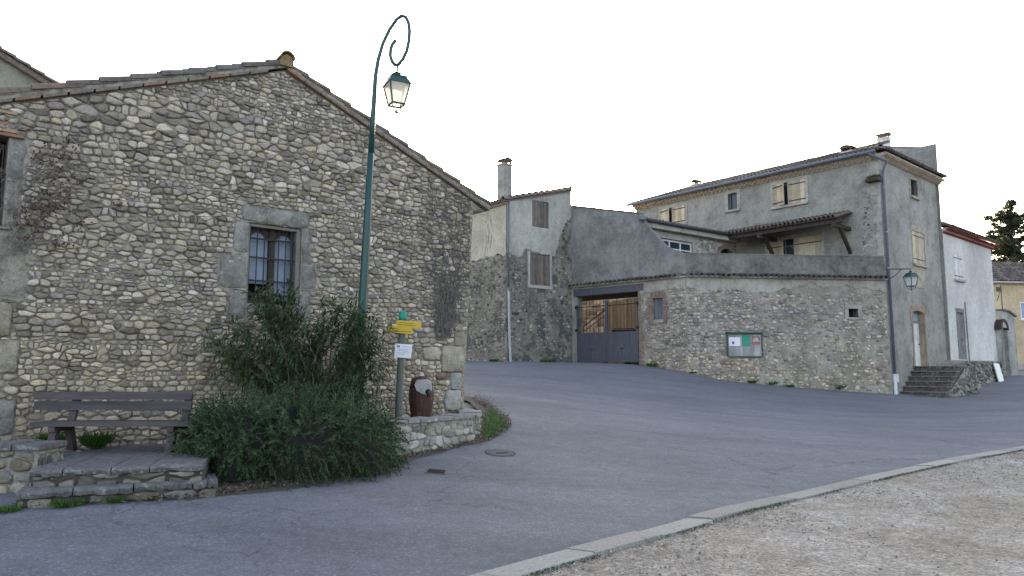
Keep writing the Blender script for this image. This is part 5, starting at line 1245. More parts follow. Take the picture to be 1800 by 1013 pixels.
# ------------------------------------------------------------------ steps of the tall house, rubble bank
def build_steps():
    vD = TALL['vD']; zt = vD[2]; k = 6; W_ = 1.8; T0 = FR.pix(1582, 690)[0]; T1 = vD[0] + .15; run = (T1 - T0) / k
    zb = gz(*(FR.o + FR.d * T0 + FR.n * 1.0)) - .02; rise = (zt - .01 - zb) / k; t1 = vD[1] + .7
    mb = MB(); rnd = random.Random(3)
    for i in range(k):                                 # the flight climbs along the wall, the last tread is the landing at the door
        a = T0 + i * run; z0 = zb + i * rise; e_ = t1 if i == k - 1 else a + run; m_ = 3
        for j in range(m_):
            n0, n1 = W_ * j / m_, W_ * (j + 1) / m_
            mb.fbox(FR, a + rnd.uniform(-.015, .015), e_, n0 + .005, n1 - .005, zb - .5, z0 + rise - .05)
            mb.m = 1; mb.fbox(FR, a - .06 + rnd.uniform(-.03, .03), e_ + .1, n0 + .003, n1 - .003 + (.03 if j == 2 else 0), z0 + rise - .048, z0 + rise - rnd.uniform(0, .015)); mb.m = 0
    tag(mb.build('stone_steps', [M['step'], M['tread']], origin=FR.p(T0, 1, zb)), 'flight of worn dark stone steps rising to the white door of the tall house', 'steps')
    # rubble bank beside the steps and along the white house
    m = MB()
    tw = FR.pix(1752, 650)[0]; pts = [(T0 + .35, W_ + .05), (T1, W_ + .12), (t1, W_ + .1), (t1 + 1.6, 1.2), (tw - 1, .6), (tw, .5)]
    cf = CurveFrame([(FR.o + FR.d * t + FR.n * n) for t, n in pts]); L = cf.L[-1]
    zw = FR.pix(1700, 634)[1]; top = interp([(0, zb + .1), (T1 - T0, zt - .12), (t1 - T0, zt - .1), (t1 - T0 + 1.5, zw - .05), (L, zw)])
    bot = lambda t: gz(*cf.p(t, 0, 0).xy) - .2
    K = 40
    m.m = 1
    for i in range(K):
        a, b = L * i / K, L * (i + 1) / K; lean = -.06 - .2 * min(1, max(0, (a - 2) / 2))
        m.add([cf.p(a, 0, bot(a)), cf.p(b, 0, bot(b)), cf.p(b, lean, top(b)), cf.p(a, lean, top(a))], [(0, 1, 2, 3)])
        ea, eb = cf.p(a, lean, top(a)), cf.p(b, lean, top(b))
        def inn(p): 
            h = (Vector((p.x, p.y)) - FR.o).dot(FR.d); return FR.p(h, -.02, p.z + .04)
        if a > t1 - T0 - .4: m.add([ea, eb, inn(eb), inn(ea)], [(0, 1, 2, 3)])
    m.m = 0
    class Lean:
        def p(self, t, n, z): b_, t_ = bot(t), top(t); return cf.p(t, n - (.06 + .2 * min(1, max(0, (t - 2) / 2))) * (z - b_) / max(.05, t_ - b_), z)
    zl, zh = bot(0), top(0)
    stones(m, Lean(), [(0, zb - .1), (L, bot(L) - .0), (L, top(L)), (t1 - T0 + 1.5, zw - .05), (T1 - T0, zt - .12), (0, zh)], (), h=(.12, .26), asp=1.4, gap=.02, depth=(.02, .10), seed=91, ch=0, rings=2, tilt=.3, jit=.35)
    tag(m.build('rubble_bank', [M['old_stone'], M['ret_mortar']], smooth=True, origin=FR.p(t1 + 1, .6, zb)), 'rough rubble stone bank beside the worn steps under the white house', 'wall')
M['tread'] = m_plain('step_stone_lit_top', (.24, .222, .195), (.13, .12, .108), 6, .95, .8, 12, spots=(.33, .31, .275), spotscale=7)  # treads coloured lighter than the risers, as if lit from above
M['step'] = m_plain('step_stone_dark_riser', (.13, .116, .102), (.062, .056, .052), 6, .95, .8, 12, spots=(.26, .24, .21), spotscale=7)
build_steps()

# ------------------------------------------------------------------ white house, little gateway, cream house
def build_right():
    a, b = FR.pix(1661, 500)[0], FR.pix(1744, 500)[0]; ze = (FR.pix(1668, 402)[1] + FR.pix(1735, 440)[1]) / 2; zb = FR.pix(1690, 640)[1] - .6
    root = thing('white_house', FR.p((a + b) / 2, 0, zb), 'white rendered house with a dark red tile cornice and white shutters', 'house')
    def rect(F, x0, x1, y0, y1): xm, ym = (x0 + x1) / 2, (y0 + y1) / 2; return (F.pix(x0, ym)[0], F.pix(x1, ym)[0], F.pix(xm, y1)[1], F.pix(xm, y0)[1])
    w1 = rect(FR, 1675, 1688, 449, 492); d1 = rect(FR, 1682, 1693, 550, 632); n = .06
    mb = MB(); sheet(mb, FR, [a, b], lambda t: zb - 1, lambda t: ze, [w1, d1], n, .16); body(mb, FR, a, b, 6, zb - 1, lambda t: ze, n); mb.build('wall', M['white_render'], root)
    gt, gm = MB(), MB(); genoise(gt, gm, FR, a - .05, b + .15, ze + .1, 2, .2, .16); o = gt.build('cornice', M['genoise_red'], root); gm.build('cornice_mortar', M['white_render'], o)
    rf = MB(); dv = Vector((FR.d.x, FR.d.y, 0)); nv = Vector((FR.n.x, FR.n.y, 0)); sl = math.tan(R(27)); tile_sheet(rf, FR.p(a - .1, .5, ze + .13), dv, (-nv + UP * sl).normalized(), b - a + .4, 5, seed=92); rf.build('roof', M['mossy'], root)
    ub = MB(); ub.hexa([FR.p(a, .48, ze + .06), FR.p(b + .2, .48, ze + .06), FR.p(b + .2, -4.5, ze + 4.95 * sl), FR.p(a, -4.5, ze + 4.95 * sl), FR.p(a, .45, ze + .11), FR.p(b + .2, .45, ze + .11), FR.p(b + .2, -4.5, ze + .06 + 4.95 * sl), FR.p(a, -4.5, ze + .06 + 4.95 * sl)]); ub.build('roof_boarding', M['genoise_red'], root); bg = MB(); zk = ze + 4.95 * sl; bg.add([FR.p(a, -4.5, zk), FR.p(b, -4.5, zk), FR.p(b, -6.1, ze - .1), FR.p(a, -6.1, ze - .1)], [(0, 1, 2, 3)]); bg.add([FR.p(b, .0, ze - .05), FR.p(b, -6, ze - .05), FR.p(b, -4.5, zk)], [(0, 1, 2)]); bg.add([FR.p(a, .0, ze - .05), FR.p(a, -6, ze - .05), FR.p(a, -4.5, zk)], [(2, 1, 0)]); bg.build('gable', M['white_render'], root)
    m_ = (w1[0] + w1[1]) / 2
    FRn = Frame((FR.p(0, n, 0).x, FR.p(0, n, 0).y), FR.d)
    shutter(root, FRn, w1[0], m_ - .005, w1[2], w1[3], -.02, M['white_wood'], 3, 1); shutter(root, FRn, m_ + .005, w1[1], w1[2], w1[3], -.02, M['white_wood'], 3, 2, hinge='r')
    s = MB(); s.fbox(FRn, w1[0] - .15, w1[1] + .15, -.1, .14, w1[2] - .1, w1[2] - .002); s.build('sill', M['lime_pale'], root)
    d = MB(); d.fbox(FRn, d1[0], d1[1], -.15, -.11, d1[2], d1[3]); o = d.build('door', M['grey_wood'], root); h = MB(); h.lathe(FRn.p(d1[1] - .15, -.09, d1[2] + 1.0), [(.02, -.03), (.035, 0), (.02, .03)], 8); h.build('handle', M['black_iron'], o)
    f = MB()
    for q in ((d1[0] - .12, d1[0], d1[2], d1[3]), (d1[1], d1[1] + .12, d1[2], d1[3]), (d1[0] - .14, d1[1] + .14, d1[3], d1[3] + .2)): f.fbox(FRn, q[0], q[1], -.1, .02, q[2] + .002, q[3] - .002)
    f.build('door_frame', M['grey_render'], root)
    dp = MB(); t = FR.pix(1697, 600)[0]; dp.tube([FRn.p(t, .05, FR.pix(1697, 532)[1]), FRn.p(t + .1, .05, zb)], .03, 6); dp.build('cable_duct', M['grey_render'], root)
    # gateway with rounded coping beyond the white house
    g0, g1 = b + .1, FR.pix(1774, 600)[0]; gz0 = gz(*(FR.o + FR.d * g0)) - .2; gt_ = FR.pix(1757, 553)[1]; r2 = thing('garden_gateway', FR.p((g0 + g1) / 2, .3, gz0), 'weathered rendered gateway wall with an arched doorway beyond the white house', 'gateway')
    d2 = rect(FR, 1750, 1761, 577, 655); m = MB(); nn = .35; FG2 = Frame((FR.p(0, nn, 0).x, FR.p(0, nn, 0).y), FR.d); zt = lambda t: gt_ + .15 - .5 * max(0, (t - (g0 + g1) / 2)) / (g1 - g0)
    sheet(m, FG2, [g0, (g0 + g1) / 2, g1], lambda t: gz0, zt, [(d2[0], d2[1], gz0, d2[3])], 0, .45); body(m, FG2, g0, g1, .5, gz0, zt); m.build('wall', M['shed_render'], r2)
    c = MB(); sbox(c, FG2, (g0, zt(g0)), ((g0 + g1) / 2, zt((g0 + g1) / 2)), -.6, .1, .003, .1); sbox(c, FG2, ((g0 + g1) / 2, zt((g0 + g1) / 2)), (g1 + .1, zt(g1)), -.6, .1, .003, .1); c.build('coping', M['parapet'], r2)
    dd = MB(); dd.fbox(FG2, d2[0], d2[1], -.44, -.38, gz0, d2[3]); dd.build('door', M['pine_old'], r2)
    ah = MB(); dvv = Vector((FR.d.x, FR.d.y, 0)); half_tile(ah, FG2.p((d2[0] + d2[1]) / 2, .04, d2[3] - .12), FG2.p((d2[0] + d2[1]) / 2, -.3, d2[3] - .12), dvv, UP, (d2[1] - d2[0]) / 2 + .2, (d2[1] - d2[0]) / 2 + .2, .2, None, 9, .8); ah.build('arch', M['red_brown'], r2)
    # white board leaning in front of the bank
    lb = MB(); t0, t1 = FR.pix(1751, 650, .9)[0], FR.pix(1760, 650, .9)[0]; zz = gz(*(FR.o + FR.d * t0 + FR.n * .95)); 
    lb.hexa([FR.p(t0, 1.0, zz), FR.p(t1, 1.0, zz), FR.p(t1, .96, zz), FR.p(t0, .96, zz), FR.p(t0, .82, zz + .95), FR.p(t1, .82, zz + .95), FR.p(t1, .78, zz + .95), FR.p(t0, .78, zz + .95)])
    tag(lb.build('white_board', M['pvc'], origin=(FR.p(t0, 1, zz))), 'white board leaning against the foot of the garden gateway', 'board')
    # cream house
    Y = 52.0; p = U(1738, 600, Y); F = Frame((p.x, p.y), (1, .12)); zb2 = F.pix(1800, 652)[1] - .5; ze2 = F.pix(1790, 497)[1]
    r3 = thing('cream_house', F.p(4, 0, zb2), 'cream rendered house with a dark tiled roof behind the garden gateway', 'house'); w2 = rect(F, 1794, 1812, 531, 561); vt = rect(F, 1751, 1760, 505, 513)
    m = MB(); sheet(m, F, [-3, 9], lambda t: zb2 - 1, lambda t: ze2, [w2, vt], 0, .15); body(m, F, -3, 9, 8, zb2 - 1, lambda t: ze2); m.build('wall', M['cream_house'], r3)
    pl = MB(); pl.fbox(F, -3, 9, .0, .05, zb2 - 1, F.pix(1790, 640)[1]); pl.build('plinth', M['shed_render'], r3)
    rf = MB(); zr = F.pix(1780, 463, -2.6)[1]; L = math.hypot(2.9, zr - ze2); tile_sheet(rf, F.p(-3.2, .3, ze2 + .02), Vector((F.d.x, F.d.y, 0)), (Vector((-F.n.x, -F.n.y, 0)) * 2.9 + UP * (zr - ze2)).normalized(), 12.5, L, pitch=.34, seed=95, r=.12); rf.build('roof', M['roof_far'], r3)
    rb = MB(); rb.hexa([F.p(-3.2, .28, ze2 - .02), F.p(9.2, .28, ze2 - .02), F.p(9.2, -2.6, zr - .04), F.p(-3.2, -2.6, zr - .04), F.p(-3.2, .28, ze2 + .02), F.p(9.2, .28, ze2 + .02), F.p(9.2, -2.6, zr), F.p(-3.2, -2.6, zr)]); rb.hexa([F.p(-3.2, -5.5, ze2), F.p(9.2, -5.5, ze2), F.p(9.2, -8.3, ze2), F.p(-3.2, -8.3, ze2), F.p(-3.2, -2.6, zr + .02), F.p(9.2, -2.6, zr + .02), F.p(9.2, -2.65, zr + .02), F.p(-3.2, -2.65, zr + .02)]); rb.build('roof_boarding', M['roof_far'], r3)
    g = MB(); g.tube([F.p(-3, .33, ze2 - .03), F.p(9, .33, ze2 - .03)], .07, 8); g.build('gutter', M['zinc_light'], r3, smooth=True)
    fr = MB()
    for q in ((w2[0], w2[0] + .08, w2[2], w2[3]), (w2[1] - .08, w2[1], w2[2], w2[3]), (w2[0] + .08, w2[1] - .08, w2[3] - .08, w2[3]), (w2[0] + .08, w2[1] - .08, w2[2], w2[2] + .08)): fr.fbox(F, q[0], q[1], -.1, -.02, q[2], q[3])
    fr.fbox(F, w2[0] - .12, w2[1] + .12, -.02, .08, w2[2] - .1, w2[2] - .002); o = fr.build('window', M['white_frame'], r3); gp = MB(); gp.fbox(F, w2[0], w2[1], -.09, -.08, w2[2], w2[3]); gp.build('pane', M['pale_pane'], o)
    v = MB(); v.fbox(F, vt[0], vt[1], -.1, -.06, vt[2], vt[3])
    for i in range(4): z = lerp(vt[2], vt[3], (i + .3) / 4); v.fbox(F, vt[0], vt[1], -.06, .01, z, z + .04)
    v.build('vent', M['pine_old'], r3)
    ib = thing('iron_bracket', FR.p(g0 + .1, .3, gt_), 'thin iron bracket rising above the gateway against the cream house', 'bracket'); im = MB(); q0 = FG2.p(g0 + .9, -.2, zt(g0) + .05)
    im.tube([q0, q0 + UP * 1.5], .025, 6); im.tube([q0 + UP * 1.3, q0 + UP * .5 - dvv * .9], .02, 6); im.build('arm', M['rust_bar'], ib)
M['mossy'] = m_tile('mossy_tile', [(.16, .13, .10), (.13, .12, .09), (.19, .15, .11)], .8, (.16, .16, .10)); M['red_brown'] = m_plain('red_brown_hood', (.06, .038, .038), None, 8, .8)
build_right()

# ------------------------------------------------------------------ street lamp and wall lantern
def lantern(parent, c, s, ang, legs=True):
    """c: top of the roof cap; s: scale (1 = 0.42 m wide)"""
    ca, sa = math.cos(ang), math.sin(ang)
    def P(x, y, z): return Vector((c.x + (x * ca - y * sa) * s, c.y + (x * sa + y * ca) * s, c.z + z * s))
    def frustum(mb, w0, z0, w1, z1):
        mb.hexa([P(-w0, -w0, z0), P(w0, -w0, z0), P(w0, w0, z0), P(-w0, w0, z0), P(-w1, -w1, z1), P(w1, -w1, z1), P(w1, w1, z1), P(-w1, w1, z1)])
    rf = MB(); frustum(rf, .235, -.26, .225, -.245); frustum(rf, .22, -.244, .15, -.11); frustum(rf, .165, -.109, .155, -.095); frustum(rf, .14, -.094, .06, -.055)
    rf.lathe(P(0, 0, 0), [(.05 * s, -.056 * s), (.05 * s, -.03 * s), (.085 * s, -.015 * s), (.03 * s, .01 * s), (.012 * s, .03 * s)], 12); rf.build('lantern_roof', M['green'], parent)
    fr = MB(); w0, z0, w1, z1 = .205, -.26, .125, -.66
    for sx, sy in ((1, 1), (1, -1), (-1, 1), (-1, -1)): fr.tube([P(sx * w0, sy * w0, z0), P(sx * w1, sy * w1, z1)], .019 * s, 6)
    for a, b in (((-1, -1), (1, -1)), ((1, -1), (1, 1)), ((1, 1), (-1, 1)), ((-1, 1), (-1, -1))): fr.tube([P(a[0] * w1, a[1] * w1, z1), P(b[0] * w1, b[1] * w1, z1)], .019 * s, 6)
    for sx, sy in ((1, 1), (1, -1), (-1, 1), (-1, -1)): fr.tube([P(sx * w1, sy * w1, z1), P(sx * .115, sy * .115, z1 - .06), P(sx * .06, sy * .06, z1 - .13), P(0, 0, z1 - .16)], .012 * s, 5)
    fr.tube([P(0, 0, z1 - .10), P(0, 0, z1 - .2)], [.02 * s, .008 * s], 8); fr.tube([P(0, 0, z1 - .16), P(0, 0, z1 + .1)], .006 * s, 6); fr.build('lantern_frame', M['green'], parent)
    k = .96
    for n, (a, b) in enumerate((((-1, -1), (1, -1)), ((1, -1), (1, 1)), ((1, 1), (-1, 1)), ((-1, 1), (-1, -1)))):
        g = MB(); g.add([P(a[0] * w0 * k, a[1] * w0 * k, z0), P(b[0] * w0 * k, b[1] * w0 * k, z0), P(b[0] * w1 * k, b[1] * w1 * k, z1), P(a[0] * w1 * k, a[1] * w1 * k, z1)], [(3, 2, 1, 0)]); g.build('pane', M['lantern'], parent)
def build_lamp():
    Y = 10.9; b = U(630, 700, Y); b.z = gz(b.x, b.y); root = thing('street_lamp', b, 'tall green street lamp with a scrolled crook and hanging lantern in front of the barn', 'street lamp')
    pp = [U(631, 690, Y), U(636, 560, Y), U(645, 400, Y), U(652, 270, Y)]; p0 = Vector((pp[0].x - .01, Y, b.z - .1))
    mb = MB(); mb.tube([p0] + pp, [.075, .072, .066, .058, .045], 14)
    mb.lathe(Vector((p0.x, p0.y, b.z)), [(.14, -.05), (.14, .05), (.10, .09), (.085, .6), (.078, .64)], 14); mb.build('pole', M['green'], root, smooth=True)
    cr = [(652, 270), (656, 200), (660, 135), (665, 105), (673, 77), (685, 52), (697, 35), (706, 28), (713, 30), (718, 40), (720, 55), (719, 72), (715, 90), (708, 105), (700, 114), (694, 114), (689, 108), (686, 98), (687, 86), (690, 78), (696, 71)]
    cm = MB(); cm.tube([U(x, y, Y) for x, y in cr], [.045, .040, .034, .031] + [.028] * 17, 10); cm.build('crook', M['green'], root, smooth=True)
    c = U(698, 128, Y); rd = MB(); rd.tube([U(699, 112, Y), c], .014, 8); rd.build('hanger', M['green'], root)
    lantern(root, c, (U(722, 155, Y) - U(672, 155, Y)).length / .56, R(28))
build_lamp()
def build_wall_lantern():
    a = FR.p(.22, .06, FR.pix(1566, 475)[1]); root = thing('wall_lantern', a, 'green lantern on an iron bracket at the corner of the tall house', 'lantern')
    ex = U(1600, 473, 30.9); mb = MB(); nv = Vector((FR.n.x, FR.n.y, 0))
    mb.tube([a, ex], .022, 8); mid = a.lerp(ex, .6); mb.tube([a - UP * .42, a.lerp(ex, .25) - UP * .32, mid - UP * .02], .016, 6)
    mb.tube([a - UP * .5, a + UP * .12], .03, 8); mb.tube([ex + UP * .02, ex - UP * .1], .015, 6); mb.build('bracket', M['green'], root)
    lantern(root, ex - UP * .1, .95, R(20))
build_wall_lantern()

# ------------------------------------------------------------------ notice board, signpost, pump, basin
def build_board():
    x0, x1 = FT.pix(1278, 605)[0], FT.pix(1337, 608)[0]; z0, z1 = FT.pix(1308, 626)[1], FT.pix(1308, 588)[1]
    root = thing('notice_board', FT.p((x0 + x1) / 2, .06, z0), 'green framed wooden notice board hanging on the rubble terrace wall', 'notice board'); rnd = random.Random(4)
    b = MB(); k = 9
    for i in range(k): b.fbox(FT, lerp(x0, x1, i / k) + .002, lerp(x0, x1, (i + 1) / k) - .002, .05, .085 + rnd.uniform(-.002, .002), z0, z1, (rnd.random(), 0, 0, 1))
    b.build('panel', M['board_wood'], root); f = MB(); w_ = .035
    f.fbox(FT, x0 - w_, x0, .04, .16, z0 - .03, z1 + .05); f.fbox(FT, x1, x1 + w_, .04, .16, z0 - .03, z1 + .05); f.fbox(FT, x0, x1, .04, .16, z1, z1 + .05); f.fbox(FT, x0, x1, .04, .11, z0 - .05, z0)
    f.build('frame', M['board_green'], root); h = MB(); h.fbox(FT, x0 - .08, x1 + .1, .03, .24, z1 + .052, z1 + .085); h.build('hood', M['board_green'], root)
    def P(u, v): return lerp(x0, x1, u), lerp(z1, z0, v)
    def sheet_(u0, v0, u1, v1, mat, nm, n=.09, par=None, lab=None):
        a, zb = P(u0, v1); c, zt = P(u1, v0); m = MB(); m.fbox(FT, a, c, n - .002, n + .003, zb, zt); o = m.build(nm, M[mat], par or root)
        if lab: o['label'] = lab
        return o
    o = sheet_(.03, .14, .36, .54, 'white_paper', 'notice_sheet', lab='white paper notice with a small dark blot'); m = MB(); u, z = P(.155, .40); m.prism(FT, [(u + .05 * math.cos(a * .7), z + .07 * math.sin(a * .7)) for a in range(9)], .0945, .097); m.build('print', M['mark_dark'], o)
    sheet_(.42, .04, .66, .55, 'green_sheet', 'notice_sheet', lab='plain green sheet')
    o = sheet_(.72, .08, .96, .48, 'poster_red', 'poster', lab='red and pale blue poster'); m = MB(); q = [P(*p) for p in ((.735, .36), (.85, .32), (.945, .36), (.90, .18), (.84, .12), (.77, .2))]; m.prism(FT, q, .0945, .097); m.build('print', M['poster_blue'], o)
build_board()
def build_signpost():
    Y = 10.75; b = U(700, 742, Y); root = thing('signpost', Vector((b.x, b.y, b.z - .3)), 'wooden signpost with a green cap, two yellow direction boards and a white notice', 'signpost')
    t = U(708, 560, Y); mb = MB(); mb.tube([Vector((b.x, b.y, b.z - .4)), b, t], .052, 14); mb.build('post', M['wood_post'], root, smooth=True)
    c = MB(); c.lathe(t, [(.055, -.02), (.058, .0), (.056, .09), (.04, .105), (.01, .11)], 14); c.build('cap', M['green_cap'], root, smooth=True)
    D = Vector((.985, .06, 0)).normalized(); n = Vector((D.y, -D.x, 0))
    def board(x0, x1, y0, y1, mat, nm, off, lab, tilt=0.0, arrow=0):
        a = U(x0, (y0 + y1) / 2, Y - .07); w_ = (U(x1, 500, Y) - U(x0, 500, Y)).length; h = (U(700, y0, Y) - U(700, y1, Y)).length
        dd = (D + UP * tilt).normalized(); up = dd.cross(n) * -1
        if up.z < 0: up = -up
        o_ = a + n * off; m = MB()
        def q(u, v, k): return o_ + dd * u * w_ + up * (v - .5) * h + n * k
        def slab(mm, u0, u1, v0, v1, k0, k1): mm.hexa([q(u0, v0, k1), q(u1, v0, k1), q(u1, v0, k0), q(u0, v0, k0), q(u0, v1, k1), q(u1, v1, k1), q(u1, v1, k0), q(u0, v1, k0)])
        slab(m, 0, 1, 0, 1, -.012, 0); o = m.build(nm, M[mat], root); o['label'] = lab; return o, slab
    o, s = board(697, 740, 563, 574, 'yellow', 'direction_board', .004, 'upper yellow board pointing right', -.08); m = MB()
    s(m, .06, .72, .62, .70, .0005, .0025); o2 = m.build('lettering', M['ochre_mark'], o); m = MB(); s(m, .06, .8, .3, .38, .0005, .0025); m.build('lettering', M['ochre_mark'], o)
    o, s = board(682, 724, 573, 584, 'yellow', 'direction_board', .012, 'lower yellow board pointing left', -.09); m = MB(); s(m, .05, .45, .6, .68, .0005, .0025); m.build('lettering', M['ochre_mark'], o); m = MB(); s(m, .2, .95, .3, .37, .0005, .0025); m.build('lettering', M['ochre_mark'], o)
    o, s = board(694, 723, 604, 628, 'white_paper', 'notice_sheet', .0, 'white paper notice', -.07)
    m = MB(); s(m, .12, .28, .74, .88, .0005, .0025); m.build('print', M['mark_grey'], o)
    for v, a, b2 in ((.8, .45, .85), (.6, .15, .85), (.48, .15, .8), (.36, .15, .85), (.24, .15, .6)): m = MB(); s(m, a, b2, v, v + .02, .0005, .0025); m.build('lettering', M['mark_grey'], o)
build_signpost()
BAS = [U(690, 800, 10.1), U(735, 790, 10.55), U(790, 780, 11.1), U(828, 772, 11.65), U(843, 764, 12.3), U(838, 752, 13.1), U(815, 740, 13.7)]
def build_basin():
    zt = U(780, 737, 11.0).z - .02; zb = min(gz(p.x, p.y) for p in BAS) - .15; cf = CurveFrame([p.xy for p in BAS]); L = cf.L[-1]
    root = thing('stone_basin', Vector((BAS[2].x, BAS[2].y, zb)), 'low curved stone basin wall around the old rusty water pump', 'wall'); m = MB(); m.m = 1; K = 36; W_ = .30
    for i in range(K):
        a, b = L * i / K, L * (i + 1) / K
        m.add([cf.p(a, 0, zb), cf.p(b, 0, zb), cf.p(b, 0, zt), cf.p(a, 0, zt)], [(0, 1, 2, 3)]); m.add([cf.p(a, -W_, zb), cf.p(b, -W_, zb), cf.p(b, -W_, zt), cf.p(a, -W_, zt)], [(3, 2, 1, 0)])
    m.m = 0; stones(m, cf, [(0, zb), (L, zb), (L, zt), (0, zt)], (), h=(.08, .15), asp=1.6, gap=.014, depth=(.01, .045), seed=101, ch=1, rings=3)
    m.build('wall', [M['basin_stone'], M['barn_mortar']], root, smooth=True)
    c = MB(); rnd = random.Random(4); a = 0
    while a < L - .05:
        b = min(L, a + rnd.uniform(.22, .5)); o = rnd.uniform(-.01, .025); h = rnd.uniform(.04, .06); K2 = 4
        pr = [[cf.p(lerp(a + .005, b - .005, j / K2), .035 + o + rnd.uniform(-.01, .01), zt + .002), cf.p(lerp(a + .005, b - .005, j / K2), .03 + o, zt + h), cf.p(lerp(a + .005, b - .005, j / K2), -W_ - .02, zt + h + rnd.uniform(-.01, .01)), cf.p(lerp(a + .005, b - .005, j / K2), -W_ - .02, zt + .002)] for j in range(K2 + 1)]
        vs = [v for q in pr for v in q]; fs = [(0, 1, 2, 3), (K2 * 4 + 3, K2 * 4 + 2, K2 * 4 + 1, K2 * 4)] + [(j * 4 + k, j * 4 + (k + 1) % 4, (j + 1) * 4 + (k + 1) % 4, (j + 1) * 4 + k) for j in range(K2) for k in range(4)]
        c.add(vs, fs); a = b
    c.build('coping', M['coping'], root)
    f = MB(); q = [cf.p(L * i / 12, -W_, zt - .16) for i in range(13)] + [F1.p(BARN['tR_bot'] - .05, .0, zt - .16), F1.p(BARN['tR_bot'] - 2.1, .0, zt - .16)]; f.add(q, [tuple(range(len(q)))]); f.build('basin_floor', M['soil'], root)
    return zt
M['basin_stone'] = m_stone('basin_stone', [(.33, .32, .28), (.42, .41, .36), (.28, .28, .25), (.44, .43, .39), (.34, .33, .26)], None, lichen=.5, var=.35); M['coping'] = m_plain('basin_coping', (.27, .265, .26), (.17, .168, .165), 5, .9, .6, 22, spots=(.40, .39, .37), spotscale=12)
ZBAS = build_basin()
def build_pump():
    Y = 11.55; a = U(740, 732, Y); z0 = ZBAS - .18; h = U(742, 660, Y).z - z0; c = Vector((a.x, a.y, z0)); root = thing('water_pump', c, 'rusty brown cast iron water pump with flaking white paint on its head', 'pump'); s = h / .8
    def sec(z, w_, d): return [Vector((c.x + 1.08 * w_ * s * math.cos(t) * (1 if abs(math.cos(t)) < .9 else .97), c.y + d * s * math.sin(t), c.z + z * s)) for t in [2 * math.pi * k / 20 for k in range(20)]]
    def loft(mb, secs):
        vs = [v for q in secs for v in q]; n = 20; fs = [(i * n + k, i * n + (k + 1) % n, (i + 1) * n + (k + 1) % n, (i + 1) * n + k) for i in range(len(secs) - 1) for k in range(n)] + [tuple(range(n - 1, -1, -1)), tuple((len(secs) - 1) * n + k for k in range(n))]; mb.add(vs, fs)
    b = MB(); loft(b, [sec(0, .155, .155), sec(.05, .155, .155), sec(.055, .135, .135), sec(.25, .15, .15), sec(.42, .172, .16), sec(.54, .175, .16), sec(.62, .165, .15)]); b.build('body', M['cast_rust'], root, smooth=False)
    hd = MB(); loft(hd, [sec(.621, .166, .151), sec(.70, .155, .145), sec(.745, .135, .13), sec(.775, .09, .09), sec(.79, .03, .03)]); hd.build('head', M['cast_head'], root, smooth=True)
    pl = MB(); q = [(-.05, .58), (-.08, .66), (-.05, .735), (.10, .745), (.165, .70), (.17, .60), (.12, .50), (.04, .53)]; F = Frame((c.x, c.y - .155 * s), (1, .0)); pl.prism(F, [(x * s, c.z + z * s) for x, z in q], -.06, .012); pl.build('face_plate', M['cast_white'], root)
    sp = MB(); o = c + Vector((.12 * s, -.15 * s, .56 * s)); sp.tube([o + Vector((0, .05, .0)), o + Vector((.01, -.05, 0)), o + Vector((.015, -.09, -.02)), o + Vector((.015, -.10, -.06))], .022, 10); sp.lathe(o + Vector((0, -.02, 0)), [(.04, -.02), (.045, 0), (.04, .02)], 12, rot=Matrix(((1, 0, 0), (0, 0, 1), (0, 1, 0)))); sp.build('spout', M['black_iron'], root, smooth=True)
M['cast_head'] = m_plain('pump_head', (.10, .045, .035), (.05, .027, .024), 9, .6, .25, 30, spots=(.20, .12, .10), spotscale=9)
build_pump()

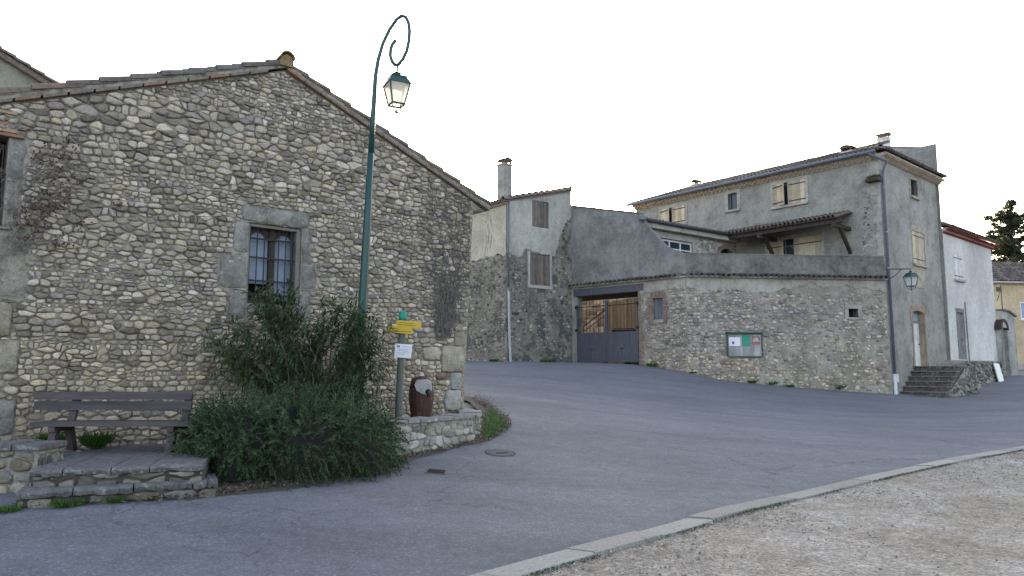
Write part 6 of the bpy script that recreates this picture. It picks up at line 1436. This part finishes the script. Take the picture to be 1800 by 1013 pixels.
# ------------------------------------------------------------------ bench on its stepped stone platform
def build_platform():
    zpl = U(97, 797, 8.35).z; zfr = zpl
    def onz(px, py, z): r = ray(px, py); k = (z - EYE) / r.z; return Vector((r.x * k, r.y * k, z))
    A0, A1 = onz(50, 826, zpl), onz(358, 816, zpl)
    z2 = zpl - .16; B0, B1 = onz(28, 864, z2), onz(384, 844, z2)
    root = thing('stone_platform', Vector(((A0.x + A1.x) / 2, A0.y, z2 - .3)), 'two stepped stone platform of worn slabs carrying the wooden bench', 'platform'); rnd = random.Random(6); m = MB()
    def slabrow(P, Q, depth, z, th, nn, seed, nm):
        rnd = random.Random(seed); mb = MB(); d = (Q - P); L = d.length; d = d.normalized(); bk = Vector((-d.y, d.x, 0)); a = 0
        cuts = [0]
        while cuts[-1] < L - .2: cuts.append(min(L, cuts[-1] + rnd.uniform(.18, .6)))
        cuts[-1] = L
        for u0, u1 in zip(cuts, cuts[1:]):
            K = 9; ov = rnd.uniform(-.03, .03); fr = [P + d * lerp(u0 + .006, u1 - .006, j / K) - bk * (ov + rnd.uniform(-.028, .028)) for j in range(K + 1)]; dz = rnd.uniform(-.008, .008); vs = []
            for p in fr:
                for (o, zz) in ((0.0, -th), (-.012, -th * .45), (.015, -.004), (.05, .0), (depth, .0), (depth, -th)):
                    q = p + bk * (o + rnd.uniform(-.008, .008) * (1 if o < .1 else 0)); vs.append(Vector((q.x, q.y, z + zz + dz + rnd.uniform(-.009, .009))))
            fs = [tuple(range(6)), tuple(K * 6 + k for k in range(5, -1, -1))] + [(j * 6 + (k + 1) % 6, j * 6 + k, (j + 1) * 6 + k, (j + 1) * 6 + (k + 1) % 6) for j in range(K) for k in range(6)]
            mb.add(vs, fs)
        return mb.build(nm, M['slab'], root, smooth=False)
    slabrow(A0, A1, 2.4, zpl, .06, 0, 3, 'slab'); slabrow(B0, B1, .9, z2, .07, 0, 5, 'slab')
    for P, Q, zt, zb, sd in ((A0, A1, zpl - .058, z2 - .05, 7), (B0, B1, z2 - .068, z2 - .5, 8)):
        d = (Q - P).normalized(); F = Frame((P.x, P.y), (d.x, d.y)); F.o = F.o - F.n * .03; L = (Q - P).length
        r_ = MB(); r_.m = 1; r_.fbox(F, 0, L, -.5, -.0, zb, zt); r_.m = 0; stones(r_, F, [(0, zb), (L, zb), (L, zt), (0, zt)], (), h=(.09, .15), asp=1.7, gap=.014, depth=(.01, .04), seed=sd, rings=3); r_.build('riser', [M['riser_stone'], M['soil']], root, smooth=True)
    # low stone pier on the left
    c = U(28, 795, 7.35); F = Frame((U(-60, 800, 7.35).x, U(0, 840, 7.3).y), (1, .03)); tp = c.z + .02; L = F.pix(63, 830)[0]; r2 = thing('stone_pier', F.p(L / 2, -.2, 0), 'low square stone pier at the open end of the bench platform', 'wall'); p = MB(); p.m = 1
    p.fbox(F, 0, L, -.45, 0, -.2, tp); p.m = 0; stones(p, F, [(0, 0), (L, 0), (L, tp), (0, tp)], (), h=(.09, .16), asp=1.6, gap=.012, depth=(.015, .045), seed=15)
    FS = Frame((F.p(L, 0, 0).x, F.p(L, 0, 0).y), (-F.n.x, -F.n.y)); stones(p, FS, [(0, 0), (.45, 0), (.45, tp), (0, tp)], (), h=(.09, .16), asp=1.6, gap=.012, depth=(.015, .04), seed=16)
    p.build('wall', [M['riser_stone'], M['barn_mortar']], r2, smooth=True); q = MB(); q.m = 0
    for i in range(3): q.fbox(F, L * i / 3 + .004, L * (i + 1) / 3 - .004 + (.03 if i == 2 else 0), -.46, .045 - .015 * i, tp + .002, tp + .055 + .01 * (i % 2))
    q.build('coping', M['slab'], r2)
    return zpl
M['riser_stone'] = m_stone('riser_stone', [(.26, .235, .19), (.20, .185, .16), (.32, .29, .245), (.17, .162, .152), (.29, .245, .175)], None, lichen=.55)
ZPL = build_platform()
def build_bench():
    Y = 8.45; c = U(201, 797, Y); c.z = ZPL; root = thing('wooden_bench', c, 'dark weathered wooden bench with two back slats on the stone platform', 'bench'); F = Frame((c.x, c.y), (1, .03))
    zs = F.pix(200, 741)[1]; x0, x1 = F.pix(62, 740)[0], F.pix(341, 740)[0]
    st = MB(); rnd = random.Random(2)
    for i in range(3): st.fbox(F, x0, x1 + rnd.uniform(-.01, .01), .10 - i * .145 - .125, .10 - i * .145, zs - .05 + .004 * i, zs - .004 * i * i * .3, (rnd.random(), 0, 0, 1))
    st.build('seat', M['wood_bench'], root)
    bz = [F.pix(200, y, -.36)[1] for y in (689, 702.5, 705.5, 720.5)]; bk = MB()
    for (za, zb, o) in ((bz[1], bz[0], .03), (bz[3], bz[2], .0)):
        n = -.33 - o; xa, xb = F.pix(62, 705, n)[0], F.pix(338, 705, n)[0]; bk.hexa([F.p(xa, n + .035, za), F.p(xb, n + .035, za), F.p(xb, n, za), F.p(xa, n, za), F.p(xa, n + .01, zb), F.p(xb, n + .01, zb), F.p(xb, n - .025, zb), F.p(xa, n - .025, zb)], (rnd.random(), 0, 0, 1))
    bk.build('backrest', M['wood_bench'], root)
    for px in (97, 304):
        t = F.pix(px, 770)[0]; lg = MB(); w_ = .038; z0 = ZPL - .01
        def post(n0, za, n1, zb, d=.045): lg.hexa([F.p(t - w_, n0 + d, za), F.p(t + w_, n0 + d, za), F.p(t + w_, n0 - d, za), F.p(t - w_, n0 - d, za), F.p(t - w_, n1 + d, zb), F.p(t + w_, n1 + d, zb), F.p(t + w_, n1 - d, zb), F.p(t - w_, n1 - d, zb)])
        post(.08, z0, .0, zs - .052); post(-.36, z0, -.26, zs - .052); post(-.28, zs - .1, -.405, bz[0] - .03, .03)
        lg.fbox(F, t - w_ * .95, t + w_ * .95, -.32, .09, zs - .11, zs - .052); lg.build('leg', M['dark_wood2'], root)
M['dark_wood2'] = m_wood('bench_leg', (.10, .082, .082), (.055, .045, .046), 'z', .75)
build_bench()

# ------------------------------------------------------------------ covers in the road
def build_covers():
    c = ghit(879, 797); root = thing('manhole_cover', c, 'round iron manhole cover set in the asphalt', 'manhole cover'); r = (ghit(904, 797) - ghit(853, 797)).length / 2
    e = .4; nrm = Vector((gz(c.x - e, c.y) - gz(c.x + e, c.y), gz(c.x, c.y - e) - gz(c.x, c.y + e), 2 * e)).normalized(); q = nrm.to_track_quat('Z', 'Y').to_matrix()
    m = MB(); m.lathe(c, [(r, -.02), (r, .006), (r * .93, .006), (r * .92, .001), (r * .90, .001), (r * .88, .007), (r * .1, .009)], 32, rot=q); m.build('ring', M['asphalt_cover'], root)
    k = MB(); k.box(c + nrm * .010 + Vector((.03, 0, 0)), .17, .06, .006, q); k.build('key_hole', M['rubber'], root)
    k = MB(); n = 40; vs = []
    for i in range(n):
        a = 2 * math.pi * i / n
        for rr in (r * 1.03, r * .97): vs.append(c + q @ Vector((rr * math.cos(a), rr * math.sin(a), .0095)))
    k.add(vs, [(2 * i, 2 * i + 1, (2 * i + 3) % (2 * n), (2 * i + 2) % (2 * n)) for i in range(n)]); k.build('joint', M['rubber'], root)
    c = ghit(767, 830); root = thing('drain_grate', c, 'square rusty drain grate sunk in the asphalt below the bushes', 'drain grate'); e = .4
    nrm = Vector((gz(c.x - e, c.y) - gz(c.x + e, c.y), gz(c.x, c.y - e) - gz(c.x, c.y + e), 2 * e)).normalized(); q = nrm.to_track_quat('Z', 'Y').to_matrix() @ Matrix.Rotation(R(38), 3, 'Z')
    s = (ghit(793, 830) - ghit(741, 830)).length / math.sqrt(2) * .98; m = MB(); m.box(c + nrm * -.012, s, s, .04, q); m.build('cover', M['iron_cover'], root); m = MB()
    for i in range(6): m.box(c + nrm * .011 + q @ Vector(((i - 2.5) * s / 7, 0, 0)), s / 15, s * .8, .008, q)
    o = m.build('grooves', M['rubber'], root)
M['asphalt_cover'] = m_plain('cover_iron', (.135, .138, .150), (.10, .102, .112), 30, .95, .3, 70, spec=.08)
build_covers()

# ------------------------------------------------------------------ plants
def sprig(mb, p, d, L, rnd, nl, ll, lw, col, droop=.0, lift=.0, stem=None):
    d = d.normalized(); k = max(4, nl // 2); q = Vector(p); pts = [q.copy()]
    for i in range(k):
        d = (d + Vector((rnd.gauss(0, .10), rnd.gauss(0, .10), rnd.gauss(0, .10) - droop + lift))).normalized(); q = q + d * L / k; pts.append(q.copy())
        s = d.orthogonal().normalized(); s2 = d.cross(s); a = rnd.uniform(0, 6.3)
        for h in range(2):
            a2 = a + math.pi * h + rnd.uniform(-.5, .5); o = s * math.cos(a2) + s2 * math.sin(a2); v = (o * .75 + d * .75).normalized()
            w_ = v.cross(d).normalized() * lw / 2; l = ll * rnd.uniform(.7, 1.15); b = q - d * rnd.random() * L / k
            c = (min(1, max(0, col + rnd.uniform(-.2, .2) + .25 * i / k)), 0, 0, 1)
            mb.add([b - w_ * .5, b + w_ * .5, b + v * l * .6 + w_, b + v * l, b + v * l * .6 - w_], [(0, 1, 2, 3, 4)], c)
    if stem is not None: stem.tube(pts, [.004] * (len(pts) - 1) + [.002], 4, cap=False)
def lump(mb, c, rx, ry, rz, rnd, n=14, m=8, amp=.12):
    vs = []; ph = [rnd.uniform(0, 6) for _ in range(6)]
    for j in range(m + 1):
        th = math.pi * .5 * j / m
        for i in range(n):
            a = 2 * math.pi * i / n; f = 1 + amp * (math.sin(3 * a + ph[0]) * math.sin(2 * th + ph[1]) + .6 * math.sin(5 * a + ph[2] + 3 * th))
            vs.append((c.x + rx * math.sin(th) * math.cos(a) * f, c.y + ry * math.sin(th) * math.sin(a) * f, c.z + rz * math.cos(th) * f))
    mb.add(vs, [(j * n + i, (j + 1) * n + i, (j + 1) * n + (i + 1) % n, j * n + (i + 1) % n) for j in range(m) for i in range(n)])
def build_rosemary():
    root_p = U(515, 835, 9.0); root_p.z = gz(root_p.x, root_p.y); root = thing('rosemary_bush', root_p, 'broad dark green bush of drooping needle leaved sprigs below the barn window', 'bush'); rnd = random.Random(17)
    blobs = []
    for (x, yt, yb, wpx, Y, dp) in [(376, 722, 856, 46, 8.75, .45), (362, 700, 800, 34, 9.2, .35), (422, 694, 866, 84, 8.85, .62), (518, 690, 858, 106, 9.15, .72), (600, 698, 842, 92, 9.6, .68), (652, 722, 822, 44, 9.95, .5), (440, 690, 800, 100, 9.6, .6), (560, 684, 790, 120, 10.2, .6)]:
        Y -= .42; c = U(x, yb, Y); c.z = gz(c.x, c.y) - .02; t = U(x, yt, Y); blobs.append((c, wpx / F_PX * Y * 1.0, dp, t.z - c.z - .12))
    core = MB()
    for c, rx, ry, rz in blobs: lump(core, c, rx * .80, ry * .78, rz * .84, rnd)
    core.build('blocking_core', M['dark_core'], root, smooth=True)  # solid dark lumps added inside to stop light passing through the bush
    lv = MB(); st = MB()
    for c, rx, ry, rz in blobs:
        n = int(560 * (rx * rz + ry * rz) / .9)
        for _ in range(n):
            a = rnd.uniform(0, 2 * math.pi); th = math.acos(rnd.uniform(0.0, 1)) * 1.0
            if math.sin(a) > .55 and rnd.random() < .7: continue
            f = rnd.uniform(.72, 1.0) * (1 + .10 * math.sin(3 * a + c.x * 7))
            nrm = Vector((math.sin(th) * math.cos(a) / rx, math.sin(th) * math.sin(a) / ry, math.cos(th) / rz)).normalized()
            p = Vector((c.x + rx * math.sin(th) * math.cos(a) * f, c.y + ry * math.sin(th) * math.sin(a) * f, c.z + rz * math.cos(th) * f + .02))
            if any(((p.x - b[0].x) / b[1]) ** 2 + ((p.y - b[0].y) / b[2]) ** 2 + ((p.z - b[0].z) / b[3]) ** 2 < .5 for b in blobs): continue
            clump = .5 + .5 * math.sin(p.x * 5.1 + 1.7) * math.sin(p.z * 6.3 + p.y * 4.0)
            d = nrm + Vector((rnd.gauss(0, .35), rnd.gauss(0, .35), rnd.gauss(0, .3))) + UP * (.75 * nrm.z - .15)
            sprig(lv, p, d, rnd.uniform(.18, .36), rnd, rnd.randint(16, 26), .040, .0115, .08 + .62 * clump * rnd.random() + .12 * rnd.random(), droop=.17 * (1 - nrm.z) + .02, stem=st if rnd.random() < .05 else None)
    lv.build('leaves', M['rosemary'], root); st.build('twigs', M['stem'], root)['kind'] = 'stuff'
def build_oleander():
    Y = 10.3; b = U(540, 740, Y); b.z = gz(b.x, b.y); root = thing('oleander_shrub', b, 'tall loose shrub with long narrow leaves rising behind the dark bush', 'shrub'); rnd = random.Random(23); lv = MB(); st = MB()
    tips = [(400, 590, 28, 22), (385, 610, 20, 12), (430, 575, 30, 25), (470, 545, 30, 30), (495, 560, 34, 34), (455, 600, 30, 30), (510, 525, 20, 18), (480, 530, 18, 16), (545, 600, 34, 30), (575, 570, 26, 26), (600, 545, 22, 20), (612, 590, 28, 30), (640, 560, 20, 20), (655, 575, 20, 22), (590, 620, 34, 28), (640, 620, 28, 34), (620, 655, 34, 28), (660, 650, 18, 24), (540, 650, 34, 26), (490, 640, 30, 28), (430, 640, 30, 22), (570, 665, 26, 20), (520, 585, 30, 30), (470, 670, 26, 20), (655, 600, 18, 20), (635, 540, 14, 12), (410, 660, 18, 12), (630, 680, 24, 18), (505, 610, 30, 24)]
    base = [b + Vector((rnd.uniform(-.35, .4), rnd.uniform(-.15, .25), 0)) for _ in range(16)]
    for (px, py, sx, sy) in tips:
        for _ in range(6):
            x, y = px + rnd.gauss(0, sx * .8), py + rnd.gauss(0, sy * .75); t = U(x, y, Y + rnd.uniform(-.5, .45)); s = rnd.choice(base)
            m = s.lerp(t, .5) + Vector(((t.x - s.x) * -.12, 0, .12 + .1 * rnd.random())); pts = [s, s.lerp(m, .5) + UP * .05, m, m.lerp(t, .55) + UP * .02, t]; st.tube(pts, [.008, .007, .006, .0045, .0025], 5, cap=False)
            d0 = (t - m).normalized(); n = rnd.randint(34, 52)
            for i in range(n):
                f = rnd.random() ** 1.2 * .6; p = t.lerp(m, f) + Vector((rnd.gauss(0, .03), rnd.gauss(0, .03), rnd.gauss(0, .03))); o = d0.orthogonal().normalized(); o2 = d0.cross(o); a = i * 2.1 + rnd.uniform(-.4, .4)
                v = ((o * math.cos(a) + o2 * math.sin(a)) * rnd.uniform(.6, 1.0) + d0 * rnd.uniform(.0, .7) + UP * rnd.uniform(-.35, .45)).normalized(); l = rnd.uniform(.10, .19); w_ = v.cross(UP + o * .4).normalized() * rnd.uniform(.009, .013)
                e = p + v * l + Vector((0, 0, -.012)); q1 = p + v * l * .35; q2 = p + v * l * .7 - UP * .003; c = (min(1, max(0, rnd.gauss(.45, .28))), 0, 0, 1)
                lv.add([p, q1 + w_, q2 + w_ * .8, e, q2 - w_ * .8, q1 - w_], [(0, 1, 2, 3, 4, 5)], c)
    lv.build('leaves', M['oleander'], root); st.build('stems', M['stem'], root)
build_rosemary(); build_oleander()

def weed(name, c, label, r, h, n, rnd, kind='weed', wide=.02, group=None, mat='weed'):
    root = thing(name, c, label, kind, group); mb = MB()
    for _ in range(n):
        a = rnd.uniform(0, 6.3); q = Vector((math.cos(a), math.sin(a), 0)) * r * math.sqrt(rnd.random()) * .6; d = Vector((math.cos(a) * rnd.uniform(.2, .9), math.sin(a) * rnd.uniform(.2, .9), rnd.uniform(.5, 1.2))); l = h * rnd.uniform(.5, 1.1)
        leafquads(mb, Vector(c) + q, d, l, wide, rnd, (rnd.random(), 0, 0, 1))
    mb.build('leaves', M[mat], root); sm = MB()
    for _ in range(4): a = rnd.uniform(0, 6.3); sm.tube([Vector(c) - UP * .03, Vector(c) + Vector((math.cos(a) * r * .3, math.sin(a) * r * .3, h * .5))], .004, 4)
    sm.build('stems', M['stem'], root)
def build_weeds():
    rnd = random.Random(33); G1 = 'weeds on the bench platform'; 
    for (px, py, Y, lab, r, h, n) in [(95, 792, 8.9, 'dark leafy weed behind the left bench leg', .16, .26, 120), (168, 790, 8.95, 'bright green weed tuft under the bench seat against the wall', .15, .24, 150)]:
        c = U(px, py, Y); c.z = ZPL; weed('weed', c, lab, r, h, n * 3, rnd, group=G1, wide=.02)
    for (px, py, lab, r, h, n) in [(122, 890, 'leafy green weed at the foot of the lower platform step', .13, .10, 110), (104, 893, 'small green weed just left of the larger weed by the platform', .08, .08, 60), (204, 884, 'small weed at the road edge in the middle of the platform', .08, .09, 60), (310, 872, 'low weed tuft near the bush end of the platform', .07, .07, 40), (10, 900, 'green weed patch at the foot of the stone pier', .16, .07, 120)]:
        c = ghit(px, py); weed('weed', c, lab, r, h, n, rnd, group='weeds along the platform foot', wide=.025)
    W2 = 'weeds along the terrace wall'
    for (px, py, lab, r, h, n) in [(1472, 684, 'round dark green weed at the foot of the terrace wall below the small niche', .28, .40, 160), (1295, 668, 'small weed at the wall foot below the notice board', .3, .22, 110), (1322, 672, 'weed at the wall foot just right of the notice board', .22, .2, 90), (1357, 675, 'low weed tuft between the notice board and the niche', .25, .22, 90), (1388, 679, 'lowest weed tuft midway along the terrace wall', .22, .18, 70), (1133, 640, 'leafy weed beside the right gate post', .3, .5, 130), (1146, 643, 'low weed right of the gate below the brick window', .3, .25, 90), (963, 635, 'wide low weed at the foot of the narrow house', .5, .2, 160), (868, 634, 'small weed at the house foot left of the drainpipe', .3, .2, 90), (1216, 655, 'thin weed at the terrace wall bend', .3, .15, 60)]:
        c = ghit(px, py + 2); weed('weed', c, lab, r, h, n, rnd, group=W2, wide=.05)
    for (px, py, lab) in ((1690, 687, 'small weed at the foot of the rubble bank'), (1652, 690, 'weed at the right end of the lowest stone step')):
        c = ghit(px, py); weed('weed', c, lab, .25, .25, 80, rnd, group='weeds by the steps', wide=.05)
    # grass patch beside the basin
    g = MB(); poly = [(846, 765), (852, 728), (868, 726), (888, 742), (884, 758), (858, 774)]
    cx, cy = sum(p[0] for p in poly) / 6, sum(p[1] for p in poly) / 6
    for _ in range(1500):
        k = rnd.randrange(6); a, b = poly[k], poly[(k + 1) % 6]; f, h = rnd.random(), math.sqrt(rnd.random()); x, y = lerp(cx, lerp(a[0], b[0], f), h), lerp(cy, lerp(a[1], b[1], f), h); c = ghit(x, y)
        leafquads(g, c, Vector((rnd.gauss(0, .45), rnd.gauss(0, .45), 1)), rnd.uniform(.04, .12), .011, rnd, (.3 + .7 * rnd.random(), 0, 0, 1))
    tag(g.build('grass', M['weed'], origin=ghit(cx, cy)), 'bright green grass patch growing at the road side end of the stone basin', 'grass', kind='stuff')
build_weeds()

def build_litter():
    rnd = random.Random(44); mb = MB()
    def leaf(c, s):
        a = rnd.uniform(0, 6.3); d = Vector((math.cos(a), math.sin(a), rnd.uniform(-.1, .5))) * s; e = Vector((-math.sin(a), math.cos(a), rnd.uniform(-.2, .4))) * s * rnd.uniform(.25, .5); z = Vector((0, 0, rnd.uniform(.012, .045)))
        mb.add([c + z - d * .5, c + z + e * .6, c + z + d * .5 + UP * .005, c + z - e * .4], [(0, 1, 2, 3)], (rnd.random(), rnd.random(), 0, 1))
    line = [(20, 893, 3), (120, 888, 5), (250, 882, 8), (350, 874, 8), (450, 862, 7), (560, 848, 8), (650, 828, 9), (720, 806, 9), (780, 790, 5), (835, 778, 5), (870, 768, 7), (890, 752, 8), (886, 740, 8), (860, 722, 12), (835, 708, 12)]
    for _ in range(8200):
        k = rnd.randrange(len(line) - 1); 
        if rnd.random() > (line[k][2] / 9): continue
        f = rnd.random(); x, y = lerp(line[k][0], line[k + 1][0], f), lerp(line[k][1], line[k + 1][1], f); w_ = lerp(line[k][2], line[k + 1][2], f)
        c = ghit(x + rnd.gauss(0, 5), y - abs(rnd.gauss(0, w_ * .8)) + rnd.uniform(0, 3)); leaf(c, rnd.uniform(.025, .06))
    for _ in range(260):
        c = ghit(rnd.uniform(100, 900), rnd.uniform(800, 900)); p = c
        if rnd.random() < .5: leaf(c, rnd.uniform(.012, .025))
    tag(mb.build('leaf_litter', M['litter'], origin=ghit(600, 840)), 'dry brown leaf litter lying along the road edge under the bushes', 'leaf litter', kind='stuff')
    s = MB(); pts = [(330, 880), (450, 867), (560, 853), (650, 833), (720, 812), (790, 792), (840, 780), (875, 768), (893, 750), (888, 738), (862, 715), (835, 700)]; K = 4; pos = []
    P = [ghit(*p).xy for p in pts]; P = catmull(P, .25)
    for i, p in enumerate(P):
        d = (P[min(i + 1, len(P) - 1)] - P[max(0, i - 1)]).normalized(); n = Vector((-d.y, d.x)); w_ = .55 if i < len(P) * .62 else .4
        for k, (o, h) in enumerate(((0, .004), (.05, .012), (.2, .03), (w_, .04))):
            q = p + n * (o + .03 * math.sin(i * 1.7 + k)); pos.append(Vector((q.x, q.y, gz(q.x, q.y) + h)))
    s.add(pos, [(i * K + k, i * K + k + 1, (i + 1) * K + k + 1, (i + 1) * K + k) for i in range(len(P) - 1) for k in range(K - 1)]); struct(s.build('soil_ground', M['soil'], smooth=True, origin=ghit(600, 850)))
build_litter()

def build_vines():
    # bare climber at the right end of the barn
    rnd = random.Random(52); c = F1.p(*((F1.pix(778, 600)[0]), .05, F1.pix(778, 600)[1])); mb = MB()
    def walk(px, py, tx, ty, n, jit, r, gr):
        pts = []; x, y = px, py; a = b = 0
        for i in range(n + 1):
            f = i / n; a += rnd.gauss(0, jit); b += rnd.gauss(0, jit * .6); a *= .9; b *= .9
            t, z = F1.pix(lerp(px, tx, f) + a, lerp(py, ty, f) + b); t = min(t, BARN['tR_bot'] + .15); pts.append(F1.p(t, .055 + .02 * math.sin(i + a) + rnd.uniform(0, .025), z))
        mb.tube(pts, [r * (1 - .6 * i / n) for i in range(n + 1)], 4, cap=False)
    for _ in range(46):
        s = (rnd.gauss(777, 8), rnd.uniform(575, 600)); walk(*s, rnd.uniform(742, 828), rnd.uniform(350, 500), 26, 3.0, rnd.uniform(.005, .010), 0)
    for _ in range(150):
        x, y = rnd.uniform(745, 828), rnd.uniform(345, 590)
        if abs(x - 785) > 12 + (600 - y) * .35: continue
        walk(x, y, x + rnd.uniform(-22, 22), y - rnd.uniform(5, 60), 12, 3.5, .004, 0)
    for _ in range(14):
        x, y = rnd.uniform(660, 745), rnd.uniform(340, 480); walk(x, y + 40, x + rnd.uniform(-20, 20), y - 40, 14, 3, .0035, 0)
    for _ in range(7):                     # tendrils hanging free of the eave
        t, z = F1.pix(rnd.uniform(832, 850), rnd.uniform(378, 392)); t2 = rnd.uniform(.1, .5); mb.tube([F1.p(t - .1, .1, z), F1.p(t + t2 * .5, .15, z - .1 * rnd.random()), F1.p(t + t2 * .6, .2, z - .3), F1.p(t + t2 * .3, .2, z - .5 - .2 * rnd.random())], .0022, 4, cap=False)
    tag(mb.build('bare_vine', M['vine_stem'], origin=c), 'bare grey climbing vine on the barn wall above the corner stones', 'vine')
    # reddish withered creeper at the left
    rnd = random.Random(53); c = F1.p(F1.pix(60, 400)[0], .05, F1.pix(60, 420)[1]); root = thing('withered_creeper', c, 'withered reddish creeper on the barn wall beside the tile lintel', 'vine'); mb = MB(); lv = MB()
    def w2(px, py, tx, ty, n, jit, r):
        a = b = 0; pts = []
        for i in range(n + 1):
            f = i / n; a = a * .9 + rnd.gauss(0, jit); b = b * .9 + rnd.gauss(0, jit); t, z = F1.pix(lerp(px, tx, f) + a, lerp(py, ty, f) + b); pts.append(F1.p(t, .06 + rnd.uniform(0, .02), z))
        mb.tube(pts, [r * (1 - .5 * i / n) for i in range(n + 1)], 4, cap=False); return pts
    for p in [(-40, 440, 60, 290), (20, 420, 75, 280), (30, 440, 130, 300), (0, 450, 90, 400), (60, 400, 140, 340), (20, 430, 110, 420), (50, 330, 130, 250), (-30, 330, 10, 250), (20, 425, 70, 445), (90, 300, 140, 290), (-60, 380, 40, 300)]:
        pts = w2(*p, 18, 3, .008)
        for q in pts: 
            if rnd.random() < .3: e = q + Vector((rnd.gauss(0, .12), 0, rnd.gauss(0, .12))); mb.tube([q, q.lerp(e, .5) + UP * .02, e], .003, 4, cap=False)
    for (x, y, s, n) in [(75, 275, 12, 34), (112, 280, 15, 40), (125, 250, 6, 14), (90, 310, 10, 30), (135, 320, 10, 24), (100, 340, 18, 54), (70, 365, 20, 54), (60, 395, 18, 46), (110, 425, 10, 30), (140, 400, 10, 24), (35, 385, 14, 30), (95, 365, 14, 34), (45, 420, 6, 20), (205, 362, 5, 10)]:
        for _ in range(n):
            t, z = F1.pix(x + rnd.gauss(0, s), y + rnd.gauss(0, s * .9)); leafquads(lv, F1.p(t, .07 + rnd.uniform(0, .04), z), Vector((rnd.gauss(0, 1), rnd.gauss(0, .4), rnd.gauss(-.3, 1))), rnd.uniform(.025, .06), .028, rnd, (rnd.random(), 0, 0, 1))
    for _ in range(120):
        t, z = F1.pix(rnd.uniform(-80, 10), rnd.uniform(245, 395)); leafquads(lv, F1.p(t, rnd.uniform(-.15, .02), z), Vector((rnd.gauss(0, 1), rnd.gauss(0, .4), rnd.gauss(-.3, 1))), rnd.uniform(.04, .09), .03, rnd, (rnd.random(), 0, 0, 1))
    for _ in range(26): w_ = [F1.p(F1.pix(rnd.uniform(-80, 12), 320)[0], -.1, F1.pix(0, y)[1]) for y in (400, 350, 300, 250)]; mb.tube(w_, .004, 4, cap=False)
    mb.build('stems', M['vine_stem'], root); lv.build('leaves', M['vine_leaf'], root)
build_vines()

def build_conifer(px, yb, yt, Y, wpx, label, seed):
    rnd = random.Random(seed); b = U(px, yb, Y); t = U(px - 2, yt, Y); b.z = 1.8; H = t.z - b.z; Wd = wpx / F_PX * Y / 2; root = thing('cedar_tree', b, label, 'tree', 'trees beyond the houses'); tr = MB(); tr.tube([b, b.lerp(t, .5) + Vector((.1, 0, 0)), t], [.3, .2, .03], 8)
    lv = MB(); z = .30
    while z < 1.0:
        n = rnd.randint(6, 9); rad = Wd * min(1, (1.03 - z) * 1.7)
        for k in range(n):
            a = rnd.uniform(0, 6.3); o = b.lerp(t, min(.985, z + rnd.uniform(-.06, .06))); L = max(.3, rad * rnd.uniform(.35, 1.2)); e = o + Vector((math.cos(a) * L, math.sin(a) * L, L * rnd.uniform(-.1, .7))); tr.tube([o, o.lerp(e, .5) + UP * .05 * L, e], [.07, .045, .015], 5, cap=False)
            for _ in range(int(50 + 80 * L)):
                f = rnd.random() ** .6; p = o.lerp(e, f) + Vector((rnd.gauss(0, .16), rnd.gauss(0, .16), rnd.gauss(0, .12))); leafquads(lv, p, Vector((math.cos(a) + rnd.gauss(0, .7), math.sin(a) + rnd.gauss(0, .7), rnd.gauss(.35, .5))), rnd.uniform(.16, .36), .14, rnd, (min(1, max(0, rnd.gauss(.45, .3))), 0, 0, 1))
        z += rnd.uniform(.03, .055)
    tr.build('trunk', M['stem'], root); lv.build('crown', M['conifer'], root)
build_conifer(1776, 500, 356, 68, 190, 'dark conifer with an uneven crown rising behind the cream house roof', 5)
